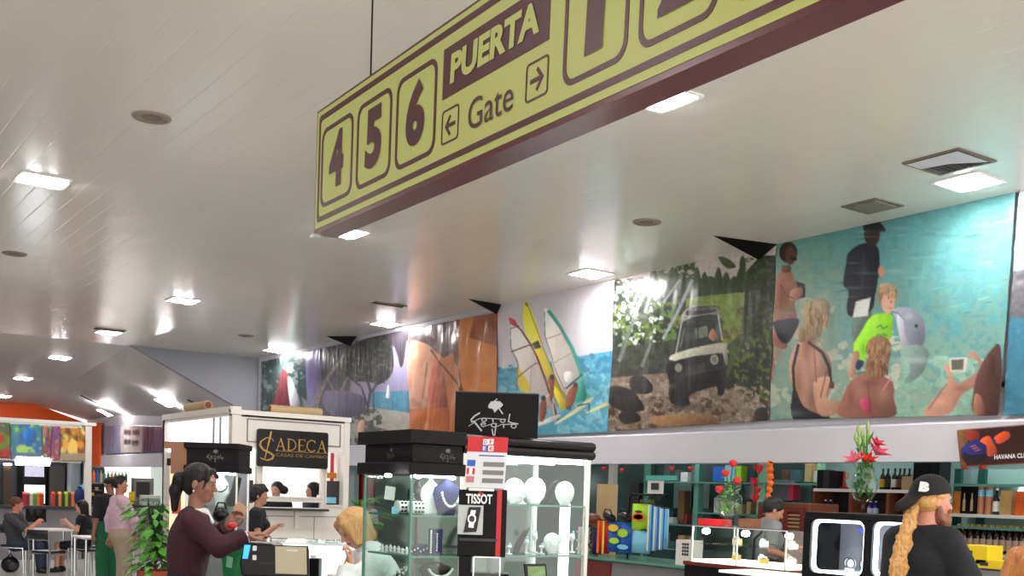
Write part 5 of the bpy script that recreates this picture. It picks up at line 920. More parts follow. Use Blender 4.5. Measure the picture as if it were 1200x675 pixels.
sq = Rm @ V(.1, .12, 0)+sb; t = thing('necklace_bust', V(sq[0], sq[1], 1.454), 'black slanted bust in the small case, seen past the woman in burgundy', 'display bust'); MB().prism([(-.04, 0), (.03, 0), (.07, .2), (.03, .22), (.0, .1)], (0, 0, 0), R0, Z3, F0, .04).build('bust', M['black'], t)
sq = Rm @ V(.03, .14, 0)+sb; t = thing('necklace_bust', V(sq[0], sq[1], 1.454), 'white bust with black beads in the small case', 'display bust'); MB().lathe([(.04, 0), (.06, .1), (.05, .16), (.02, .2), (.02, .22)], (0, 0, 0), 14, None, 1, .5).build('bust', VELW, t, smooth=True); m = MB(); [m.ell(Rm @ V(.05*math.cos(a), -.035, .15+.05*math.sin(a)), (.007,)*3, 6, 4) for a in np.linspace(3.3, 6.1, 12)]; m.build('necklace', M['black'], t, smooth=True)
# ---------------------------------------------------------------- bright low counter, register, card board
bc0 = onD(300, 637, 7.3); bz = onD(380, 637, 7.3)[2]; a = onD(296, 640, 7.3); b = onD(434, 640, 7.3); wC = (b-a).dot(R0); lc = thing('glass_counter', V(a[0], a[1], 0), 'long low glass counter lit bright white behind the black register', 'display case'); 
m = MB(); m.box(Rm @ V(wC/2, .3, .45), (wC, .6, .9), Rm); m.build('cabinet', WHT, lc); MB().box(Rm @ V(wC/2, .3, bz-.006), (wC+.02, .62, .012), Rm).build('glass_top', GLG, lc); MB().box(Rm @ V(wC/2, -.01, bz-.006), (wC+.02, .006, .014), Rm).build('top_edge', BS, lc)
MB().box(Rm @ V(wC/2, 0, (bz+.9)/2), (wC, .005, bz-.9), Rm).build('front_glass', GL, lc); MB().box(Rm @ V(wC/2, .58, (bz+.9)/2), (wC, .01, bz-.92), Rm).build('lit_back', mat('lit_back', (238, 242, 248), .5, emit=1.1), lc); MB().box(Rm @ V(wC/2, .03, bz-.03), (wC-.04, .015, .012), Rm).build('led_strip', LED, lc)
m = MB()
for k in range(14): m.box(Rm @ V(.3+k*.045, .3+.08*(k % 3), .98), (.006, .006, .2), Rm)
m.build('display_rods', BS, lc)
rb = onD(301, 675, 6.2); rb[2] = 1.1; rg = thing('cash_register', rb, 'black rounded cash machine with a blue lit screen', 'cash register'); g2 = lambda x, y: ((x-301)/1300*6.2, onD(301, y, 6.2)[2]-rb[2])
m = MB(); m.prism([g2(282, 676), g2(280, 660), g2(284, 642), g2(290, 636), g2(318, 637), g2(326, 642), g2(328, 676)], (0, 0, 0), R0, Z3, F0, .22); m.build('housing', M['black'], rg, bevel=.012); m = MB(); m.prism([g2(284, 655), g2(286, 639), g2(293, 639), g2(290, 655)], -F0*.006, R0, Z3, F0, .01); m.build('screen', mat('blue_screen', (40, 130, 235), .3, emit=1.6), rg)
for y in (642, 653): c_ = g2(298, y); MB().prism(rrect(c_[0]-.011, c_[0]+.011, c_[1]-.016, c_[1]+.012, .005), -F0*.006, R0, Z3, F0, .01).build('button', VELW, rg)
m = MB(); c_ = g2(312, 660); m.prism([(c_[0]-.05, c_[1]), (c_[0]+.05, c_[1]), (c_[0]+.05, c_[1]+.003), (c_[0]-.05, c_[1]+.003)], -F0*.003, R0, Z3, F0, .006); m.build('slot', DGREY, rg)
lb_ = onD(342, 672, 6.1); bd = thing('menu_board', lb_, 'beige upright board in a black frame next to the cash machine', 'board'); a = onD(323, 672, 6.1)-lb_; wB = 37.5/1300*6.1; hB = onD(342, 640, 6.1)[2]-lb_[2]; tl = unit(Z3-R0*.03)
MB().prism([(-.003, -.008), (wB+.008, -.008), (wB+.008, hB+.006), (-.003, hB+.006)], a, R0, tl, F0, .012).build('frame', M['black'], bd); MB().prism([(0, 0), (wB-.004, 0), (wB-.004, hB), (0, hB)], a-F0*.003, R0, tl, F0, .003).build('panel', mat('beige_panel', (196, 186, 158), .5, noise=.03), bd); m = MB(); m.prism([(wB*.35, hB*.84), (wB*.7, hB*.84), (wB*.7, hB*.89), (wB*.35, hB*.89)], a-F0*.005, R0, tl, F0, .001); m.build('heading', M['white'], bd); MB().prism([(0, -.25), (wB, -.25), (wB, 0), (0, 0)], a+F0*.02, R0, Z3, F0, .04).build('stand', M['black'], bd)
q = onD(367, 672, 6.4); q[2] = 1.05; bk_ = thing('printer', q, 'small black printer with a pale cup-shaped roll, right of the beige board', 'printer'); MB().box(Rm @ V(0, .05, .075), (.065, .1, .14), Rm).build('body', M['black'], bk_, bevel=.005); MB().lathe([(.015, .15), (.018, .165), (0, .165)], (0, 0, 0), 12).build('roll', PAPER, bk_, smooth=False)
q = onD(311, 700, 6.35); tag(MB().box((q[0], q[1], .5), (.5, .35, 1.08), Rm).build('cash_desk', M['black'], None, bevel=.01), 'black cash desk under the register and the beige board', 'counter')
# ================================================================== PEOPLE
def gnd(px, d): p = onD(px, 600, d); return V(p[0], p[1], 0)
# woman in burgundy
d = 6.84; Q = lambda x, y, dd=0: onD(x, y, d+dd)
BUR = cloth('burgundy', (56, 22, 33)); WSH = cloth('white', (232, 232, 234)); NVY = cloth('navy', (26, 28, 42)); BLK = cloth('black', (24, 26, 32)); GRYT = cloth('grey_shirt', (66, 66, 70)); DEN = cloth('denim', (46, 56, 76)); KHA = cloth('khaki', (168, 152, 132)); PNK = cloth('pink_shirt', (206, 172, 190)); GRNT = cloth('green', (24, 96, 60)); SHOE = mat('shoe', (30, 28, 28), .4)
f = Fig('dark-haired woman with a ponytail in a burgundy jacket reaching forward over the counter', gnd(220, d), R0, 1.72, .0065, (150, 104, 84),
        joints=dict(pelvis=Q(217, 692), chest=Q(222, 634), neck=Q(229, 600), shr=Q(227, 612, -.17), shl=Q(232, 609, .15), elr=Q(257, 641, -.2), wrr=Q(290, 629, -.12), ell=Q(250, 636, .22), wrl=Q(268, 616, .12)),
        headdir=unit(R0*1-F0*.12-Z0*.18), headpos=Q(235.5, 566), curl=.35, palms=dict(r=-Z0, l=unit(R0*.5-F0), dl=unit(Z0*.9+R0*.6), dr=unit(R0*1+Z0*.25), cl=.6))
f.top('jacket', BUR, 1.93, .12, .02, -.01, .008, wob=(.003, 30)); f.trousers(NVY, 2.0, .014, 'skirt', top=.16); f.shoes(SHOE)
J = f.J
f.garment('shirt_collar', WSH, [ell(J['neck']+Z0*.005+f.fx*.005, (.072, .066, .03), f.TR, .01, cut=[(J['neck']+Z0*.022, Z0)]), cone(J['neck']+f.fx*.065+Z0*.0-f.lat*-.02, J['neck']+f.fx*.10-Z0*.06, .022, .012, .02)], .004, res=.005)
f.garment('shirt_cuff', WSH, [dict(cone(J['elr']*.12+J['wrr']*.88, J['wrr'], .036, .036, .01), cut=[(J['wrr'], unit(J['wrr']-J['elr']))])], .004, res=.005)
HB = hairmat('black', (20, 14, 16))
pony = [cone(f.H(0, -.09, .03), f.H(0, -.135, .0), .03, .04), cone(f.H(0, -.135, 0), f.H(0, -.15, -.08), .04, .036), cone(f.H(0, -.15, -.08), f.H(0, -.135, -.19), .036, .02)]
f.hair(HB, pony+[cone(f.H(-.04, .05, .085), f.H(-.05, .078, .05), .016, .009), cone(f.H(.04, .05, .082), f.H(.064, .066, .035), .016, .009), cone(f.H(.066, .06, .03), f.H(.07, .045, -.03), .009, .005), ell(f.H(0, -.05, -.03), np.array((.07, .055, .06))*f.k, f.HR, .03)], r=(.079, .096, .087), wob=(.0008, 110), cut=.012)
MB().lathe([(.022, -.01), (.028, 0), (.022, .01)], f.H(0, -.108, .02), 12).build('hair_band', PEARL, f.root, base=f.base)
MB().ell(f.H(.078, -.005, -.05), (.006, .006, .006)).build('earring', PEARL, f.root, smooth=True, base=f.base)
# blonde woman bending over the case
d = 6.7; Q = lambda x, y, dd=0: onD(x, y, d+dd)
f = Fig('blonde woman in a white blouse bending her head over the counter, chin on her hand', gnd(462, d+.1), -R0*.9-F0*.25, 1.66, .0065, (216, 160, 138),
        joints=dict(pelvis=Q(458, 745, .12), chest=Q(446, 678, .06), neck=Q(432, 644, 0), shl=Q(440, 661, -.15), shr=Q(425, 655, .17), ell=Q(402, 692, -.28), wrl=Q(409, 660, -.2), elr=Q(397, 690, .1), wrr=Q(385, 682, -.1)),
        headdir=unit(-R0*.78-F0*.42-Z0*.62), headup=Z0, headpos=Q(414.5, 619), curl=1.1, palms=dict(l=unit(-F0*.2-R0), dl=unit(Z0+R0*.12), r=-Z0))
J = f.J; f.top('blouse', WSH, 1.85, -.02, .02, -.0, .012, wob=(.004, 28)); f.trousers(NVY); f.shoes(SHOE)
f.garment('collar', WSH, [cone(J['neck']+V(0, 0, .01)+f.lat*.06, J['neck']+f.lat*-.06+V(0, 0, .01), .04, .04), ell(J['neck']+V(0, 0, .01), (.075, .07, .03), f.TR)], .006, res=.006)
HBL = hairmat('blonde', (196, 150, 96))
ex = []
for sx in (-1, 1):
    for k, (y0, z0, y1, z1) in enumerate(((.055, .06, .055, -.07), (.02, .05, .02, -.095), (-.02, .05, -.02, -.105), (-.055, .03, -.055, -.1))):
        ex.append(cone(f.H(sx*.066, y0, z0), f.H(sx*(.083 if y1 < .05 else .078), y1, z1), .028, .016, .02))
ex += [cone(f.H(0, -.085, .03), f.H(0, -.085, -.1), .04, .022, .03), cone(f.H(.02, .04, .098), f.H(.06, .068, .04), .016, .010), cone(f.H(-.02, .04, .098), f.H(-.055, .07, .045), .016, .010)]
f.hair(HBL, ex, r=(.085, .1, .093), wob=(.0015, 130), cut=.008)
w0 = J['wrl']; m = MB(); u_, v_, dn = frame(unit(Z0+R0*.12)); m.tube([w0+.034*(u_*math.cos(a)+v_*math.sin(a))-Z0*.012 for a in np.linspace(0, 6.283, 18)], .007, 6); m.build('gold_bracelet', mat('gold', (214, 180, 90), .25, .9), f.root, base=f.base, smooth=True); MB().lathe([(.02, -.006), (.022, 0), (.018, .006), (0, .006)], w0-F0*.036-Z0*.012, 14, rotm(math.pi/2, 0, 0)).build('wristwatch', mat('gold2', (220, 190, 110), .25, .8), f.root, base=f.base)
# man in a backwards cap
d = 6.0; Q = lambda x, y, dd=0: onD(x, y, d+dd); fd = unit(R0*.9+F0*.42)
f = Fig('bearded man in a black t-shirt and backwards cap with long curly blond hair', gnd(1085, d), fd, 1.77, .0065, (205, 140, 118), male=True,
        joints=dict(pelvis=Q(1080, 735), chest=Q(1080, 662), neck=Q(1083, 621), shl=Q(1054, 634, .1), shr=Q(1111, 638, -.12), elr=Q(1136, 686, -.2), wrr=Q(1165, 712, .0), ell=Q(1046, 690, .18), wrl=Q(1075, 716, .35)),
        headdir=unit(R0*1.0+F0*.12-Z0*.12), headpos=Q(1093, 586), wide=1.12, curl=.5, palms=dict(r=-Z0, l=-Z0))
f.top('t_shirt', BLK, .92, -.05, .018, .015, .012, wob=(.004, 26)); f.trousers(DEN); f.shoes(SHOE)
CAPM = cloth('cap_fabric', (30, 28, 30)); k = f.k
cpc = [(f.H(0, .0, .028), unit(f.HR @ V(0, .02, -1))), ]
f.garment('cap', CAPM, [ell(f.H(0, -.018, .035), np.array((.088, .108, .098))*k, f.HR, .02, cut=[(f.H(0, 0, .03), unit(f.HR @ V(0, .25, -1)))]), cone(f.H(0, -.10, .0), f.H(0, -.165, -.055), .035, .03, .03), ell(f.H(0, -.13, -.03), np.array((.06, .07, .016))*k, f.HR @ rotm(.75), .02)], 0, res=.005)
c0 = f.H(.069, -.09, .052); nb = f.HR @ unit(V(1, -.7, .15)); ub = f.HR @ unit(V(.7, 1, 0)); vb = np.cross(ub, nb); vb = vb if vb[2] > 0 else -vb
m = MB(); text_on(m, 'B', -.026, .026, -.026, .028, c0+nb*.006, ub, vb, nb, .004, bold=.08); m.build('cap_patch', VELW, f.root, base=f.base)
HC = hairmat('curly_blond', (200, 152, 92)); ch = []
rs = np.random.RandomState(3)
top_ = f.H(0, -.10, -.02); p0 = top_
end = Q(1049, 690, -.1); shp = Q(1056, 630, -.14)
for j in range(15):
    a = f.H(.03*(rs.rand()*2-1), -.1+.03*rs.rand(), -.03); b = shp+R0*.045*(rs.rand()*2-1)+F0*.02*rs.rand(); c_ = end+R0*.045*(rs.rand()*2-1)+F0*.03*(rs.rand()-.5)-Z0*.08*rs.rand(); n_ = 16; pr = None
    for i in range(n_+1):
        t = i/n_; q = a*(1-t)**2+2*b*t*(1-t)+c_*t*t; q = q+R0*.010*math.sin(t*26+j*1.7)+F0*.010*math.cos(t*26+j*2.1)
        if pr is not None: ch.append(cone(pr, q, .012, .0105, .006))
        pr = q
f.garment('curly_hair', HC, ch, 0, res=.005, wob=(.003, 150))
f.garment('hair', HC, [ell(f.H(0, -.03, -.015), np.array((.079, .08, .062))*k, f.HR, .02, cut=[(f.H(0, -.0, 0), unit(f.HR @ V(0, 1, 0)))]), cone(f.H(.07, -.0, .02), f.H(.065, .03, .028), .018, .01)], 0, res=.006, wob=(.002, 140))
f.garment('beard', hairmat('beard', (132, 84, 60)), [ell(f.H(0, .055, -.09), np.array((.052, .05, .04))*k, f.HR, .03), cone(f.H(0, .08, -.1), f.H(0, .09, -.16), .034, .018, .03), cone(f.H(.05, .01, -.04), f.H(.045, .03, -.09), .022, .028, .03), cone(f.H(-.05, .01, -.04), f.H(-.045, .03, -.09), .022, .028, .03), cone(f.H(-.02, .092, -.046), f.H(.02, .092, -.046), .009, .009, .01)], 0, res=.006, wob=(.004, 110), minus=[ell(f.H(0, .105, -.062), np.array((.018, .02, .005))*k, f.HR, .005)])
# person with curly hair at the corner
d = 4.5; Q = lambda x, y, dd=0: onD(x, y, d+dd)
f = Fig('person with loose ginger curls at the bottom right corner of the picture', gnd(1208, d), unit(R0*.4+F0), 1.5, .012, (205, 150, 125), headpos=Q(1212, 672), joints=dict(neck=Q(1208, 720)), curl=.4)
ex = []
for j in range(26):
    a = rs.rand()*6.28; z_ = .06-.2*rs.rand(); ex.append(cone(f.H(.09*math.cos(a), .09*min(math.sin(a), .3)-.02, z_+.04), f.H(.13*math.cos(a)+.01, .13*min(math.sin(a), .2)-.02, z_-.06), .03, .024, .015))
f.hair(hairmat('ginger_curls', (196, 128, 74)), ex, r=(.105, .12, .11), wob=(.007, 75, 1.2), cut=.02); f.top('blouse', cloth('rust', (140, 84, 60)), 1.0); f.trousers(DEN); f.shoes(SHOE)
# customer at the kiosk
d = 12.6; Q = lambda x, y, dd=0: onD(x, y, d+dd)
f = Fig('woman with short dark hair in a black top standing at the exchange kiosk', gnd(305, d), unit(R0+F0*.1), 1.62, .01, (186, 136, 112), joints=dict(neck=Q(302, 597), chest=Q(301, 616), pelvis=Q(303, 648), elr=Q(303, 631, -.2), wrr=Q(319, 619, -.15), ell=Q(306, 630, .18), wrl=Q(322, 618, .12)), headpos=Q(304, 580.5), palms=dict(r=-Z0, l=-Z0))
f.top('top', BLK, .6); f.trousers(BLK); f.shoes(SHOE); f.hair(hairmat('dark_brown', (30, 20, 22)), [ell(f.H(0, -.075, 0), (.075, .07, .075), None, .03), cone(f.H(.0, .03, .1), f.H(.0, .09, .06), .04, .02)], r=(.09, .108, .1), wob=(.006, 60))
# tellers
for (px, py, fd, lb, bun) in ((324, 574, unit(-R0*.3-F0), 'teller with dark hair in a bun behind the kiosk window', True), (366, 575, unit(-R0*.8-F0*.5), 'teller with loose dark hair at the right of the kiosk window', False)):
    d = 15.0; Q = lambda x, y, dd=0: onD(x, y, d+dd)
    f = Fig(lb, V(*(gnd(px, d)[:2]), 0), fd, 1.6, .012, (196, 148, 124), headpos=Q(px, py), joints=dict(neck=Q(px+(1 if bun else -1), py+13)), curl=.4)
    f.top('uniform', NVY, 1.0); f.trousers(NVY); f.shoes(SHOE)
    f.hair(HB, [ell(f.H(-.09 if bun else 0, -.06, .0), (.06, .06, .06), None, .03)]+([] if bun else [cone(f.H(s_*.07, 0, .03), f.H(s_*.08, .0, -.14), .04, .03) for s_ in (-1, 1)]), r=(.088, .104, .095))
# man in a pink shirt and the person behind him
d = 14.8; Q = lambda x, y, dd=0: onD(x, y, d+dd)
f = Fig('man in a pale pink shirt and khaki trousers standing with his back half turned', gnd(145, d), unit(R0*.8+F0*.5), 1.72, .01, (170, 116, 92), male=True, joints=dict(neck=Q(140, 583), chest=Q(141, 600), pelvis=Q(143, 628), elr=Q(157, 610, -.1), wrr=Q(158, 632, -.05), ell=Q(128, 608, .12), wrl=Q(129, 630, .15)), headpos=Q(140.5, 568), headdir=unit(R0+F0*.2+Z0*.1), wide=1.1)
f.top('shirt', PNK, 1.7, -.0, .018); f.trousers(KHA, 2, .02); f.shoes(SHOE); f.hair(hairmat('dark_man', (26, 20, 22)), [cone(f.H(0, .02, .1), f.H(0, .075, .085), .03, .02)], wob=(.004, 70))
f = Fig('person in a dark cap and green trousers standing behind the man in pink', gnd(127, 16.5), unit(-R0*.6+F0*.5), 1.66, .012, (150, 100, 80), male=True, headpos=onD(129, 568, 16.5), joints=dict(neck=onD(130, 582, 16.5)))
f.top('shirt', BLK, 1.0); f.trousers(GRNT, 2, .03); f.shoes(SHOE); f.garment('cap', BLK, [ell(f.H(0, -.01, .05), (.088, .105, .07), f.HR, .02), ell(f.H(0, .11, .03), (.06, .07, .012), f.HR, .01)], 0)
# couple at the table
d = 19.0; Q = lambda x, y, dd=0: onD(x, y, d+dd)
f = Fig('seated man in a dark grey t-shirt leaning on the cafe table', gnd(16, d), R0, 1.76, .012, (200, 130, 105), male=True, seat=True, joints=dict(pelvis=Q(19, 637), chest=Q(14, 615), neck=Q(17, 602), elr=Q(32, 622, -.15), wrr=Q(43, 613, 0), ell=Q(32, 620, .2), wrl=Q(45, 613, .15)), headpos=Q(20, 591), headdir=unit(R0*.9+F0*.3-Z0*.1))
f.top('t_shirt', GRYT, .9, -.04); f.trousers(DEN); f.shoes(SHOE); f.hair(hairmat('brown', (104, 62, 42)), [], wob=(.004, 70)); man_seat = f
f = Fig('seated young woman with long dark hair and a black off-shoulder top', gnd(100, 19.3), -R0, 1.65, .012, (214, 160, 136), seat=True, joints=dict(pelvis=onD(99, 638, 19.3), chest=onD(100, 617, 19.3), neck=onD(98, 604, 19.3), ell=onD(90, 622, 19.1), wrl=onD(79, 612, 19.2), elr=onD(90, 621, 19.5), wrr=onD(78, 613, 19.5)), headpos=onD(95, 593.5, 19.3))
f.top('top', BLK, .55, -.04, neckcut=-.05); f.trousers(BLK, .9); f.shoes(SHOE); f.hair(HB, [cone(f.H(0, -.07, .02), f.H(0, -.1, -.2), .06, .045), cone(f.H(.06, -.03, 0), f.H(.06, -.06, -.16), .035, .03), cone(f.H(-.06, -.03, 0), f.H(-.06, -.06, -.16), .035, .03)])
# shopkeeper, far shopper, barman
d = 10.0
f = Fig('shopkeeper in a grey top with a dark strap behind the lit glass showcase', gnd(900, d), unit(R0*.9+F0*.1), 1.62, .01, (176, 120, 96), headpos=onD(907, 598, d), headdir=unit(R0-Z0*.5), joints=dict(neck=onD(901, 612, d), chest=onD(898, 632, d), pelvis=onD(897, 665, d), elr=onD(903, 645, d-.2), wrr=onD(922, 652, d-.15)), palms=dict(r=-Z0))
f.top('top', cloth('grey_top', (120, 122, 124)), .8); f.trousers(NVY); f.shoes(SHOE); f.hair(HB, [ell(f.H(0, -.06, .02), (.07, .06, .06), None, .03)]); J = f.J; MB().tube([J['shr']+V(0, 0, .06), J['chest']-f.fx*.13+f.lat*.05, J['pelvis']-f.fx*.12], .012, 6).build('strap', BLK, f.root, base=f.base)
f = Fig('distant woman in white by the green plants and the red curtain', gnd(429, 21), -F0, 1.6, .016, (190, 140, 116), headpos=onD(429, 588, 21), joints=dict(neck=onD(429, 598, 21)), curl=.4); f.top('blouse', WSH, 1.0); f.trousers(BLK); f.shoes(SHOE); f.hair(HB)
f = Fig('barman in white at the left edge of the picture', gnd(-3, 24.6), unit(R0-F0*.2), 1.7, .016, (170, 120, 96), male=True, curl=.4); f.top('shirt', WSH, 1.0); f.trousers(BLK); f.shoes(SHOE); f.hair(HB)
# green bag and dark handbag between the women
d = 7.25; b0 = onD(270, 675, d); b0[2] = 1.0
t = thing('carrier_bag', b0, 'green carrier bag with a pale patch beside the black register', 'bag'); hgt = onD(270, 638, d)[2]-1.0
MB().prism([(-.05, 0), (.07, 0), (.09, hgt*.9), (.05, hgt), (-.04, hgt*.95), (-.07, hgt*.8)], (0, 0, 0), R0, Z3, F0, .1).build('bag', mat('green_plastic', (16, 112, 58), .35, bump=.6, bscale=14), t, bevel=.01); MB().prism([(-.03, .07), (.01, .06), (.015, .13), (-.025, .14)], -F0*.003, R0, Z3, F0, .003).build('patch', mat('pale_patch', (120, 186, 150), .5), t); MB().tube([(-.02, 0, hgt*.93), (0, .03, hgt+.05), V(.03, .02, hgt*.95)], .006).build('handle', GREENL, t, smooth=True)
p_ = onD(259, 600, 7.2); t = thing('handbag', p_, 'dark handbag held up beyond the arms of the woman in burgundy', 'bag'); MB().ell((0, 0, -.02), (.055, .04, .05), 16, 10).build('bag', M['black'], t, smooth=True); MB().tube([V(-.04, 0, .01), V(-.02, 0, .06), V(.02, 0, .06), V(.04, 0, .01)], .006).build('strap', M['black'], t, smooth=True)
p_ = onD(280, 598, 6.95); t = thing('paper_envelope', p_, 'tan paper envelope held in the raised hand', 'envelope'); MB().prism([(-.04, -.04), (.035, -.05), (.05, .02), (.0, .055), (-.035, .02)], (0, 0, 0), R0, Z3, F0, .006).build('envelope', mat('tan_paper', (198, 156, 130), .7), t)
p_ = onD(272.5, 616, 6.8); t = thing('red_purse', p_, 'small red purse under the raised hand', 'purse'); MB().ell((0, 0, 0), (.03, .02, .02), 12, 8).build('purse', RED, t, smooth=True); MB().box((0, 0, .018), (.03, .01, .006)).build('clasp', GOLD, t)
# ================================================================== SHOPS UNDER THE BANNERS
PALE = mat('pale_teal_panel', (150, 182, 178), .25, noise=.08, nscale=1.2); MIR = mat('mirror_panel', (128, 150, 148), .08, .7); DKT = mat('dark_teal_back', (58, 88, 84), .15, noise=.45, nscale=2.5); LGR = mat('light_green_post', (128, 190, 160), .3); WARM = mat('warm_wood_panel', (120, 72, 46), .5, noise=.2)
def slab(mb, px0, py0, px1, py1, X, th):     # upright slab on a plane facing the hall
    y0, y1, z0, z1 = RX(px0, py0, px1, py1, X); return mb.bx(X, X+th, y0, y1, z0, z1)
def boxX(name, px0, py0, px1, py1, X, th, m, label=None, cat=None, group=None, z0=None, bevel=0):
    ya, yb, za, zb = RX(px0, py0, px1, py1, X)
    if z0 is not None: zb += z0-za; za = z0
    o = MB().bx(-0, th, -(yb-ya)/2, (yb-ya)/2, 0, zb-za).build(name, m, bevel=bevel); o.location = (X, (ya+yb)/2, za); return tag(o, label, cat, group)
# unseen lamps added in the low shop ceiling to light the shops
for k, y in enumerate((4.2, 6.6, 9.0, 11.6, 15.5, 20, 27, 33)):
    t = thing('shop_fill_lamp', (10.6, y, 2.75), 'lamp in the low ceiling of the shops, behind the white band', 'ceiling light', 'lamps in the shop ceiling')
    MB().bx(-.3, .3, -.3, .3, -.02, 0).build('housing', M['alu'], t); MB().bx(-.27, .27, -.27, .27, -.026, -.02).build('diffuser', mat('shop_glow', (240, 248, 244), .4, emit=9) if k == 0 else bpy.data.materials['shop_glow'], t)
# back panels: glazed wall of the souvenir shop, pale panels behind the bottles
XB = 11.6
for (a, b, mm, nm) in ((690, 712, DKT, 'dark'), (720, 812, DKT, 'dark'), (820, 887, MIR, 'mirror'), (896, 955, DKT, 'dark')):
    ya, yb, *_ = RX(a, 545, b, 675, XB); o = MB().bx(XB, XB+.04, ya, yb, 0, 2.6).build('wall_shop_glass', mm); o['kind'] = 'structure'
ya, yb, *_ = RX(955, 545, 1300, 675, XB); o = MB().bx(XB, XB+.04, ya, yb, 0, 2.6).build('wall_shop_pale', PALE); o['kind'] = 'structure'
gs = thing('glass_shelving', (XB-.6, 8.5, 0), 'tall green glass shelving along the back of the souvenir shop', 'shelving'); gb_ = V(XB-.6, 8.5, 0)
for px, w, mm in ((715, .1, WHT), (816, .09, TEAL), (892, .13, LGR), (958, .05, LGR), (755, .04, TEAL)):
    p = onX(px, 600, XB-.5); MB().bx(XB-.52, XB-.42, p[1]-w/2, p[1]+w/2, 0, 2.7).build('upright', mm, gs, base=gb_)
for (a, b, y) in ((720, 812, 610), (757, 956, 564), (818, 890, 600), (757, 812, 640), (897, 956, 612), (897, 956, 588)):
    ya, yb, _, z = RX(a, y, b, 675, XB-.5); MB().bx(XB-.55, XB-.1, ya, yb, z-.02, z).build('shelf', TEAL, gs, base=gb_)
for (a, b, c, d_, mm, lb) in ((790, 567, 809, 596, PALE, 'pale reflecting pane left of the teal upright'), (822, 567, 830, 596, PALE, 'narrow pale reflecting pane right of the teal upright'), (846, 575, 862, 600, MIR, 'mirror pane behind the rose vase'), (930, 566, 950, 590, PALE, 'pale pane above the brown cabinet')):  # pale colour of the first two panes stands in for bright reflections
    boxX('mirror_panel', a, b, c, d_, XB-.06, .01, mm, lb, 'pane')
for (a, b, c, d_, mm, lb) in ((836, 547, 849, 564, BLU, 'blue box on the glass shelf, left one'), (850, 545, 862, 564, CYN, 'pale blue box on the glass shelf beside the roses'), (862, 546, 868, 564, LIME, 'green and white box at the end of the glass shelf'), (906, 562, 930, 587, mat('poster_grey', (120, 120, 132), .5, noise=.4, nscale=9), 'grey picture card in the shop above the shopkeeper'), (924, 566, 929, 586, mat('pink', (226, 50, 96), .5), 'pink strip standing against the grey picture card'), (818, 607, 846, 616, RED, 'flat red box with pale writing beside the vase foot'), (866, 606, 880, 617, WOOD, 'small brown box behind the lit glass case'), (738, 566, 748, 592, DGREY, 'dark bag hanging in the shop above the towels'), (750, 585, 760, 600, mat('olive', (150, 130, 70), .6), 'olive box above the striped towels'), (700, 567, 712, 650, TAN, 'tall tan carton behind the case post'), (795, 575, 801, 610, mat('brown_book', (110, 84, 60), .6), 'narrow brown box beside the teal upright')):
    X_ = 6.9 if 'flat red' in lb or 'small brown' in lb else 8.38 if 'tall tan' in lb else XB-.4
    o = boxX('box', a, b, c, d_, X_ if 'strip' not in lb else XB-.45, .12, mm, lb, 'box', z0=(onX(866, 619, 6.6)[2]+.001) if X_ < 7 else None)
rs = np.random.RandomState(31); smt = [mat('souvenir_%d' % i, c_, .5, noise=.3, nscale=14) for i, c_ in enumerate(((190, 186, 176), (120, 84, 60), (70, 110, 120), (200, 170, 120), (150, 60, 50), (90, 96, 100), (214, 214, 210)))]
for (a, b, y) in ((722, 810, 610), (760, 812, 640), (820, 888, 600), (898, 954, 612), (898, 954, 564), (762, 808, 564)):
    ya_, yb_, _, z_ = RX(a, y, b, 675, XB-.5); yy = ya_+.06
    while yy < yb_-.12:
        w_ = .07+.12*rs.rand(); h_ = .08+.17*rs.rand(); o = MB().bx(-.06, .06, 0, w_, 0, h_).build('souvenir_box', smt[rs.randint(7)], bevel=.006); o.location = (XB-.32, yy, z_); tag(o, 'small boxed souvenir standing on the green glass shelving', 'box', 'boxed souvenirs on the glass shelving'); yy += w_+.02+.14*rs.rand()
# brown cabinet, orange tumblers
cbn = thing('wooden_cabinet', onX(918, 636, 9.6)*V(1, 1, 0), 'brown wooden cabinet with glazed doors behind the shopkeeper', 'cabinet'); cbb = onX(918, 636, 9.6)*V(1, 1, 0)
ya, yb, za, zb = RX(888, 588, 946, 640, 9.6); MB().bx(9.6, 10.1, ya, yb, .0, zb).build('carcass', WOOD, cbn, base=cbb, bevel=.01)
for k in range(2):
    a = ya+.05+k*(yb-ya)/2; b = a+(yb-ya)/2-.1; f_ = MB().ring([(a, za+.1), (b, za+.1), (b, zb-.05), (a, zb-.05)], [(a+.05, za+.15), (b-.05, za+.15), (b-.05, zb-.1), (a+.05, zb-.1)], V(9.59, 0, 0), Y3, Z3, -X3, .02).build('door', REDD, cbn, base=cbb); m = MB()
    for j in range(4): z = za+.2+j*(zb-za-.3)/4; m.bx(9.58, 9.59, a+.05, b-.05, z, z+.012)
    m.build('lattice', TAN, f_, base=cbb)
cnt = thing('shop_counter', (8.3, 8.8, 0), 'long grey counter with a green glass top under the towels', 'counter'); cb_ = V(8.3, 8.8, 0)
ya, yb, _, zt_ = RX(672, 650, 812, 675, 7.9); MB().bx(7.95, 8.6, ya, yb, 0, zt_-.04).build('front', GREY, cnt, base=cb_); MB().bx(7.9, 8.65, ya, yb, zt_-.03, zt_).build('glass_top', TEAL, cnt, base=cb_); yc = onX(716, 660, 7.94)[1]; MB().bx(7.93, 7.95, yc, yb, 0, zt_-.05).build('red_panel', REDD, cnt, base=cb_)
CT = zt_
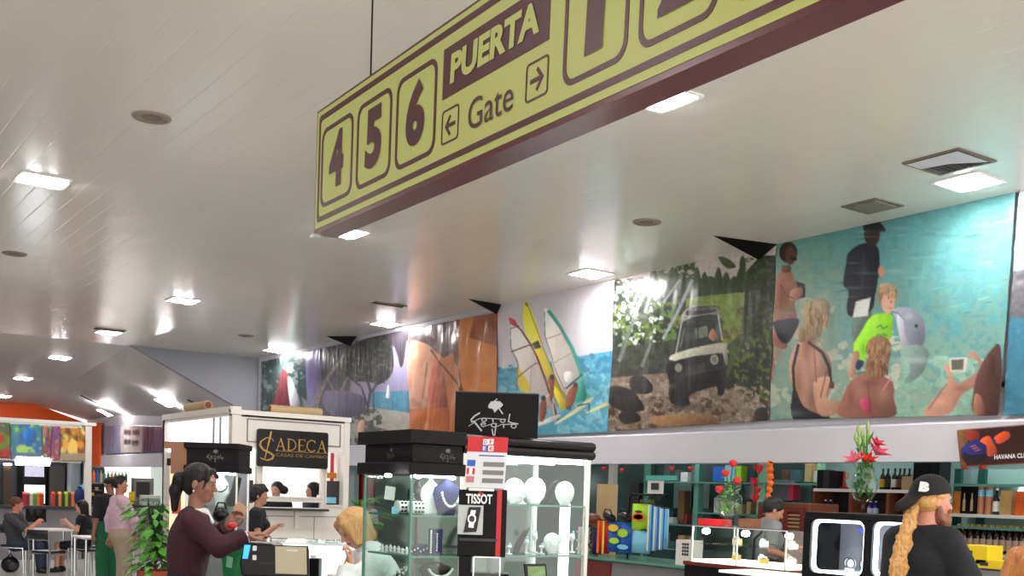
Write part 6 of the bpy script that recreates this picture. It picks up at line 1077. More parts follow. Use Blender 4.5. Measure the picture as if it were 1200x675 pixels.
# towels and bags
def cloth_panel(px0, py0, px1, py1, X, mm, name, lb, cat, waves=3, stripes=None, blobs=None, grp=None):
    ya, yb, za, zb = RX(px0, py0, px1, py1, X); za = max(za, CT+.005); c = V(X, (ya+yb)/2, zb); t = thing(name, c, lb, cat, grp); w = yb-ya; h = zb-za; m = MB(); n = 14; vs = []; 
    for j in range(2):
        for i in range(n+1): u = i/n; vs.append((.02*math.sin(u*waves*6.28), (u-.5)*w*(1 if j else .96), -h*j))
    m.add(vs, [(i, i+1, n+2+i, n+1+i) for i in range(n)]); o = m.build(name+'_cloth', mm, t, smooth=True); s_ = o.modifiers.new('s', 'SOLIDIFY'); s_.thickness = .012
    for (u0, v0, ru, rv, bm_) in (blobs or []):
        MB().prism([(-(u0*w)-ru*w*math.cos(a), -v0*h+rv*h*math.sin(a)) for a in np.linspace(0, 6.28, 14, endpoint=False)], (-.032, 0, 0), Y3, Z3, -X3, .004).build('print', bm_, t)
    for (u0, u1, bm_) in (stripes or []): MB().bx(-.03, -.024, -u1*w, -u0*w, -h, 0).build('stripe', bm_, t)
    MB().tube([(0, -w/2, .01), (0, w/2, .01)], .008, 6).build('hanger_bar', M['black'], t); return t
cloth_panel(713, 611, 741, 649, 7.99, BLU, 'beach_towel', 'blue towel printed with green fishes hanging over the counter', 'towel', 2, None, [(.18, .35, .2, .14, LIME), (-.15, .62, .2, .1, LIME), (-.2, .2, .2, .12, YEL2), (.2, .8, .22, .08, CYN)])
cloth_panel(702, 610, 713, 649, 7.98, RED, 'beach_towel', 'red and orange striped towel left of the blue towel', 'towel', 1, [(-.45, -.25, ORG), (.05, .2, YEL2)]); cloth_panel(695, 620, 703, 650, 8.0, NAVY, 'beach_towel', 'dark blue towel at the left end of the counter', 'towel', 1)
cloth_panel(741, 590, 761, 622, 7.98, LIME, 'beach_bag', 'lime green bag with an orange drawing hanging on the rack', 'bag', 1, None, [(0, .5, .34, .16, mat('orange_print', (230, 90, 40), .6)), (0, .5, .26, .1, LIME), (.0, .3, .2, .05, GREEND)]); cloth_panel(741, 621, 760, 649, 7.99, CYN, 'beach_towel', 'pale blue towel under the lime green bag', 'towel', 1)
for k, (a, b, lb) in enumerate(((761, 767, 'striped blue and white towel, nearest the lime green bag'), (768, 774, 'middle one of the hanging blue and white striped towels'), (775, 781, 'rightmost of the hanging blue and white striped towels'))): cloth_panel(a, 592+2*k, b, 646-k, 8.0, CYN, 'beach_towel', lb, 'towel', 1, [(-.35, -.2, M['white']), (.15, .3, BLU)], None, 'blue striped towels on the rack')
rk = thing('wire_rack', onX(755, 585, 8.05), 'black wire rack holding towels and bags above the counter', 'rack'); rkb = onX(755, 585, 8.05); ya, yb, za, zb = RX(738, 579, 781, 594, 8.05)
m = MB().tube([V(8.05, yb, CT), V(8.05, yb, zb-.03), V(8.05, yb-.04, zb), V(8.05, ya, zb)], .012, 8); m.build('frame', M['black'], rk, base=rkb, smooth=True); 
for k in range(7): y = yb-.04-(yb-ya-.06)*k/6; MB().tube([V(8.1, y, zb), V(8.0, y, zb-.01), V(7.97, y, zb-.05)], .007, 6).build('hook', M['black'], rk, base=rkb)
for px0, px1, lb in ((704, 724, 'left black folded umbrella bag on top of the towels'), (722, 743, 'right black folded umbrella bag on top of the towels')):
    c = onX((px0+px1)/2, 606, 7.98); t = thing('folded_bag', c, lb, 'bag', 'black bags on top of the towels'); MB().ell((0, 0, 0), (.05, .11, .05), 14, 8, rotm(.25)).build('bag', M['black'], t, smooth=True); MB().tube([V(-.02, -.08, .0), V(-.02, -.04, .08), V(-.02, .05, .09), V(-.02, .09, .02)], .008).build('strap', M['black'], t, smooth=True)
wf = thing('white_stand', onX(683, 650, 8.1)*V(1, 1, 0)+V(0, 0, CT), 'white slatted stand at the left end of the towel counter', 'stand')
for j in range(3): MB().bx(-.02, .02, -.09+.07*j, -.06+.07*j, 0, .32).build('upright', WHT, wf)
for j in range(3): MB().bx(-.02, .02, -.11, .11, .05+.1*j, .07+.1*j).build('rail', WHT, wf)
t = thing('brown_basket', onX(693, 600, 8.12)*V(1, 1, 0)+V(0, 0, CT), 'brown cap-shaped souvenir on a wooden post behind the case', 'souvenir'); MB().bx(-.03, .03, -.12, -.08, 0, .42).build('post', WOOD, t); MB().ell((0, 0, .42), (.1, .14, .07), 14, 8).build('top', WOOD, t, smooth=True); MB().bx(-.03, .03, -.12, .1, .1, .13).build('rail', WOOD, t)
bx0 = onX(801, 655, 8.0); bx0[2] = CT; t = thing('white_carton', bx0, 'white carton with a dark grid at the right end of the towel counter', 'box'); ya, yb, za, zb = RX(793, 627, 811, 655, 8.0); MB().bx(0, .15, -(yb-ya)/2, (yb-ya)/2, 0, .26).build('carton', WHT, t); m = MB()
for i in range(3):
    for j in range(4): m.bx(-.004, 0, -.05+.035*i-.02, -.05+.035*i+.005, .1+.035*j, .125+.035*j)
m.build('grid', DGREY, t)
# small sign and baubles under the band
boxX('shelf_sign', 757, 557, 792, 563, 9.6, .02, mat('teal_sign', (90, 190, 176), .4), 'narrow teal sign strip in the souvenir shop window', 'sign'); o = boxX('price_notice', 759, 563, 776, 580, 9.62, .02, PAPER, 'white notice with a small dark picture under the teal strip', 'notice'); o2 = boxX('price_picture', 763, 566, 771, 574, 9.6, .01, DGREY); o2.parent = o; o2.location = tuple(Vector(o2.location)-Vector(o.location)); [o2.pop(k_, None) for k_ in ('label', 'category')]; o.name = 'price_notice'; MB().tube([(.01, -.06, .12), (.01, -.06, 2.06-o.location.z)], .003, 5).build('string', M['black'], o); MB().tube([(.01, .06, .12), (.01, .06, 2.06-o.location.z)], .003, 5).build('string', M['black'], o)
for px, py in ((708, 549), (729, 551), (787, 549), (809, 549), (1130, 547), (1151, 547)):
    p = onX(px, py, 9.5); t = thing('red_bauble', (p[0], p[1], 2.06), 'red paper bauble hanging right under the white band', 'bauble', 'red baubles under the band'); MB().tube([(0, 0, 0), (0, 0, p[2]-2.06)], .003, 5).build('thread', M['black'], t); MB().lathe([(0, -.026), (.02, -.022), (.036, 0), (.026, .02), (0, .024)], (0, 0, p[2]-2.06), 12).build('ball', RED, t, smooth=True)
hs = thing('heart_garland', onX(886, 543, 9.45)*V(1, 1, 0)+V(0, 0, 2.06), 'hanging string of shiny red heart-shaped pieces', 'garland'); hb_ = onX(886, 543, 9.45)*V(1, 1, 0)+V(0, 0, 2.06)
for px, py, r_ in ((888, 549, .062), (883, 564, .055), (886, 574, .05), (884, 583, .058)):
    p = onX(px, py, 9.45); R_ = np.stack([-Y3, -X3*.0+X3, Z3], 1); m = MB(); m.prism([(r_*.9*(16*math.sin(t)**3)/16*1.0, r_*(13*math.cos(t)-5*math.cos(2*t)-2*math.cos(3*t)-math.cos(4*t))/16) for t in np.linspace(0, 6.28, 22, endpoint=False)], (0, 0, 0), Y3, Z3, X3, .03); m.build('heart', RED, hs, base=hb_-p, bevel=.012, smooth=False)
MB().tube([V(0, 0, 0), V(0, 0, -.45)], .004, 5).build('cord', M['black'], hs)
og = thing('orange_garland', onX(903, 543, 9.45)*V(1, 1, 0)+V(0, 0, 2.06), 'hanging twisted orange cloth garland beside the red hearts', 'garland'); vs = []; n = 26; m = MB()
L_ = onX(903, 590, 9.45)[2]-2.06; m.tube([V(0, .02*math.sin(i*1.3), L_*i/n) for i in range(n+1)], [(.032+.014*math.sin(i*1.55))*(1-.35*i/n) for i in range(n+1)], 10); m.build('cloth', ORG, og, smooth=True); MB().lathe([(.02, -.01), (.03, 0), (0, .01)], (0, 0, 0), 8).build('hook', M['black'], og)
# ---------------------------------------------------------------- lit glass case with roses, its counter
gx, gy0, gy1 = 6.6, 5.83, 6.86; ztop = onX(866, 619, gx)[2]; zbt = onX(866, 663, gx)[2]; gcase = thing('glass_showcase', (6.85, 6.35, 0), 'low glass showcase with bright spotlights, on a red-edged black counter', 'display case'); gcb = V(6.85, 6.35, 0)
def gbd(m, n, mm, **k): return m.build(n, mm, gcase, base=gcb, **k)
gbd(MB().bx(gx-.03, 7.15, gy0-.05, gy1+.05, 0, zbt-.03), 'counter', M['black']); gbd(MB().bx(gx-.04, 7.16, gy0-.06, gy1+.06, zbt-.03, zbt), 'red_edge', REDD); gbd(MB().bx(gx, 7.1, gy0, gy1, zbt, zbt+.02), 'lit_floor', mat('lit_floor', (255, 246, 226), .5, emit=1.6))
gbd(MB().bx(gx, 7.1, gy0, gy1, ztop-.008, ztop), 'glass_top', GL); gbd(MB().bx(gx, gx+.005, gy0, gy1, zbt, ztop), 'front_glass', GL); gbd(MB().bx(gx, 7.1, gy0, gy0+.005, zbt, ztop), 'side_glass', GL); gbd(MB().bx(gx+.05, 7.08, gy0+.03, gy1-.03, (zbt+ztop)/2, (zbt+ztop)/2+.006), 'shelf', GL)
for x, y in ((gx, gy0), (gx, (gy0+gy1)/2), (gx, gy1), (7.1, gy0), (7.1, gy1)): gbd(MB().bx(x-.006, x+.006, y-.006, y+.006, zbt, ztop), 'post', BS)
for y in (gy0+.06, gy0+.52, gy1-.06):
    gbd(MB().lathe([(.0, 0), (.03, .01), (.035, .035), (.02, .05), (0, .052)], (gx+.1, y, ztop-.07), 12), 'spotlight', BULB, smooth=True)
gbd(MB().bx(gx-.004, gx+.004, gy0, gy1, ztop-.006, ztop+.002), 'top_edge', BS)
rs = np.random.RandomState(9)
for k in range(9):
    y = gy0+.1+k*.1; z = zbt+.02 if k % 2 else (zbt+ztop)/2+.006; t = thing('watch_box', (gx+.2+.1*(k % 3), y, z), 'small pale box on display inside the lit low showcase', 'box', 'pale boxes in the low showcase'); h_ = .04+.03*rs.rand(); MB().bx(-.03, .03, -.025, .025, 0, h_).build('box', (VELW, PAPER, TAN, GOLD)[k % 4], t, bevel=.003); MB().box((-.01, 0, h_+.008), (.03, .03, .012), rotm(0, .3)).build('watch', BS, t)
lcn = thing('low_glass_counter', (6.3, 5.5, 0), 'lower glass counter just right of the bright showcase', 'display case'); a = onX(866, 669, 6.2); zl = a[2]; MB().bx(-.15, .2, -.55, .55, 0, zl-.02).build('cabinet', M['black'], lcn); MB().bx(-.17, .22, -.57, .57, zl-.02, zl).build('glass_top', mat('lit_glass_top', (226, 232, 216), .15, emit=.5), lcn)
# rose vase
vp = onX(853, 618, 6.85); vp[2] = ztop; rv = thing('rose_vase', vp, 'balloon-shaped glass vase of red roses standing on the bright showcase', 'vase'); s_ = 9.0/1300
CG = mat('vase_glass', (235, 245, 240), .03, trans=1.0, ior=1.25)
MB().lathe([(.0, 0), (.055, .0), (.05, .012), (.02, .03), (.022, .055), (.06, .085), (.105, .13), (.122, .19), (.11, .25), (.075, .29), (.08, .31), (.074, .31), (.07, .29), (.104, .25), (.116, .19), (.1, .135), (.055, .092), (0, .085)], (0, 0, 0), 26).build('glass', GL, rv, smooth=True)
m = MB(); rs = np.random.RandomState(2); stems = ((.02, .53, 0), (-.04, .45, 0), (.06, .385, 0), (-.085, .31, 0), (.05, .27, .02))
for x, z, y in stems: m.tube([V(0, 0, .1), V(x*.3, y, z*.6), V(x, y, z-.02)], .005, 6)
m.build('stems', GREEND, rv); m = MB()
for k in range(46): a = rs.rand()*6.28; z = .12+.36*rs.rand(); c = V(.045*math.cos(a)+.01, .045*math.sin(a), z); d_ = unit(V(math.cos(a), math.sin(a), .5)); u_, v_, _ = frame(d_); m.add([c, c+d_*.03+u_*.016, c+d_*.06, c+d_*.03-u_*.016], [(0, 1, 2, 3)])
m.build('leaves', mat('rose_leaf', (110, 180, 50), .5, noise=.3), rv)
for x, z, y in stems[:4]:
    p = R0*x*1.0+V(0, 0, z); r_ = MB(); r_.lathe([(0, -.03), (.022, -.02), (.036, .0), (.034, .02), (.02, .032), (.012, .02), (0, .026)], p, 12); r_.lathe([(.012, .0), (.02, .03), (.008, .036), (0, .03)], p, 8, rotm(.3)); r_.build('rose', RED, rv, smooth=True)
# ---------------------------------------------------------------- black showcase with rounded windows, goblet of lilies
bxX, by0, by1 = 5.5, 3.93, 4.72; bzt = onX(960, 600, bxX)[2]; bc_ = thing('black_showcase', (5.75, 4.1, 0), 'tall black showcase with two rounded lit windows behind the man in the cap', 'display case'); bcb = V(5.75, 4.1, 0)
def bbd(m, n, mm, **k): return m.build(n, mm, bc_, base=bcb, **k)
wins = []
for a, b, c, d_ in ((951, 608, 1010, 676), (1023, 611, 1062, 679)): y0_, y1_, z0_, z1_ = RX(a, b, c, d_, bxX); wins.append((y0_, y1_, z0_, z1_))
# carcass: top, ends, floor, piers between windows
bbd(MB().bx(bxX, 5.85, by0, by1, bzt-.04, bzt), 'top', M['black'], bevel=.008); bbd(MB().bx(bxX+.01, 5.85, by0, by0+.03, 0, bzt-.04), 'end_panel', M['black']); bbd(MB().bx(bxX+.01, 5.85, by1-.03, by1, 0, bzt-.04), 'end_panel', M['black']); bbd(MB().bx(bxX+.01, 5.85, by0, by1, 0, wins[0][2]-.02), 'plinth', M['black'])
for (y0_, y1_, z0_, z1_), (e0, e1) in zip(wins, (((wins[0][0]+wins[1][1])/2, by1), (by0, (wins[0][0]+wins[1][1])/2))):
    inner = rrect(y0_, y1_, z0_, z1_, .05); cy_, cz_ = (y0_+y1_)/2, (z0_+z1_)/2
    outer = []
    for (u_, v_) in inner:
        du, dv = u_-cy_, v_-cz_; tt = min(((e1-cy_) if du > 0 else (cy_-e0))/(abs(du)+1e-9), ((bzt-.04-cz_) if dv > 0 else (cz_-(z0_-.03)))/(abs(dv)+1e-9)); outer.append((cy_+du*tt, cz_+dv*tt))
    # square the corners
    f_ = bbd(MB().ring(outer, inner, V(bxX, 0, 0), Y3, Z3, X3, .03), 'front_frame', M['black'])
    MB().ring(inner, rrect(y0_+.018, y1_-.018, z0_+.018, z1_-.018, .04), V(bxX+.02, 0, 0), Y3, Z3, X3, .02).build('light_border', LEDS, f_, base=bcb)
    bbd(MB().prism(rrect(y0_, y1_, z0_, z1_, .05), V(bxX+.01, 0, 0), Y3, Z3, X3, .003), 'glass', GL); bbd(MB().bx(bxX+.05, 5.82, y0_, y1_, z0_, z0_+.01), 'display_floor', mat('white_floor', (236, 240, 240), .4, emit=.35) if y0_ == wins[0][0] else bpy.data.materials['white_floor'])
    bbd(MB().bx(bxX+.1, bxX+.13, y0_-.01, y0_+.05, z0_, z1_), 'upright_light', LEDS)
    rs = np.random.RandomState(int(y0_*100))
    for k in range(4):
        t = thing('dial_ornament', (bxX+.15+.05*(k % 2), y0_+.08+k*.06, z0_+.01), 'round pale watch on a stand inside the black showcase', 'watch', 'watches in the black showcase'); MB().lathe([(.0, -.008), (.03, -.008), (.032, 0), (.03, .008), (0, .008)], (0, 0, .055), 16, rotm(0, math.pi/2)).build('dial', VELW, t, smooth=True); MB().box((0, 0, .012), (.03, .03, .024)).build('foot', BS, t); MB().ring([(.034*math.cos(a), .034*math.sin(a)) for a in np.linspace(0, 6.28, 16, endpoint=False)], [(.028*math.cos(a), .028*math.sin(a)) for a in np.linspace(0, 6.28, 16, endpoint=False)], V(-.01, 0, .055), Y3, Z3, X3, .004).build('rim', DGREY, t)
    t = thing('blue_lamp', (5.78, (y0_+y1_)/2+.02, z0_+.27), 'small blue glowing oval inside the black showcase', 'lamp', 'blue glows in the black showcase'); MB().ell((0, 0, 0), (.01, .04, .016), 12, 8).build('glow', mat('blue_glow', (50, 70, 240), .4, emit=1.5) if y0_ == wins[0][0] else bpy.data.materials['blue_glow'], t, smooth=True); MB().bx(.01, .05, -.01, .01, -.26, -.01).build('stem', DGREY, t)
bbd(MB().bx(5.82, 5.84, by0+.03, by1-.03, wins[0][2]-.02, bzt-.04), 'back_panel', mat('mauve_grey_panel', (146, 140, 150), .15, noise=.35, nscale=7))
gp = onX(1011, 601, 5.68); gp[2] = bzt; gv = thing('lily_goblet', gp, 'large glass goblet of pink and red lilies standing on the black showcase', 'vase'); sg = gp[0]*0+6.7/1300
MB().lathe([(0, 0), (.05, 0), (.05, .006), (.012, .014), (.008, .05), (.012, .062), (.05, .085), (.078, .13), (.08, .18), (.066, .24), (.052, .285), (.055, .29), (.049, .287), (.062, .24), (.075, .18), (.073, .135), (.045, .092), (0, .07)], (0, 0, 0), 26).build('glass', GL, gv, smooth=True)
m = MB(); rs = np.random.RandomState(5)
for k in range(80):
    a = rs.rand()*6.28; z = .09+.2*rs.rand(); r_ = .05*math.sqrt(rs.rand()); c = V(r_*math.cos(a), r_*math.sin(a), z); d_ = unit(V(rs.rand()-.5, rs.rand()-.5, rs.rand()*1.3)); u_, v_, _ = frame(d_); m.add([c, c+d_*.03+u_*.012, c+d_*.065, c+d_*.03-u_*.012], [(0, 1, 2, 3)])
m.build('leaves', mat('lily_leaf', (64, 120, 50), .4, noise=.4), gv); m = MB(); buds = ((-.055, .5), (-.03, .47), (.0, .52), (-.045, .42), (-.015, .44), (-.07, .45), (.01, .47)); bm2 = MB()
for x, z in buds:
    p = R0*x+V(0, 0, z); m.tube([V(0, 0, .25), R0*x*.4+V(0, 0, .36), p], .004, 6); d_ = unit(R0*(x*.5)+F0*(rs.rand()-.5)*.4+Z3); bm2.tube([p-d_*.01, p+d_*.012, p+d_*.035, p+d_*.05], [.004, .011, .008, .002], 8)
m.build('stems', GREENL, gv); bm2.build('buds', mat('bud_green', (150, 180, 90), .5), gv, smooth=True); m = MB()
for k in range(20): a = rs.rand()*6.28; c = R0*(-.06+.1*rs.rand())+V(0, 0, .3+.16*rs.rand()); d_ = unit(R0*(rs.rand()-.5)*2+F0*(rs.rand()-.5)+Z3*.8); u_, v_, _ = frame(d_); m.add([c, c+d_*.03+u_*.01, c+d_*.07, c+d_*.03-u_*.01], [(0, 1, 2, 3)])
m.build('upper_leaves', GREENL, gv)
for x, z, y, mm, sz in ((-.07, .31, -.02, mat('lily_pink', (226, 110, 130), .5), .095), (.0, .31, -.03, mat('lily_red', (216, 30, 34), .5), .09), (.06, .36, 0, mat('lily_rose', (214, 70, 110), .5), .105), (.055, .42, .0, mat('lily_crimson', (200, 26, 48), .5), .075)):
    m = MB(); c = R0*x+F0*y+V(0, 0, z); ax_ = unit(R0*x*6+F0*(-.5)+Z3*.8); u_, v_, _ = frame(ax_)
    for k in range(6):
        a = k*math.pi/3; o_ = u_*math.cos(a)+v_*math.sin(a); s2 = np.cross(ax_, o_); m.add([c, c+(ax_*.6+o_*.3)*sz*.6+s2*sz*.22, c+(ax_*.55+o_*.8)*sz, c+(ax_*.6+o_*.3)*sz*.6-s2*sz*.22], [(0, 1, 2, 3)])
    m.build('lily', mm, gv)
# ---------------------------------------------------------------- liquor shelves
XL = 10.7
ls = thing('bottle_shelving', (XL+.2, 6.3, 0), 'white-edged bottle shelving at the right under the rum sign', 'shelving'); lsb = V(XL+.2, 6.3, 0)
def lbd(m, n, mm): return m.build(n, mm, ls, base=lsb)
zs1 = onX(1160, 603, XL)[2]; zs2 = onX(1160, 649, XL)[2]; zs0 = onX(1160, 567, XL)[2]; ya, yb, *_ = RX(1112, 600, 1300, 660, XL)
for z, mm in ((zs1, WHT), (zs2, WHT)): lbd(MB().bx(XL, XL+.35, ya, yb, z-.035, z), 'shelf', mm)
lbd(MB().bx(XL+.05, XL+.35, ya, yb, zs0-.03, zs0), 'glass_shelf', TEAL); lbd(MB().bx(XL+.36, XL+.4, ya, yb, 0, 2.05), 'back_panel', PALE); lbd(MB().bx(XL, XL+.35, ya, yb, zs1-.16, zs1-.13), 'under_glass', TEAL)
for px in (1124, 1152): p = onX(px, 560, XL+.33); lbd(MB().bx(XL+.3, XL+.35, p[1]-.04, p[1]+.04, 0, 2.05), 'upright', TEALD)
lbd(MB().bx(XL-.1, XL+.35, ya, yb, 0, .75), 'base_cabinet', GREY)
def bottle(lab, dark=(30, 16, 12), label=(210, 200, 180), capc=(30, 30, 30), grp=None, h=.3, r=.038):
    t = thing('bottle', (0, 0, 0), lab, 'bottle', grp); k = 'b%d_%d' % (dark[0], dark[1])
    g = bpy.data.materials.get(k) or mat(k, dark, .08, coat=.3)
    MB().lathe([(0, 0), (r, 0), (r, h*.58), (r*.85, h*.66), (r*.4, h*.76), (r*.36, h*.93), (0, h*.93)], (0, 0, 0), 12).build('glass', g, t, smooth=True)
    k = 'l%d_%d' % (label[0], label[2]); MB().lathe([(r*1.03, h*.12), (r*1.03, h*.5)], (0, 0, 0), 12).build('label', bpy.data.materials.get(k) or mat(k, label, .6, noise=.4, nscale=60), t)
    k = 'c%d_%d' % (capc[0], capc[2]); MB().lathe([(r*.42, h*.9), (r*.42, h*1.0), (0, h*1.0)], (0, 0, 0), 10).build('cap', bpy.data.materials.get(k) or mat(k, capc, .4), t)
    return t
b0 = None; G = 'dark rum bottles in the long row on the lower shelf'
for row in range(2):
    for k in range(15):
        px = 1122+k*7.6+row*3; p = onX(px, 640, XL+.06+.1*row); lb = 'dark rum bottle in the long row on the lower shelf'
        if b0 is None: b0 = bottle(lb, (44, 22, 14), (176, 150, 130), (190, 160, 60), G, .3, .036); b0.location = (p[0], p[1], zs2)
        else: dup(b0, (p[0], p[1], zs2), label=lb)
for a, b, c, mm, lb in ((1118, 1125, 577, mat('amber_box', (206, 120, 30), .5, noise=.4, nscale=20), 'amber bottle box next to the face of the man in the cap'),):
    o = boxX('liquor_box', a, c, b, 603, XL+.05, .1, mm, lb, 'box', z0=zs1)
for (a, b, lb) in ((1126, 1134, 'left one of the two black boxed bottles on the upper shelf'), (1135, 1143, 'right one of the two black boxed bottles on the upper shelf')):
    y0_, y1_, _, _ = RX(a, 577, b, 603, XL+.05); t = thing('boxed_bottle', (XL+.05, (y0_+y1_)/2, zs1), lb, 'box', 'black boxed bottles'); MB().bx(0, .09, -(y1_-y0_)/2, (y1_-y0_)/2, 0, .29).build('box', M['black'], t); MB().prism([(-.015, .03), (.015, .03), (.015, .14), (.006, .17), (.006, .22), (-.006, .22), (-.006, .17), (-.015, .14)], (-.003, 0, 0), Y3, Z3, -X3, .002).build('bottle_print', TAN, t)
for (px, lb) in ((1149, 'left tan tube with a pale blue band on the upper shelf'), (1158, 'right tan tube with a pale blue band on the upper shelf')):
    p = onX(px, 600, XL+.1); t = thing('gift_tube', (p[0], p[1], zs1), lb, 'tube', 'tan gift tubes'); MB().lathe([(0, 0), (.036, 0), (.036, .29), (0, .29)], (0, 0, 0), 16).build('tube', mat('copper_tan', (188, 118, 84), .4) if px == 1149 else bpy.data.materials['copper_tan'], t); MB().lathe([(.037, .19), (.037, .26)], (0, 0, 0), 16).build('band', CYN, t)
p = onX(1167, 600, XL+.1); b_ = bottle('bottle with a white label between the tan tubes and the gold box', (30, 36, 20), (236, 232, 220), (230, 230, 225), None, .28, .034); b_.location = (p[0], p[1], zs1)
boxX('liquor_box', 1173, 574, 1184, 603, XL+.05, .1, mat('gold_box', (186, 148, 90), .4, noise=.3, nscale=15), 'gold patterned box on the upper shelf under the lamp reflection', 'box', z0=zs1); boxX('liquor_box', 1191, 574, 1201, 603, XL+.05, .1, mat('redyellow_box', (216, 92, 30), .4, noise=.5, nscale=10), 'red and yellow box at the right end of the upper shelf', 'box', z0=zs1)
p = onX(1181, 576, XL); tag(MB().ell((0, 0, 0), (.02, .07, .035), 14, 8).build('lamp_reflection', mat('reflection_glow', (250, 250, 255), .4, emit=8), smooth=True), 'small white oval lamp glowing above the gold box', 'lamp').location = (XL+.3, p[1], zs0-.07)  # glowing oval stands in for a lamp's reflection at the glass shelf
# yellow promotion boxes
for (a, b, c, d_, lb) in ((1128, 638, 1156, 662, 'yellow carton with a dark picture beside the black sleeve'), (1143, 655, 1178, 668, 'low yellow tray in front of the lower bottles')):
    y0_, y1_, z0_, z1_ = RX(a, c if False else b if False else c, b, d_, 9.2) if False else (RX(a, b, c, d_, 9.2)); t = thing('yellow_carton', (9.2, (y0_+y1_)/2, z0_), lb, 'box'); MB().bx(0, .25, -(y1_-y0_)/2, (y1_-y0_)/2, 0, z1_-z0_).build('carton', YEL2, t, bevel=.005)
    MB().bx(-.004, 0, .02, .1, (z1_-z0_)*.3, (z1_-z0_)*.7).build('picture', DGREY, t)
zy = onX(1150, 668, 9.2)[2]; tag(MB().bx(9.15, 9.8, 5.2, 7.1, 0, min(onX(1142, 662, 9.2)[2], zy)).build('display_counter', GREY), 'grey counter carrying the yellow cartons', 'counter')
# wooden shelf unit left of it
XU = 10.3; ya, yb, *_ = RX(952, 600, 1062, 660, XU); zt1 = onX(1000, 573, XU)[2]; zt2 = onX(1000, 603, XU)[2]; wu = thing('wooden_shelving', (XU+.2, (ya+yb)/2, 0), 'brown wooden shelf unit with a pale top edge behind the goblet', 'shelving'); wub = V(XU+.2, (ya+yb)/2, 0)
MB().bx(XU, XU+.35, ya, yb, zt1-.03, zt1).build('top_shelf', WOOD, wu, base=wub); MB().bx(XU-.006, XU, ya, yb, zt1-.035, zt1).build('top_edge', PAPER, wu, base=wub); MB().bx(XU, XU+.35, ya, yb, zt2-.03, zt2).build('lower_shelf', WOOD, wu, base=wub)
for px in (953, 996, 1040, 1061): p = onX(px, 590, XU); MB().bx(XU, XU+.35, p[1]-.02, p[1]+.02, 0, zt1-.03).build('upright', WOOD, wu, base=wub)
MB().bx(XU+.33, XU+.35, ya, yb, 0, zt1).build('back', DGREY, wu, base=wub)
for (a, b, c, mm, lb) in ((958, 964, 551, M['black'], 'leftmost black box on the wooden shelf top'), (965, 971, 551, DGREY, 'dark grey box second on the wooden shelf top'), (972, 981, 552, M['black'], 'wide black box third on the wooden shelf top'), (1057, 1069, 557, TAN, 'tan open carton at the right end of the wooden shelf top')): boxX('gift_box', a, c, b, 573, XU+.06, .1, mm, lb, 'box', z0=zt1)
for px, lb, dk, lb_c in ((1034, 'bottle with a yellow label on the wooden shelf top', (60, 62, 24), (226, 190, 40)), (1040, 'dark bottle beside the yellow labelled one on the wooden shelf', (26, 20, 16), (60, 50, 40)), (1048, 'dark bottle with a large white label on the wooden shelf', (22, 18, 18), (236, 234, 230)), (1054, 'dark bottle behind the tan carton, left', (34, 18, 14), (120, 90, 60)), (1059, 'dark bottle behind the tan carton, middle', (34, 18, 15), (120, 90, 61)), (1065, 'dark bottle behind the tan carton, right', (34, 18, 16), (120, 90, 62))):
    p = onX(px, 570, XU+.22); b_ = bottle(lb, dk, lb_c, (40, 30, 26), 'bottles on the wooden shelf top', .24, .032); b_.location = (p[0], p[1], zt1)
p = onX(989, 566, XU+.15); t = thing('gold_ornament', (p[0], p[1], zt1), 'red and gold ornament of rings on the wooden shelf top', 'ornament'); m = MB()
for j, (x_, z_) in enumerate(((0, .05), (.04, .12), (-.03, .15))): m.tube([V(0, x_+.035*math.cos(a), z_+.035*math.sin(a)) for a in np.linspace(0, 6.28, 14)], .008, 6)
m.build('rings', GOLD, t, smooth=True); MB().lathe([(.05, 0), (.06, .02), (.02, .03), (.015, .2), (0, .21)], (0, 0, 0), 12).build('stand', RED, t)
for px, lb in ((967, 'left pair of blue glass bottles under the wooden shelf top'), (1020, 'blue glass bottle right of the goblet foot under the shelf top')):
    for j in range(2): p = onX(px+6*j, 598, XU+.12); b_ = bottle(lb if j == 0 else lb.replace('bottle', 'flask'), (24, 34, 130), (180, 190, 220), (200, 200, 210), 'blue glass bottles', .16, .035); b_.location = (p[0], p[1], zt2)
o = boxX('black_speaker', 1071, 541, 1088, 585, XU+.05, .2, M['black'], 'tall black box behind the cap, left one', 'box'); o = boxX('black_speaker', 1089, 541, 1099, 585, XU+.05, .2, M['black'], 'tall black box behind the cap, right one', 'box'); ya, yb, _, z1_ = RX(1072, 585, 1090, 600, XU+.05); tag(MB().bx(XU+.02, XU+.36, ya, yb, 0, z1_).build('wooden_stand', WOOD), 'wooden stand under the two tall black boxes', 'stand')
o = boxX('tumbler_tray', 921, 647, 944, 652, 8.6, .2, WOOD, 'wooden tray of orange tumblers right of the shopkeeper', 'tray')
tz = onX(930, 647, 8.6)[2]
for k in range(6): p = onX(923+k*3.8, 645, 8.65); t = tag(MB().lathe([(.0, 0), (.016, 0), (.02, .06), (.017, .06), (0, .01)], (0, 0, 0), 10).build('tumbler', ORG if k % 2 else GOLD, smooth=True), 'small amber tumbler in the row beside the shopkeeper', 'glass', 'amber tumblers'); t.location = (p[0]+.05, p[1], tz)
tag(MB().bx(8.55, 8.95, RX(921, 650, 946, 670, 8.6)[0], RX(921, 650, 946, 670, 8.6)[1], 0, onX(930, 652, 8.6)[2]).build('side_cabinet', WOOD, bevel=.01), 'brown side cabinet under the tray of amber tumblers', 'cabinet')
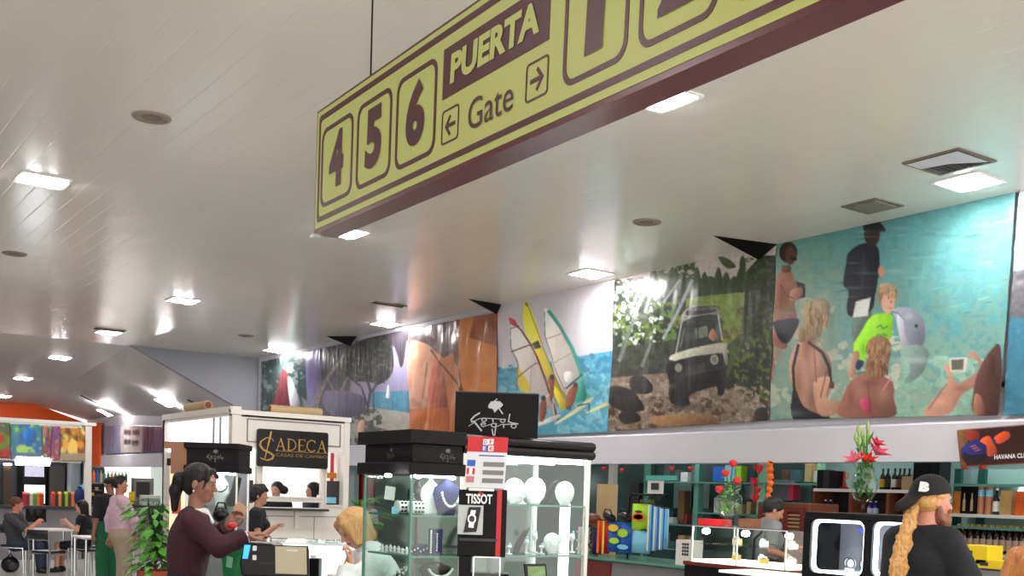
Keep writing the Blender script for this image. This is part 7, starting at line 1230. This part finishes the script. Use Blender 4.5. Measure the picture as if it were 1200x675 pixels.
# ---------------------------------------------------------------- rum sign
x0, y0, ss = 1080, 480, 3; trc = lambda p: ((p[0]/5.625)*ss, (p[1]/5.625)*ss); P = Paint(200*ss, 90*ss, trc); P.grad((44, 26, 26), (70, 22, 24)); P.smooth([(237, 130), (330, 130), (300, 220), (260, 300), (300, 370), (240, 375)], (120, 84, 50), var=.25, cell=20); P.smooth([(290, 150), (370, 140), (380, 190), (320, 210)], (150, 50, 34), var=.2); P.line([(250, 190), (275, 230), (300, 300), (350, 350)], 8, (150, 110, 60))
P.smooth([(262, 260), (330, 205), (385, 200), (430, 240), (436, 290), (400, 340), (330, 350), (275, 310)], (44, 48, 120), var=.12); P.smooth([(275, 280), (330, 300), (430, 290), (400, 340), (330, 352), (285, 320)], (34, 26, 40)); P.smooth([(385, 205), (440, 172), (470, 210), (496, 262), (490, 296), (436, 306), (428, 240)], (216, 88, 44), var=.08); P.smooth([(478, 184), (560, 138), (584, 184), (508, 226)], (220, 84, 40), var=.06); P.oval(478, 208, 12, 14, (60, 50, 110)); P.line([(556, 146), (600, 120)], 10, (70, 40, 30))
for k in range(3): P.line([(322+k*14, 245+k*14), (360+k*14, 235+k*14)], 8, (196, 90, 90))
hq = [(1122, 505), (1262, 493.5), (1262, 538.5), (1126, 546)]; hc_ = [onX(*p, 9.38) for p in hq]; o = banner('sign_picture', hc_, P, [((x-x0)*ss, (y-y0)*ss) for x, y in hq], vcmat('rum_print', .3), wave=0, step=.006)
hsn = thing('rum_sign', (hc_[0]+hc_[2])/2, 'dark rum advertisement with an orange and blue bottle and the words HAVANA CLUB', 'sign'); o.parent = hsn; o.location = tuple(-(hc_[0]+hc_[2])/2)
u_ = unit(hc_[2]-hc_[3]); v_ = unit(np.cross(-X3, -u_)); v_ = v_ if v_[2] > 0 else -v_; a = onX(1165.5, 538.5, 9.375); b = onX(1208, 534, 9.375); m = MB(); text_on(m, 'HAVANA CLUB', 0, np.linalg.norm((b-a)[:2]), 0, .042, a-(hc_[0]+hc_[2])/2, u_, v_, -X3, .006, bold=.03); m.build('letters', VELW, hsn)
fr = MB(); [fr.tube([hc_[i]+X3*.01, hc_[(i+1) % 4]+X3*.01], .012, 6) for i in range(4)]; fr.build('frame', mat('bronze_frame', (120, 86, 56), .4), hsn, base=(hc_[0]+hc_[2])/2)
# red curtain, palm, pillar at the far end of the shops
ya, yb, za, zb = RX(400, 547, 437, 606, 10.0); t = thing('red_curtain', (10.0, (ya+yb)/2, 0), 'red curtain in folds behind the kiosk and the green plant', 'curtain'); n = 60; m = MB(); vs = [(.05*math.sin(i*1.4), (i/n-.5)*(yb-ya), z) for z in (.0, 2.7) for i in range(n+1)]; m.add(vs, [(i, i+1, n+2+i, n+1+i) for i in range(n)]); m.build('cloth', mat('curtain_red', (158, 28, 40), .7), t, smooth=True); MB().tube([(0, -(yb-ya)/2, 2.7), (0, (yb-ya)/2, 2.7)], .02).build('rail', CHROME, t)
p = onX(417, 580, 9.9); o = MB().bx(9.8, 9.9, p[1]-.12, p[1]+.12, 0, 2.7).build('trim_2', PALE); o['kind'] = 'structure'
def fronds(mb, c, n, L, droop, w, seed, up=1.0, leaf=True):
    rs = np.random.RandomState(seed)
    for k in range(n):
        a = rs.rand()*6.283; el = (.35+.6*rs.rand())*up; d_ = unit(V(math.cos(a), math.sin(a), el*1.6)); l_ = L*(.6+.5*rs.rand()); pts = [c+d_*l_*t_+V(0, 0, -droop*l_*t_*t_) for t_ in np.linspace(0, 1, 8)]
        s_ = unit(np.cross(d_, Z3)); mb.tube(pts, [.006*(1-.7*i/7) for i in range(8)], 5)
        for i in range(1, 8):
            for sg in (-1, 1):
                q = pts[i]; dd = unit(pts[i]-pts[i-1]); e = q+(s_*sg*.8+dd*.6+V(0, 0, -.25))*w*(1.1-.08*i); mm = (q+e)/2; nn_ = np.cross(e-q, Z3); nn_ = unit(nn_)*w*.12; mb.add([q, mm+nn_, e, mm-nn_], [(0, 1, 2, 3)])
p = onD(424, 600, 19.8); t = thing('potted_palm', (p[0], p[1], 0), 'green palm in front of the red curtain right of the white kiosk', 'plant'); m = MB(); fronds(m, V(0, 0, .9), 16, .75, .5, .3, 3); fronds(m, V(0, 0, 1.25), 10, .75, .5, .25, 4); m.build('fronds', mat('palm_green', (84, 160, 50), .5, noise=.3), t); MB().lathe([(0, 0), (.2, 0), (.25, .4), (.22, .4), (0, .36)]).build('pot', mat('terracotta', (176, 84, 52), .7), t); MB().tube([(0, 0, .35), (0, 0, 1.3)], .02).build('trunk', WOOD, t)
# ================================================================== LEFT: CAFE
d = 14.0; p = onD(182, 640, d); pp = thing('potted_plant', (p[0], p[1], 0), 'leafy green plant in a terracotta pot beside the woman in burgundy', 'plant'); Fm = lambda x, y: onD(x, y, d)-V(p[0], p[1], 0)
rs = np.random.RandomState(12); st = MB(); lv = MB(); c0 = V(0, 0, .5)
for k in range(180):
    a = rs.rand()*6.283; r_ = .30*rs.rand()**.6; zt_ = .5+.85*rs.rand(); tip = V(r_*math.cos(a), r_*math.sin(a), zt_); mid = tip*V(.35, .35, 1)+V(0, 0, .06)
    st.tube([c0+V(0, 0, rs.rand()*.3), mid, tip], .004, 4); od = unit(V(math.cos(a), math.sin(a), -.4+.3*rs.rand())); s_ = unit(np.cross(od, Z3)+V(0, 0, (rs.rand()-.5)*.8)); L_ = .12+.12*rs.rand(); W_ = L_*.24; q = [tip, tip+od*L_*.3+s_*W_, tip+od*L_*.65+s_*W_*.8-Z3*.02, tip+od*L_-Z3*.05, tip+od*L_*.65-s_*W_*.8-Z3*.02, tip+od*L_*.3-s_*W_]; mid_ = tip+od*L_*.5-Z3*.005
    lv.add(q+[mid_], [(0, 1, 6), (1, 2, 6), (2, 3, 6), (3, 4, 6), (4, 5, 6), (5, 0, 6)])
st.build('stems', GREEND, pp); lv.build('leaves', mat('plant_leaf', (92, 158, 60), .4, noise=.35, nscale=7), pp); MB().lathe([(0, 0), (.15, 0), (.2, .42), (.22, .42), (.22, .5), (.18, .5), (.17, .44), (0, .44)], (0, 0, 0), 20).build('pot', bpy.data.materials['terracotta'], pp, smooth=False); MB().tube([(0, 0, .42), (0.02, 0, 1.0)], .012).build('stake', WOOD, pp)
# bar
YF = 23.5; bar = thing('bar_counter', (4.2, YF, 0), 'long grey bar counter with a dark top at the back of the cafe', 'counter'); bb0 = V(4.2, YF, 0); ztb = onY(50, 593, YF)[2]
MB().bx(2.2, 5.62, YF, YF+.5, 0, ztb-.06).build('front', mat('bar_grey', (134, 132, 136), .5, noise=.04), bar, base=bb0); MB().bx(2.2, 5.66, YF-.06, YF+.6, ztb-.06, ztb).build('top', DGREY, bar, base=bb0); r = RY(30, 594, 54, 612, YF); MB().bx(r[0], r[1], YF-.01, YF, r[2], r[3]).build('dark_niche', M['black'], bar, base=bb0)
for px in (37, 45): p = onY(px, 598, YF-.02); MB().ell((p[0], YF-.02, p[2]), (.06, .03, .1), 12, 8).build('niche_stool', DGREY, bar, base=bb0, smooth=True)
bk2 = thing('bar_fascia', (4.2, YF+.1, 0), 'bar front frame carrying the food posters', 'bar frame'); MB().bx(2.2, 5.62, YF+.06, YF+.12, 1.95, 2.02).build('rail', ALU_ if False else M['alu'], bk2, base=V(4.2, YF+.1, 0)); MB().bx(2.2, 5.62, YF+.06, YF+.12, 2.66, 2.72).build('rail', M['alu'], bk2, base=V(4.2, YF+.1, 0)); MB().bx(5.68, 5.80, YF, YF+.14, 0, 2.7).build('post', WHT, bk2, base=V(4.2, YF+.1, 0))
for a, b, cols, lb in ((-40, 12, ((60, 110, 70), (180, 60, 50)), 'leftmost bar poster with red and green food'), (12.5, 49, ((70, 150, 130), (60, 110, 180)), 'wide blue and green bar poster above the lamp'), (49.5, 60, ((190, 140, 110), (120, 60, 90)), 'narrow bar poster left of the violet one'), (60.5, 70.5, ((90, 60, 140), (170, 90, 100)), 'narrow violet bar poster'), (71, 101, ((200, 140, 50), (110, 60, 20)), 'golden bar poster of glowing drinks at the right end')):
    xa, xb = onY(a, 515, YF+.04)[0], onY(b, 515, YF+.04)[0]; P = Paint(60, 60); P.grad(cols[0], cols[1]); A = P.all(); P.blotch(A, cols[1], 9, .55, int(abs(a))+1, .3); P.blotch(A, (236, 214, 120) if 'golden' in lb else (150, 210, 90), 10, .66, int(abs(a))+5, .3)
    if 'golden' in lb: P.oval(28, 36, 12, 16, (250, 214, 110)); P.oval(12, 30, 7, 7, (240, 170, 60)); P.oval(46, 30, 8, 7, (236, 150, 50)); P.poly([(0, 46), (60, 44), (60, 60), (0, 60)], (170, 150, 120))
    if 'wide' in lb: P.oval(22, 42, 12, 8, (170, 214, 110)); P.smooth([(26, 10), (44, 6), (48, 26), (34, 38), (26, 28)], (40, 110, 190)); P.poly([(0, 48), (60, 48), (60, 60), (0, 60)], (90, 110, 130))
    if 'leftmost' in lb: P.oval(40, 30, 20, 16, (110, 140, 50)); P.oval(42, 26, 10, 8, (190, 60, 40))
    q = [V(xa, YF+.04, 2.66), V(xb, YF+.04, 2.68), V(xb, YF+.04, 1.99), V(xa, YF+.04, 1.97)]; o = banner('bar_poster', q, P, [(0, 0), (59, 0), (59, 59), (0, 59)], BM, step=.03, wave=0); tag(o, lb, 'poster', 'food posters over the bar')
o = MB().bx(-2, 5.84, 26.2, 26.3, 0, 2.75).build('wall_bar', mat('bar_wall', (128, 128, 134), .5, noise=.05)); o['kind'] = 'structure'; o = MB().bx(5.80, 5.84, 23.7, 26.2, 0, 2.7).build('wall_bar_side', bpy.data.materials['bar_wall']); o['kind'] = 'structure'; o = MB().bx(2.0, 5.9, 23.55, 26.3, 2.72, 2.78).build('trim_3', WHT); o['kind'] = 'structure'
t = thing('hood_lamp', onY(37, 540, YF+.2), 'bright long lamp over the bar above the drinks cabinet', 'lamp'); r = RY(18, 534, 57, 544, YF+.2); w_ = r[1]-r[0]; MB().tube([V(-w_/2, -.1, 0), V(w_/2, -.1, 0)], .095, 12).build('tube', mat('hood_glow', (245, 250, 255), .4, emit=14), t, smooth=False); MB().bx(-w_/2, w_/2, -.05, .08, .07, .1).build('housing', M['alu'], t)
dc = thing('drinks_cabinet', (onY(40, 590, 25.4)[0], 25.4, 0), 'black drinks cabinet with two lit pictures behind the bar', 'fridge'); r = RY(27, 545, 54, 600, 25.4); cw_ = r[1]-r[0]; MB().bx(-cw_/2, cw_/2, 0, .6, 0, r[3]).build('body', M['black'], dc)
r2_ = RY(29, 546, 52, 559, 25.4); MB().bx(-cw_/2+.04, cw_/2-.04, -.01, 0, r2_[2], r2_[3]).build('upper_picture', mat('lit_pic', (196, 190, 214), .4, emit=.6, noise=.5, nscale=6), dc); r2_ = RY(29, 568, 53, 590, 25.4); MB().bx(-cw_/2+.04, cw_/2-.02, -.01, 0, r2_[2], r2_[3]).build('lower_window', mat('lit_win', (240, 244, 246), .4, emit=1.5), dc); MB().box((cw_/2-.05, -.02, 1.2), (.02, .03, .3)).build('handle', CHROME, dc)
r = RY(4, 545, 13, 592, 25.8); t = thing('brown_door', ((r[0]+r[1])/2, 25.8, 0), 'narrow brown door with a small lamp over it at the left of the bar', 'door'); MB().bx(-(r[1]-r[0])/2, (r[1]-r[0])/2, 0, .05, 0, r[3]).build('leaf', mat('brown_door_paint', (104, 76, 50), .5), t); MB().bx(-(r[1]-r[0])/2, (r[1]-r[0])/2, -.06, .0, r[3], r[3]+.04).build('lamp', LEDS, t); MB().ell((.1, -.03, 1.0), .03, 8, 6).build('knob', CHROME, t, smooth=True)
for (a, b, c, d_, mm, lb) in ((58, 545, 82, 577, mat('warm_grey', (120, 112, 106), .5), 'grey-brown panel cupboard behind the bar'), (83, 540, 96, 590, mat('pale_grey', (150, 156, 164), .4), 'pale grey upright cupboard at the right end of the bar')):
    yy_ = 25.6 if a < 70 else 24.15; r = RY(a, b, c-(6 if a < 70 else 2), d_, yy_); o = MB().bx(0, r[1]-r[0], 0, .3, 0, r[3]).build('cupboard', mm, bevel=.01); o.location = (r[0], yy_, 0); tag(o, lb, 'cupboard')
cols = [(170, 30, 40), (120, 40, 50), (200, 190, 170), (60, 150, 60), (220, 120, 30), (200, 40, 30), (190, 60, 50), (60, 40, 30), (210, 140, 60), (60, 50, 40), (150, 190, 50), (90, 50, 30), (220, 130, 60)]
pk = {}
for n0, (x0_, n_, w_) in enumerate(((26, 6, 4.0), (60, 7, 3.8))):
    for k in range(n_):
        a = x0_+k*w_; r = RY(a+.2, 577 if k % 2 else 576, a+w_-.2, 592, YF+.2); c_ = cols[(n0*6+k) % len(cols)]; mm = mat('pack_%d_%d' % (n0, k), c_, .4, noise=.3, nscale=12); cn = {0: 'dark red', 1: 'maroon', 2: 'cream', 3: 'green', 4: 'orange', 5: 'red', 6: 'brick red', 7: 'dark brown', 8: 'tan', 9: 'olive', 10: 'lime', 11: 'brown', 12: 'light orange'}[(n0*6+k) % 13]
        t = thing('drink_carton', ((r[0]+r[1])/2, YF+.2, ztb), '%s carton in the %s row on the bar top' % (cn, ('left', 'right')[n0]), 'carton', 'cartons on the bar'); h_ = r[3]-ztb; MB().bx(-(r[1]-r[0])/2, (r[1]-r[0])/2, -.06, .06, 0, h_*.85).build('carton', mm, t); MB().prism([(-.06, h_*.85), (.06, h_*.85), (0, h_)], (-(r[1]-r[0])/2, 0, 0), Y3, Z3, X3, r[1]-r[0]).build('top', mm, t)
r = RY(87, 562, 108, 591, YF+.35)
for px, py, s_, mm, lb in ((91, 575, .16, NAVY, 'dark blue machine on the bar top beside the cartons'), (99, 573, .2, CYN, 'pale blue bagged bundle at the end of the bar'), (104, 583, .14, BLU, 'small blue bundle at the end of the bar')):
    p = onY(px, 592, YF+.3); t = thing('bundle', (p[0], YF+.12+.17*((91, 99, 104).index(px)), ztb), lb, 'bundle'); MB().ell((0, 0, s_*1.2), (s_*.7, s_*.5, s_*1.2), 12, 8).build('bundle', mm, t, smooth=True); MB().lathe([(.03, 0), (.05, .04)], (0, 0, s_*2.3), 8).build('knot', mm, t)
# stalls further right
YS = 27.5; zs = onY(150, 592, YS)[2]; stl = thing('snack_counter', (7.6, YS, 0), 'dark-topped snack counter beyond the man in pink', 'counter'); sbb = V(7.6, YS, 0); xa = onY(97, 592, YS)[0]; MB().bx(xa, 9.3, YS, YS+.6, 0, zs-.05).build('front', GREY, stl, base=sbb); MB().bx(xa, 9.35, YS-.05, YS+.65, zs-.05, zs).build('top', DGREY, stl, base=sbb)
def onst(px0, px1, py0, mm, lb, nm, cat, dd=.15, th=.25):
    r = RY(px0, py0, px1, 592, YS+dd); t = thing(nm, ((r[0]+r[1])/2, YS+dd, zs), lb, cat); w_ = r[1]-r[0]; h_ = max(r[3]-zs, .05); MB().bx(-w_/2, w_/2, 0, th, 0, h_).build('body', mm, t, bevel=.01); return t, w_, h_
t, w_, h_ = onst(98, 121, 568, M['black'], 'black shelf rack of small goods at the left end of the snack counter', 'goods_rack', 'rack')
for j in range(3): MB().bx(-w_/2+.04, w_/2-.04, -.06, 0, h_*(.15+.28*j), h_*(.18+.28*j)).build('shelf', GREY, t)
for j in range(8): MB().bx(-w_/2+.06+j*.1, -w_/2+.13+j*.1, -.05, 0, h_*(.18+.28*(j % 3)), h_*(.34+.28*(j % 3))).build('packet', (RED, YEL2, TAN, PAPER)[j % 4], t)
t, w_, h_ = onst(119, 127, 580, PAPER, 'white packet on the snack counter beside the man in pink', 'white_packet', 'packet', .05, .1); MB().bx(-w_/2, w_/2, -.01, 0, h_*.6, h_*.75).build('band', CYN, t)
t, w_, h_ = onst(157, 180, 560, mat('oven_steel', (150, 150, 150), .3, .6), 'steel snack oven with a dark window on the far counter', 'snack_oven', 'oven', .3); MB().bx(-w_/2+.06, w_/2-.1, -.01, 0, h_*.3, h_*.85).build('window', DGREY, t); MB().tube([(-w_/2+.06, -.04, h_*.9), (w_/2-.1, -.04, h_*.9)], .015).build('handle', CHROME, t)
t, w_, h_ = onst(166, 188, 580, WHT, 'low white snack display in front of the steel oven', 'snack_display', 'display', .02, .2); MB().bx(-w_/2, w_/2, -.005, 0, h_*.35, h_*.7).build('glass', PALE, t); t, w_, h_ = onst(152, 158, 576, YEL2, 'pale yellow cup at the left of the snack oven', 'paper_cup', 'cup', .05, .1); MB().bx(-w_/2, w_/2, -.004, 0, 0, h_*.3).build('band', RED, t)
r = RY(98, 548, 124, 566, 29.5); t = thing('bottle_rack', ((r[0]+r[1])/2, 29.5, 0), 'wall rack of coloured bottles beyond the orange pillar end', 'rack'); MB().bx(-(r[1]-r[0])/2, (r[1]-r[0])/2, .1, .4, 0, r[3]).build('rack', DGREY, t)
for j in range(12): MB().lathe([(.04, 0), (.04, .2), (.015, .25), (.015, .3), (0, .3)], (-(r[1]-r[0])/2+.08+j*.09, .04, r[2]+.02+.35*(j % 2)*0), 8).build('bottle_shape', (TEAL, GREENL, ORG, BLU, TAN)[j % 5], t)
MB().bx(-(r[1]-r[0])/2, (r[1]-r[0])/2, 0, .1, r[2]-.02, r[2]+.02).build('shelf', GREY, t)
# tables and chairs
ch_seat = mat('chair_vinyl', (28, 34, 38), .3)
def chair(loc, rz, lb, group='chrome cafe chairs'):
    t = thing('cafe_chair', loc, lb, 'chair', group, rz)
    MB().prism(rrect(-.2, .2, -.2, .2, .07), (0, 0, .44), X3, Y3, Z3, .035).build('seat', ch_seat, t)
    for sx in (-1, 1):
        MB().tube([(sx*.2, .2, .43), (sx*.21, .22, 0)], .012, 8).build('leg', CHROME, t); MB().tube([(sx*.2, -.22, 0), (sx*.2, -.2, .45), (sx*.19, -.24, .8)], .012, 8).build('leg', CHROME, t); MB().tube([(sx*.2, .2, .42), (sx*.2, -.2, .42)], .01, 8).build('seat_rail', CHROME, t)
    n = 8; P = [(-.2+.4*i/n, -.25-.05*math.sin(math.pi*i/n)) for i in range(n+1)]; m = MB(); m.add([V(x, y, z) for z in (.66, .81) for x, y in P], [(i, i+1, n+2+i, n+1+i) for i in range(n)]); o = m.build('backrest', ch_seat, t, smooth=True); s_ = o.modifiers.new('s', 'SOLIDIFY'); s_.thickness = .02
    return t
def table(x0, x1, y0, y1, lb):
    c = V((x0+x1)/2, (y0+y1)/2, 0); t = thing('cafe_table', c, lb, 'table'); w, h_ = (x1-x0)/2, (y1-y0)/2; MB().bx(-w, w, -h_, h_, .72, .75).build('tabletop', WHT, t, bevel=.008)
    for sx in (-1, 1):
        for sy in (-1, 1): MB().tube([(sx*(w-.05), sy*(h_-.05), 0), (sx*(w-.05), sy*(h_-.05), .72)], .02, 10).build('leg', CHROME, t)
    return t
nc = onZ(98, 630, .75); lc_ = onZ(70, 624, .75); table(nc[0], nc[0]+.8, nc[1], nc[1]+.8, 'white square cafe table with chrome legs, nearest the camera')
mid = (man_seat.base+gnd(100, 19.3))/2; table(mid[0]-.36, mid[0]+.36, mid[1]-.3, mid[1]+.42, 'white cafe table between the seated man and woman')
ang = lambda v_: math.atan2(v_[1], v_[0])-math.pi/2
chair(onD(19, 640, 19.0)*V(1, 1, 0), ang(R0), 'chrome chair the man in grey sits on'); chair(onD(99, 640, 19.3)*V(1, 1, 0), ang(-R0), 'chrome chair the young woman sits on'); chair(onD(57, 640, 17.6)*V(1, 1, 0), ang(unit(F0*.9+R0*.3)), 'empty chrome chair with a dark back in front of the couple'); chair(onD(118, 640, 18.4)*V(1, 1, 0), ang(unit(-R0*.2+F0)), 'empty chair half hidden behind the nearest white table')
p = onD(12, 660, 18.9); t = thing('backpack', (p[0], p[1], 0), 'black backpack on the floor under the seated man', 'bag'); MB().ell((0, 0, .13), (.15, .12, .14), 16, 10).build('bag', M['black'], t, smooth=True); MB().ell((.03, -.1, .1), (.09, .05, .08), 12, 8).build('pocket', DGREY, t, smooth=True); MB().tube([(-.05, 0, .25), (0, 0, .32), (.05, 0, .25)], .01).build('handle', M['black'], t, smooth=True)
p = onD(48, 614, 19.1); t = thing('paper_sheet', (p[0], p[1], .7502), 'white sheet of paper under the hands of the seated man', 'paper'); MB().box((0, 0, .002), (.3, .2, .002)).build('sheet', PAPER, t)
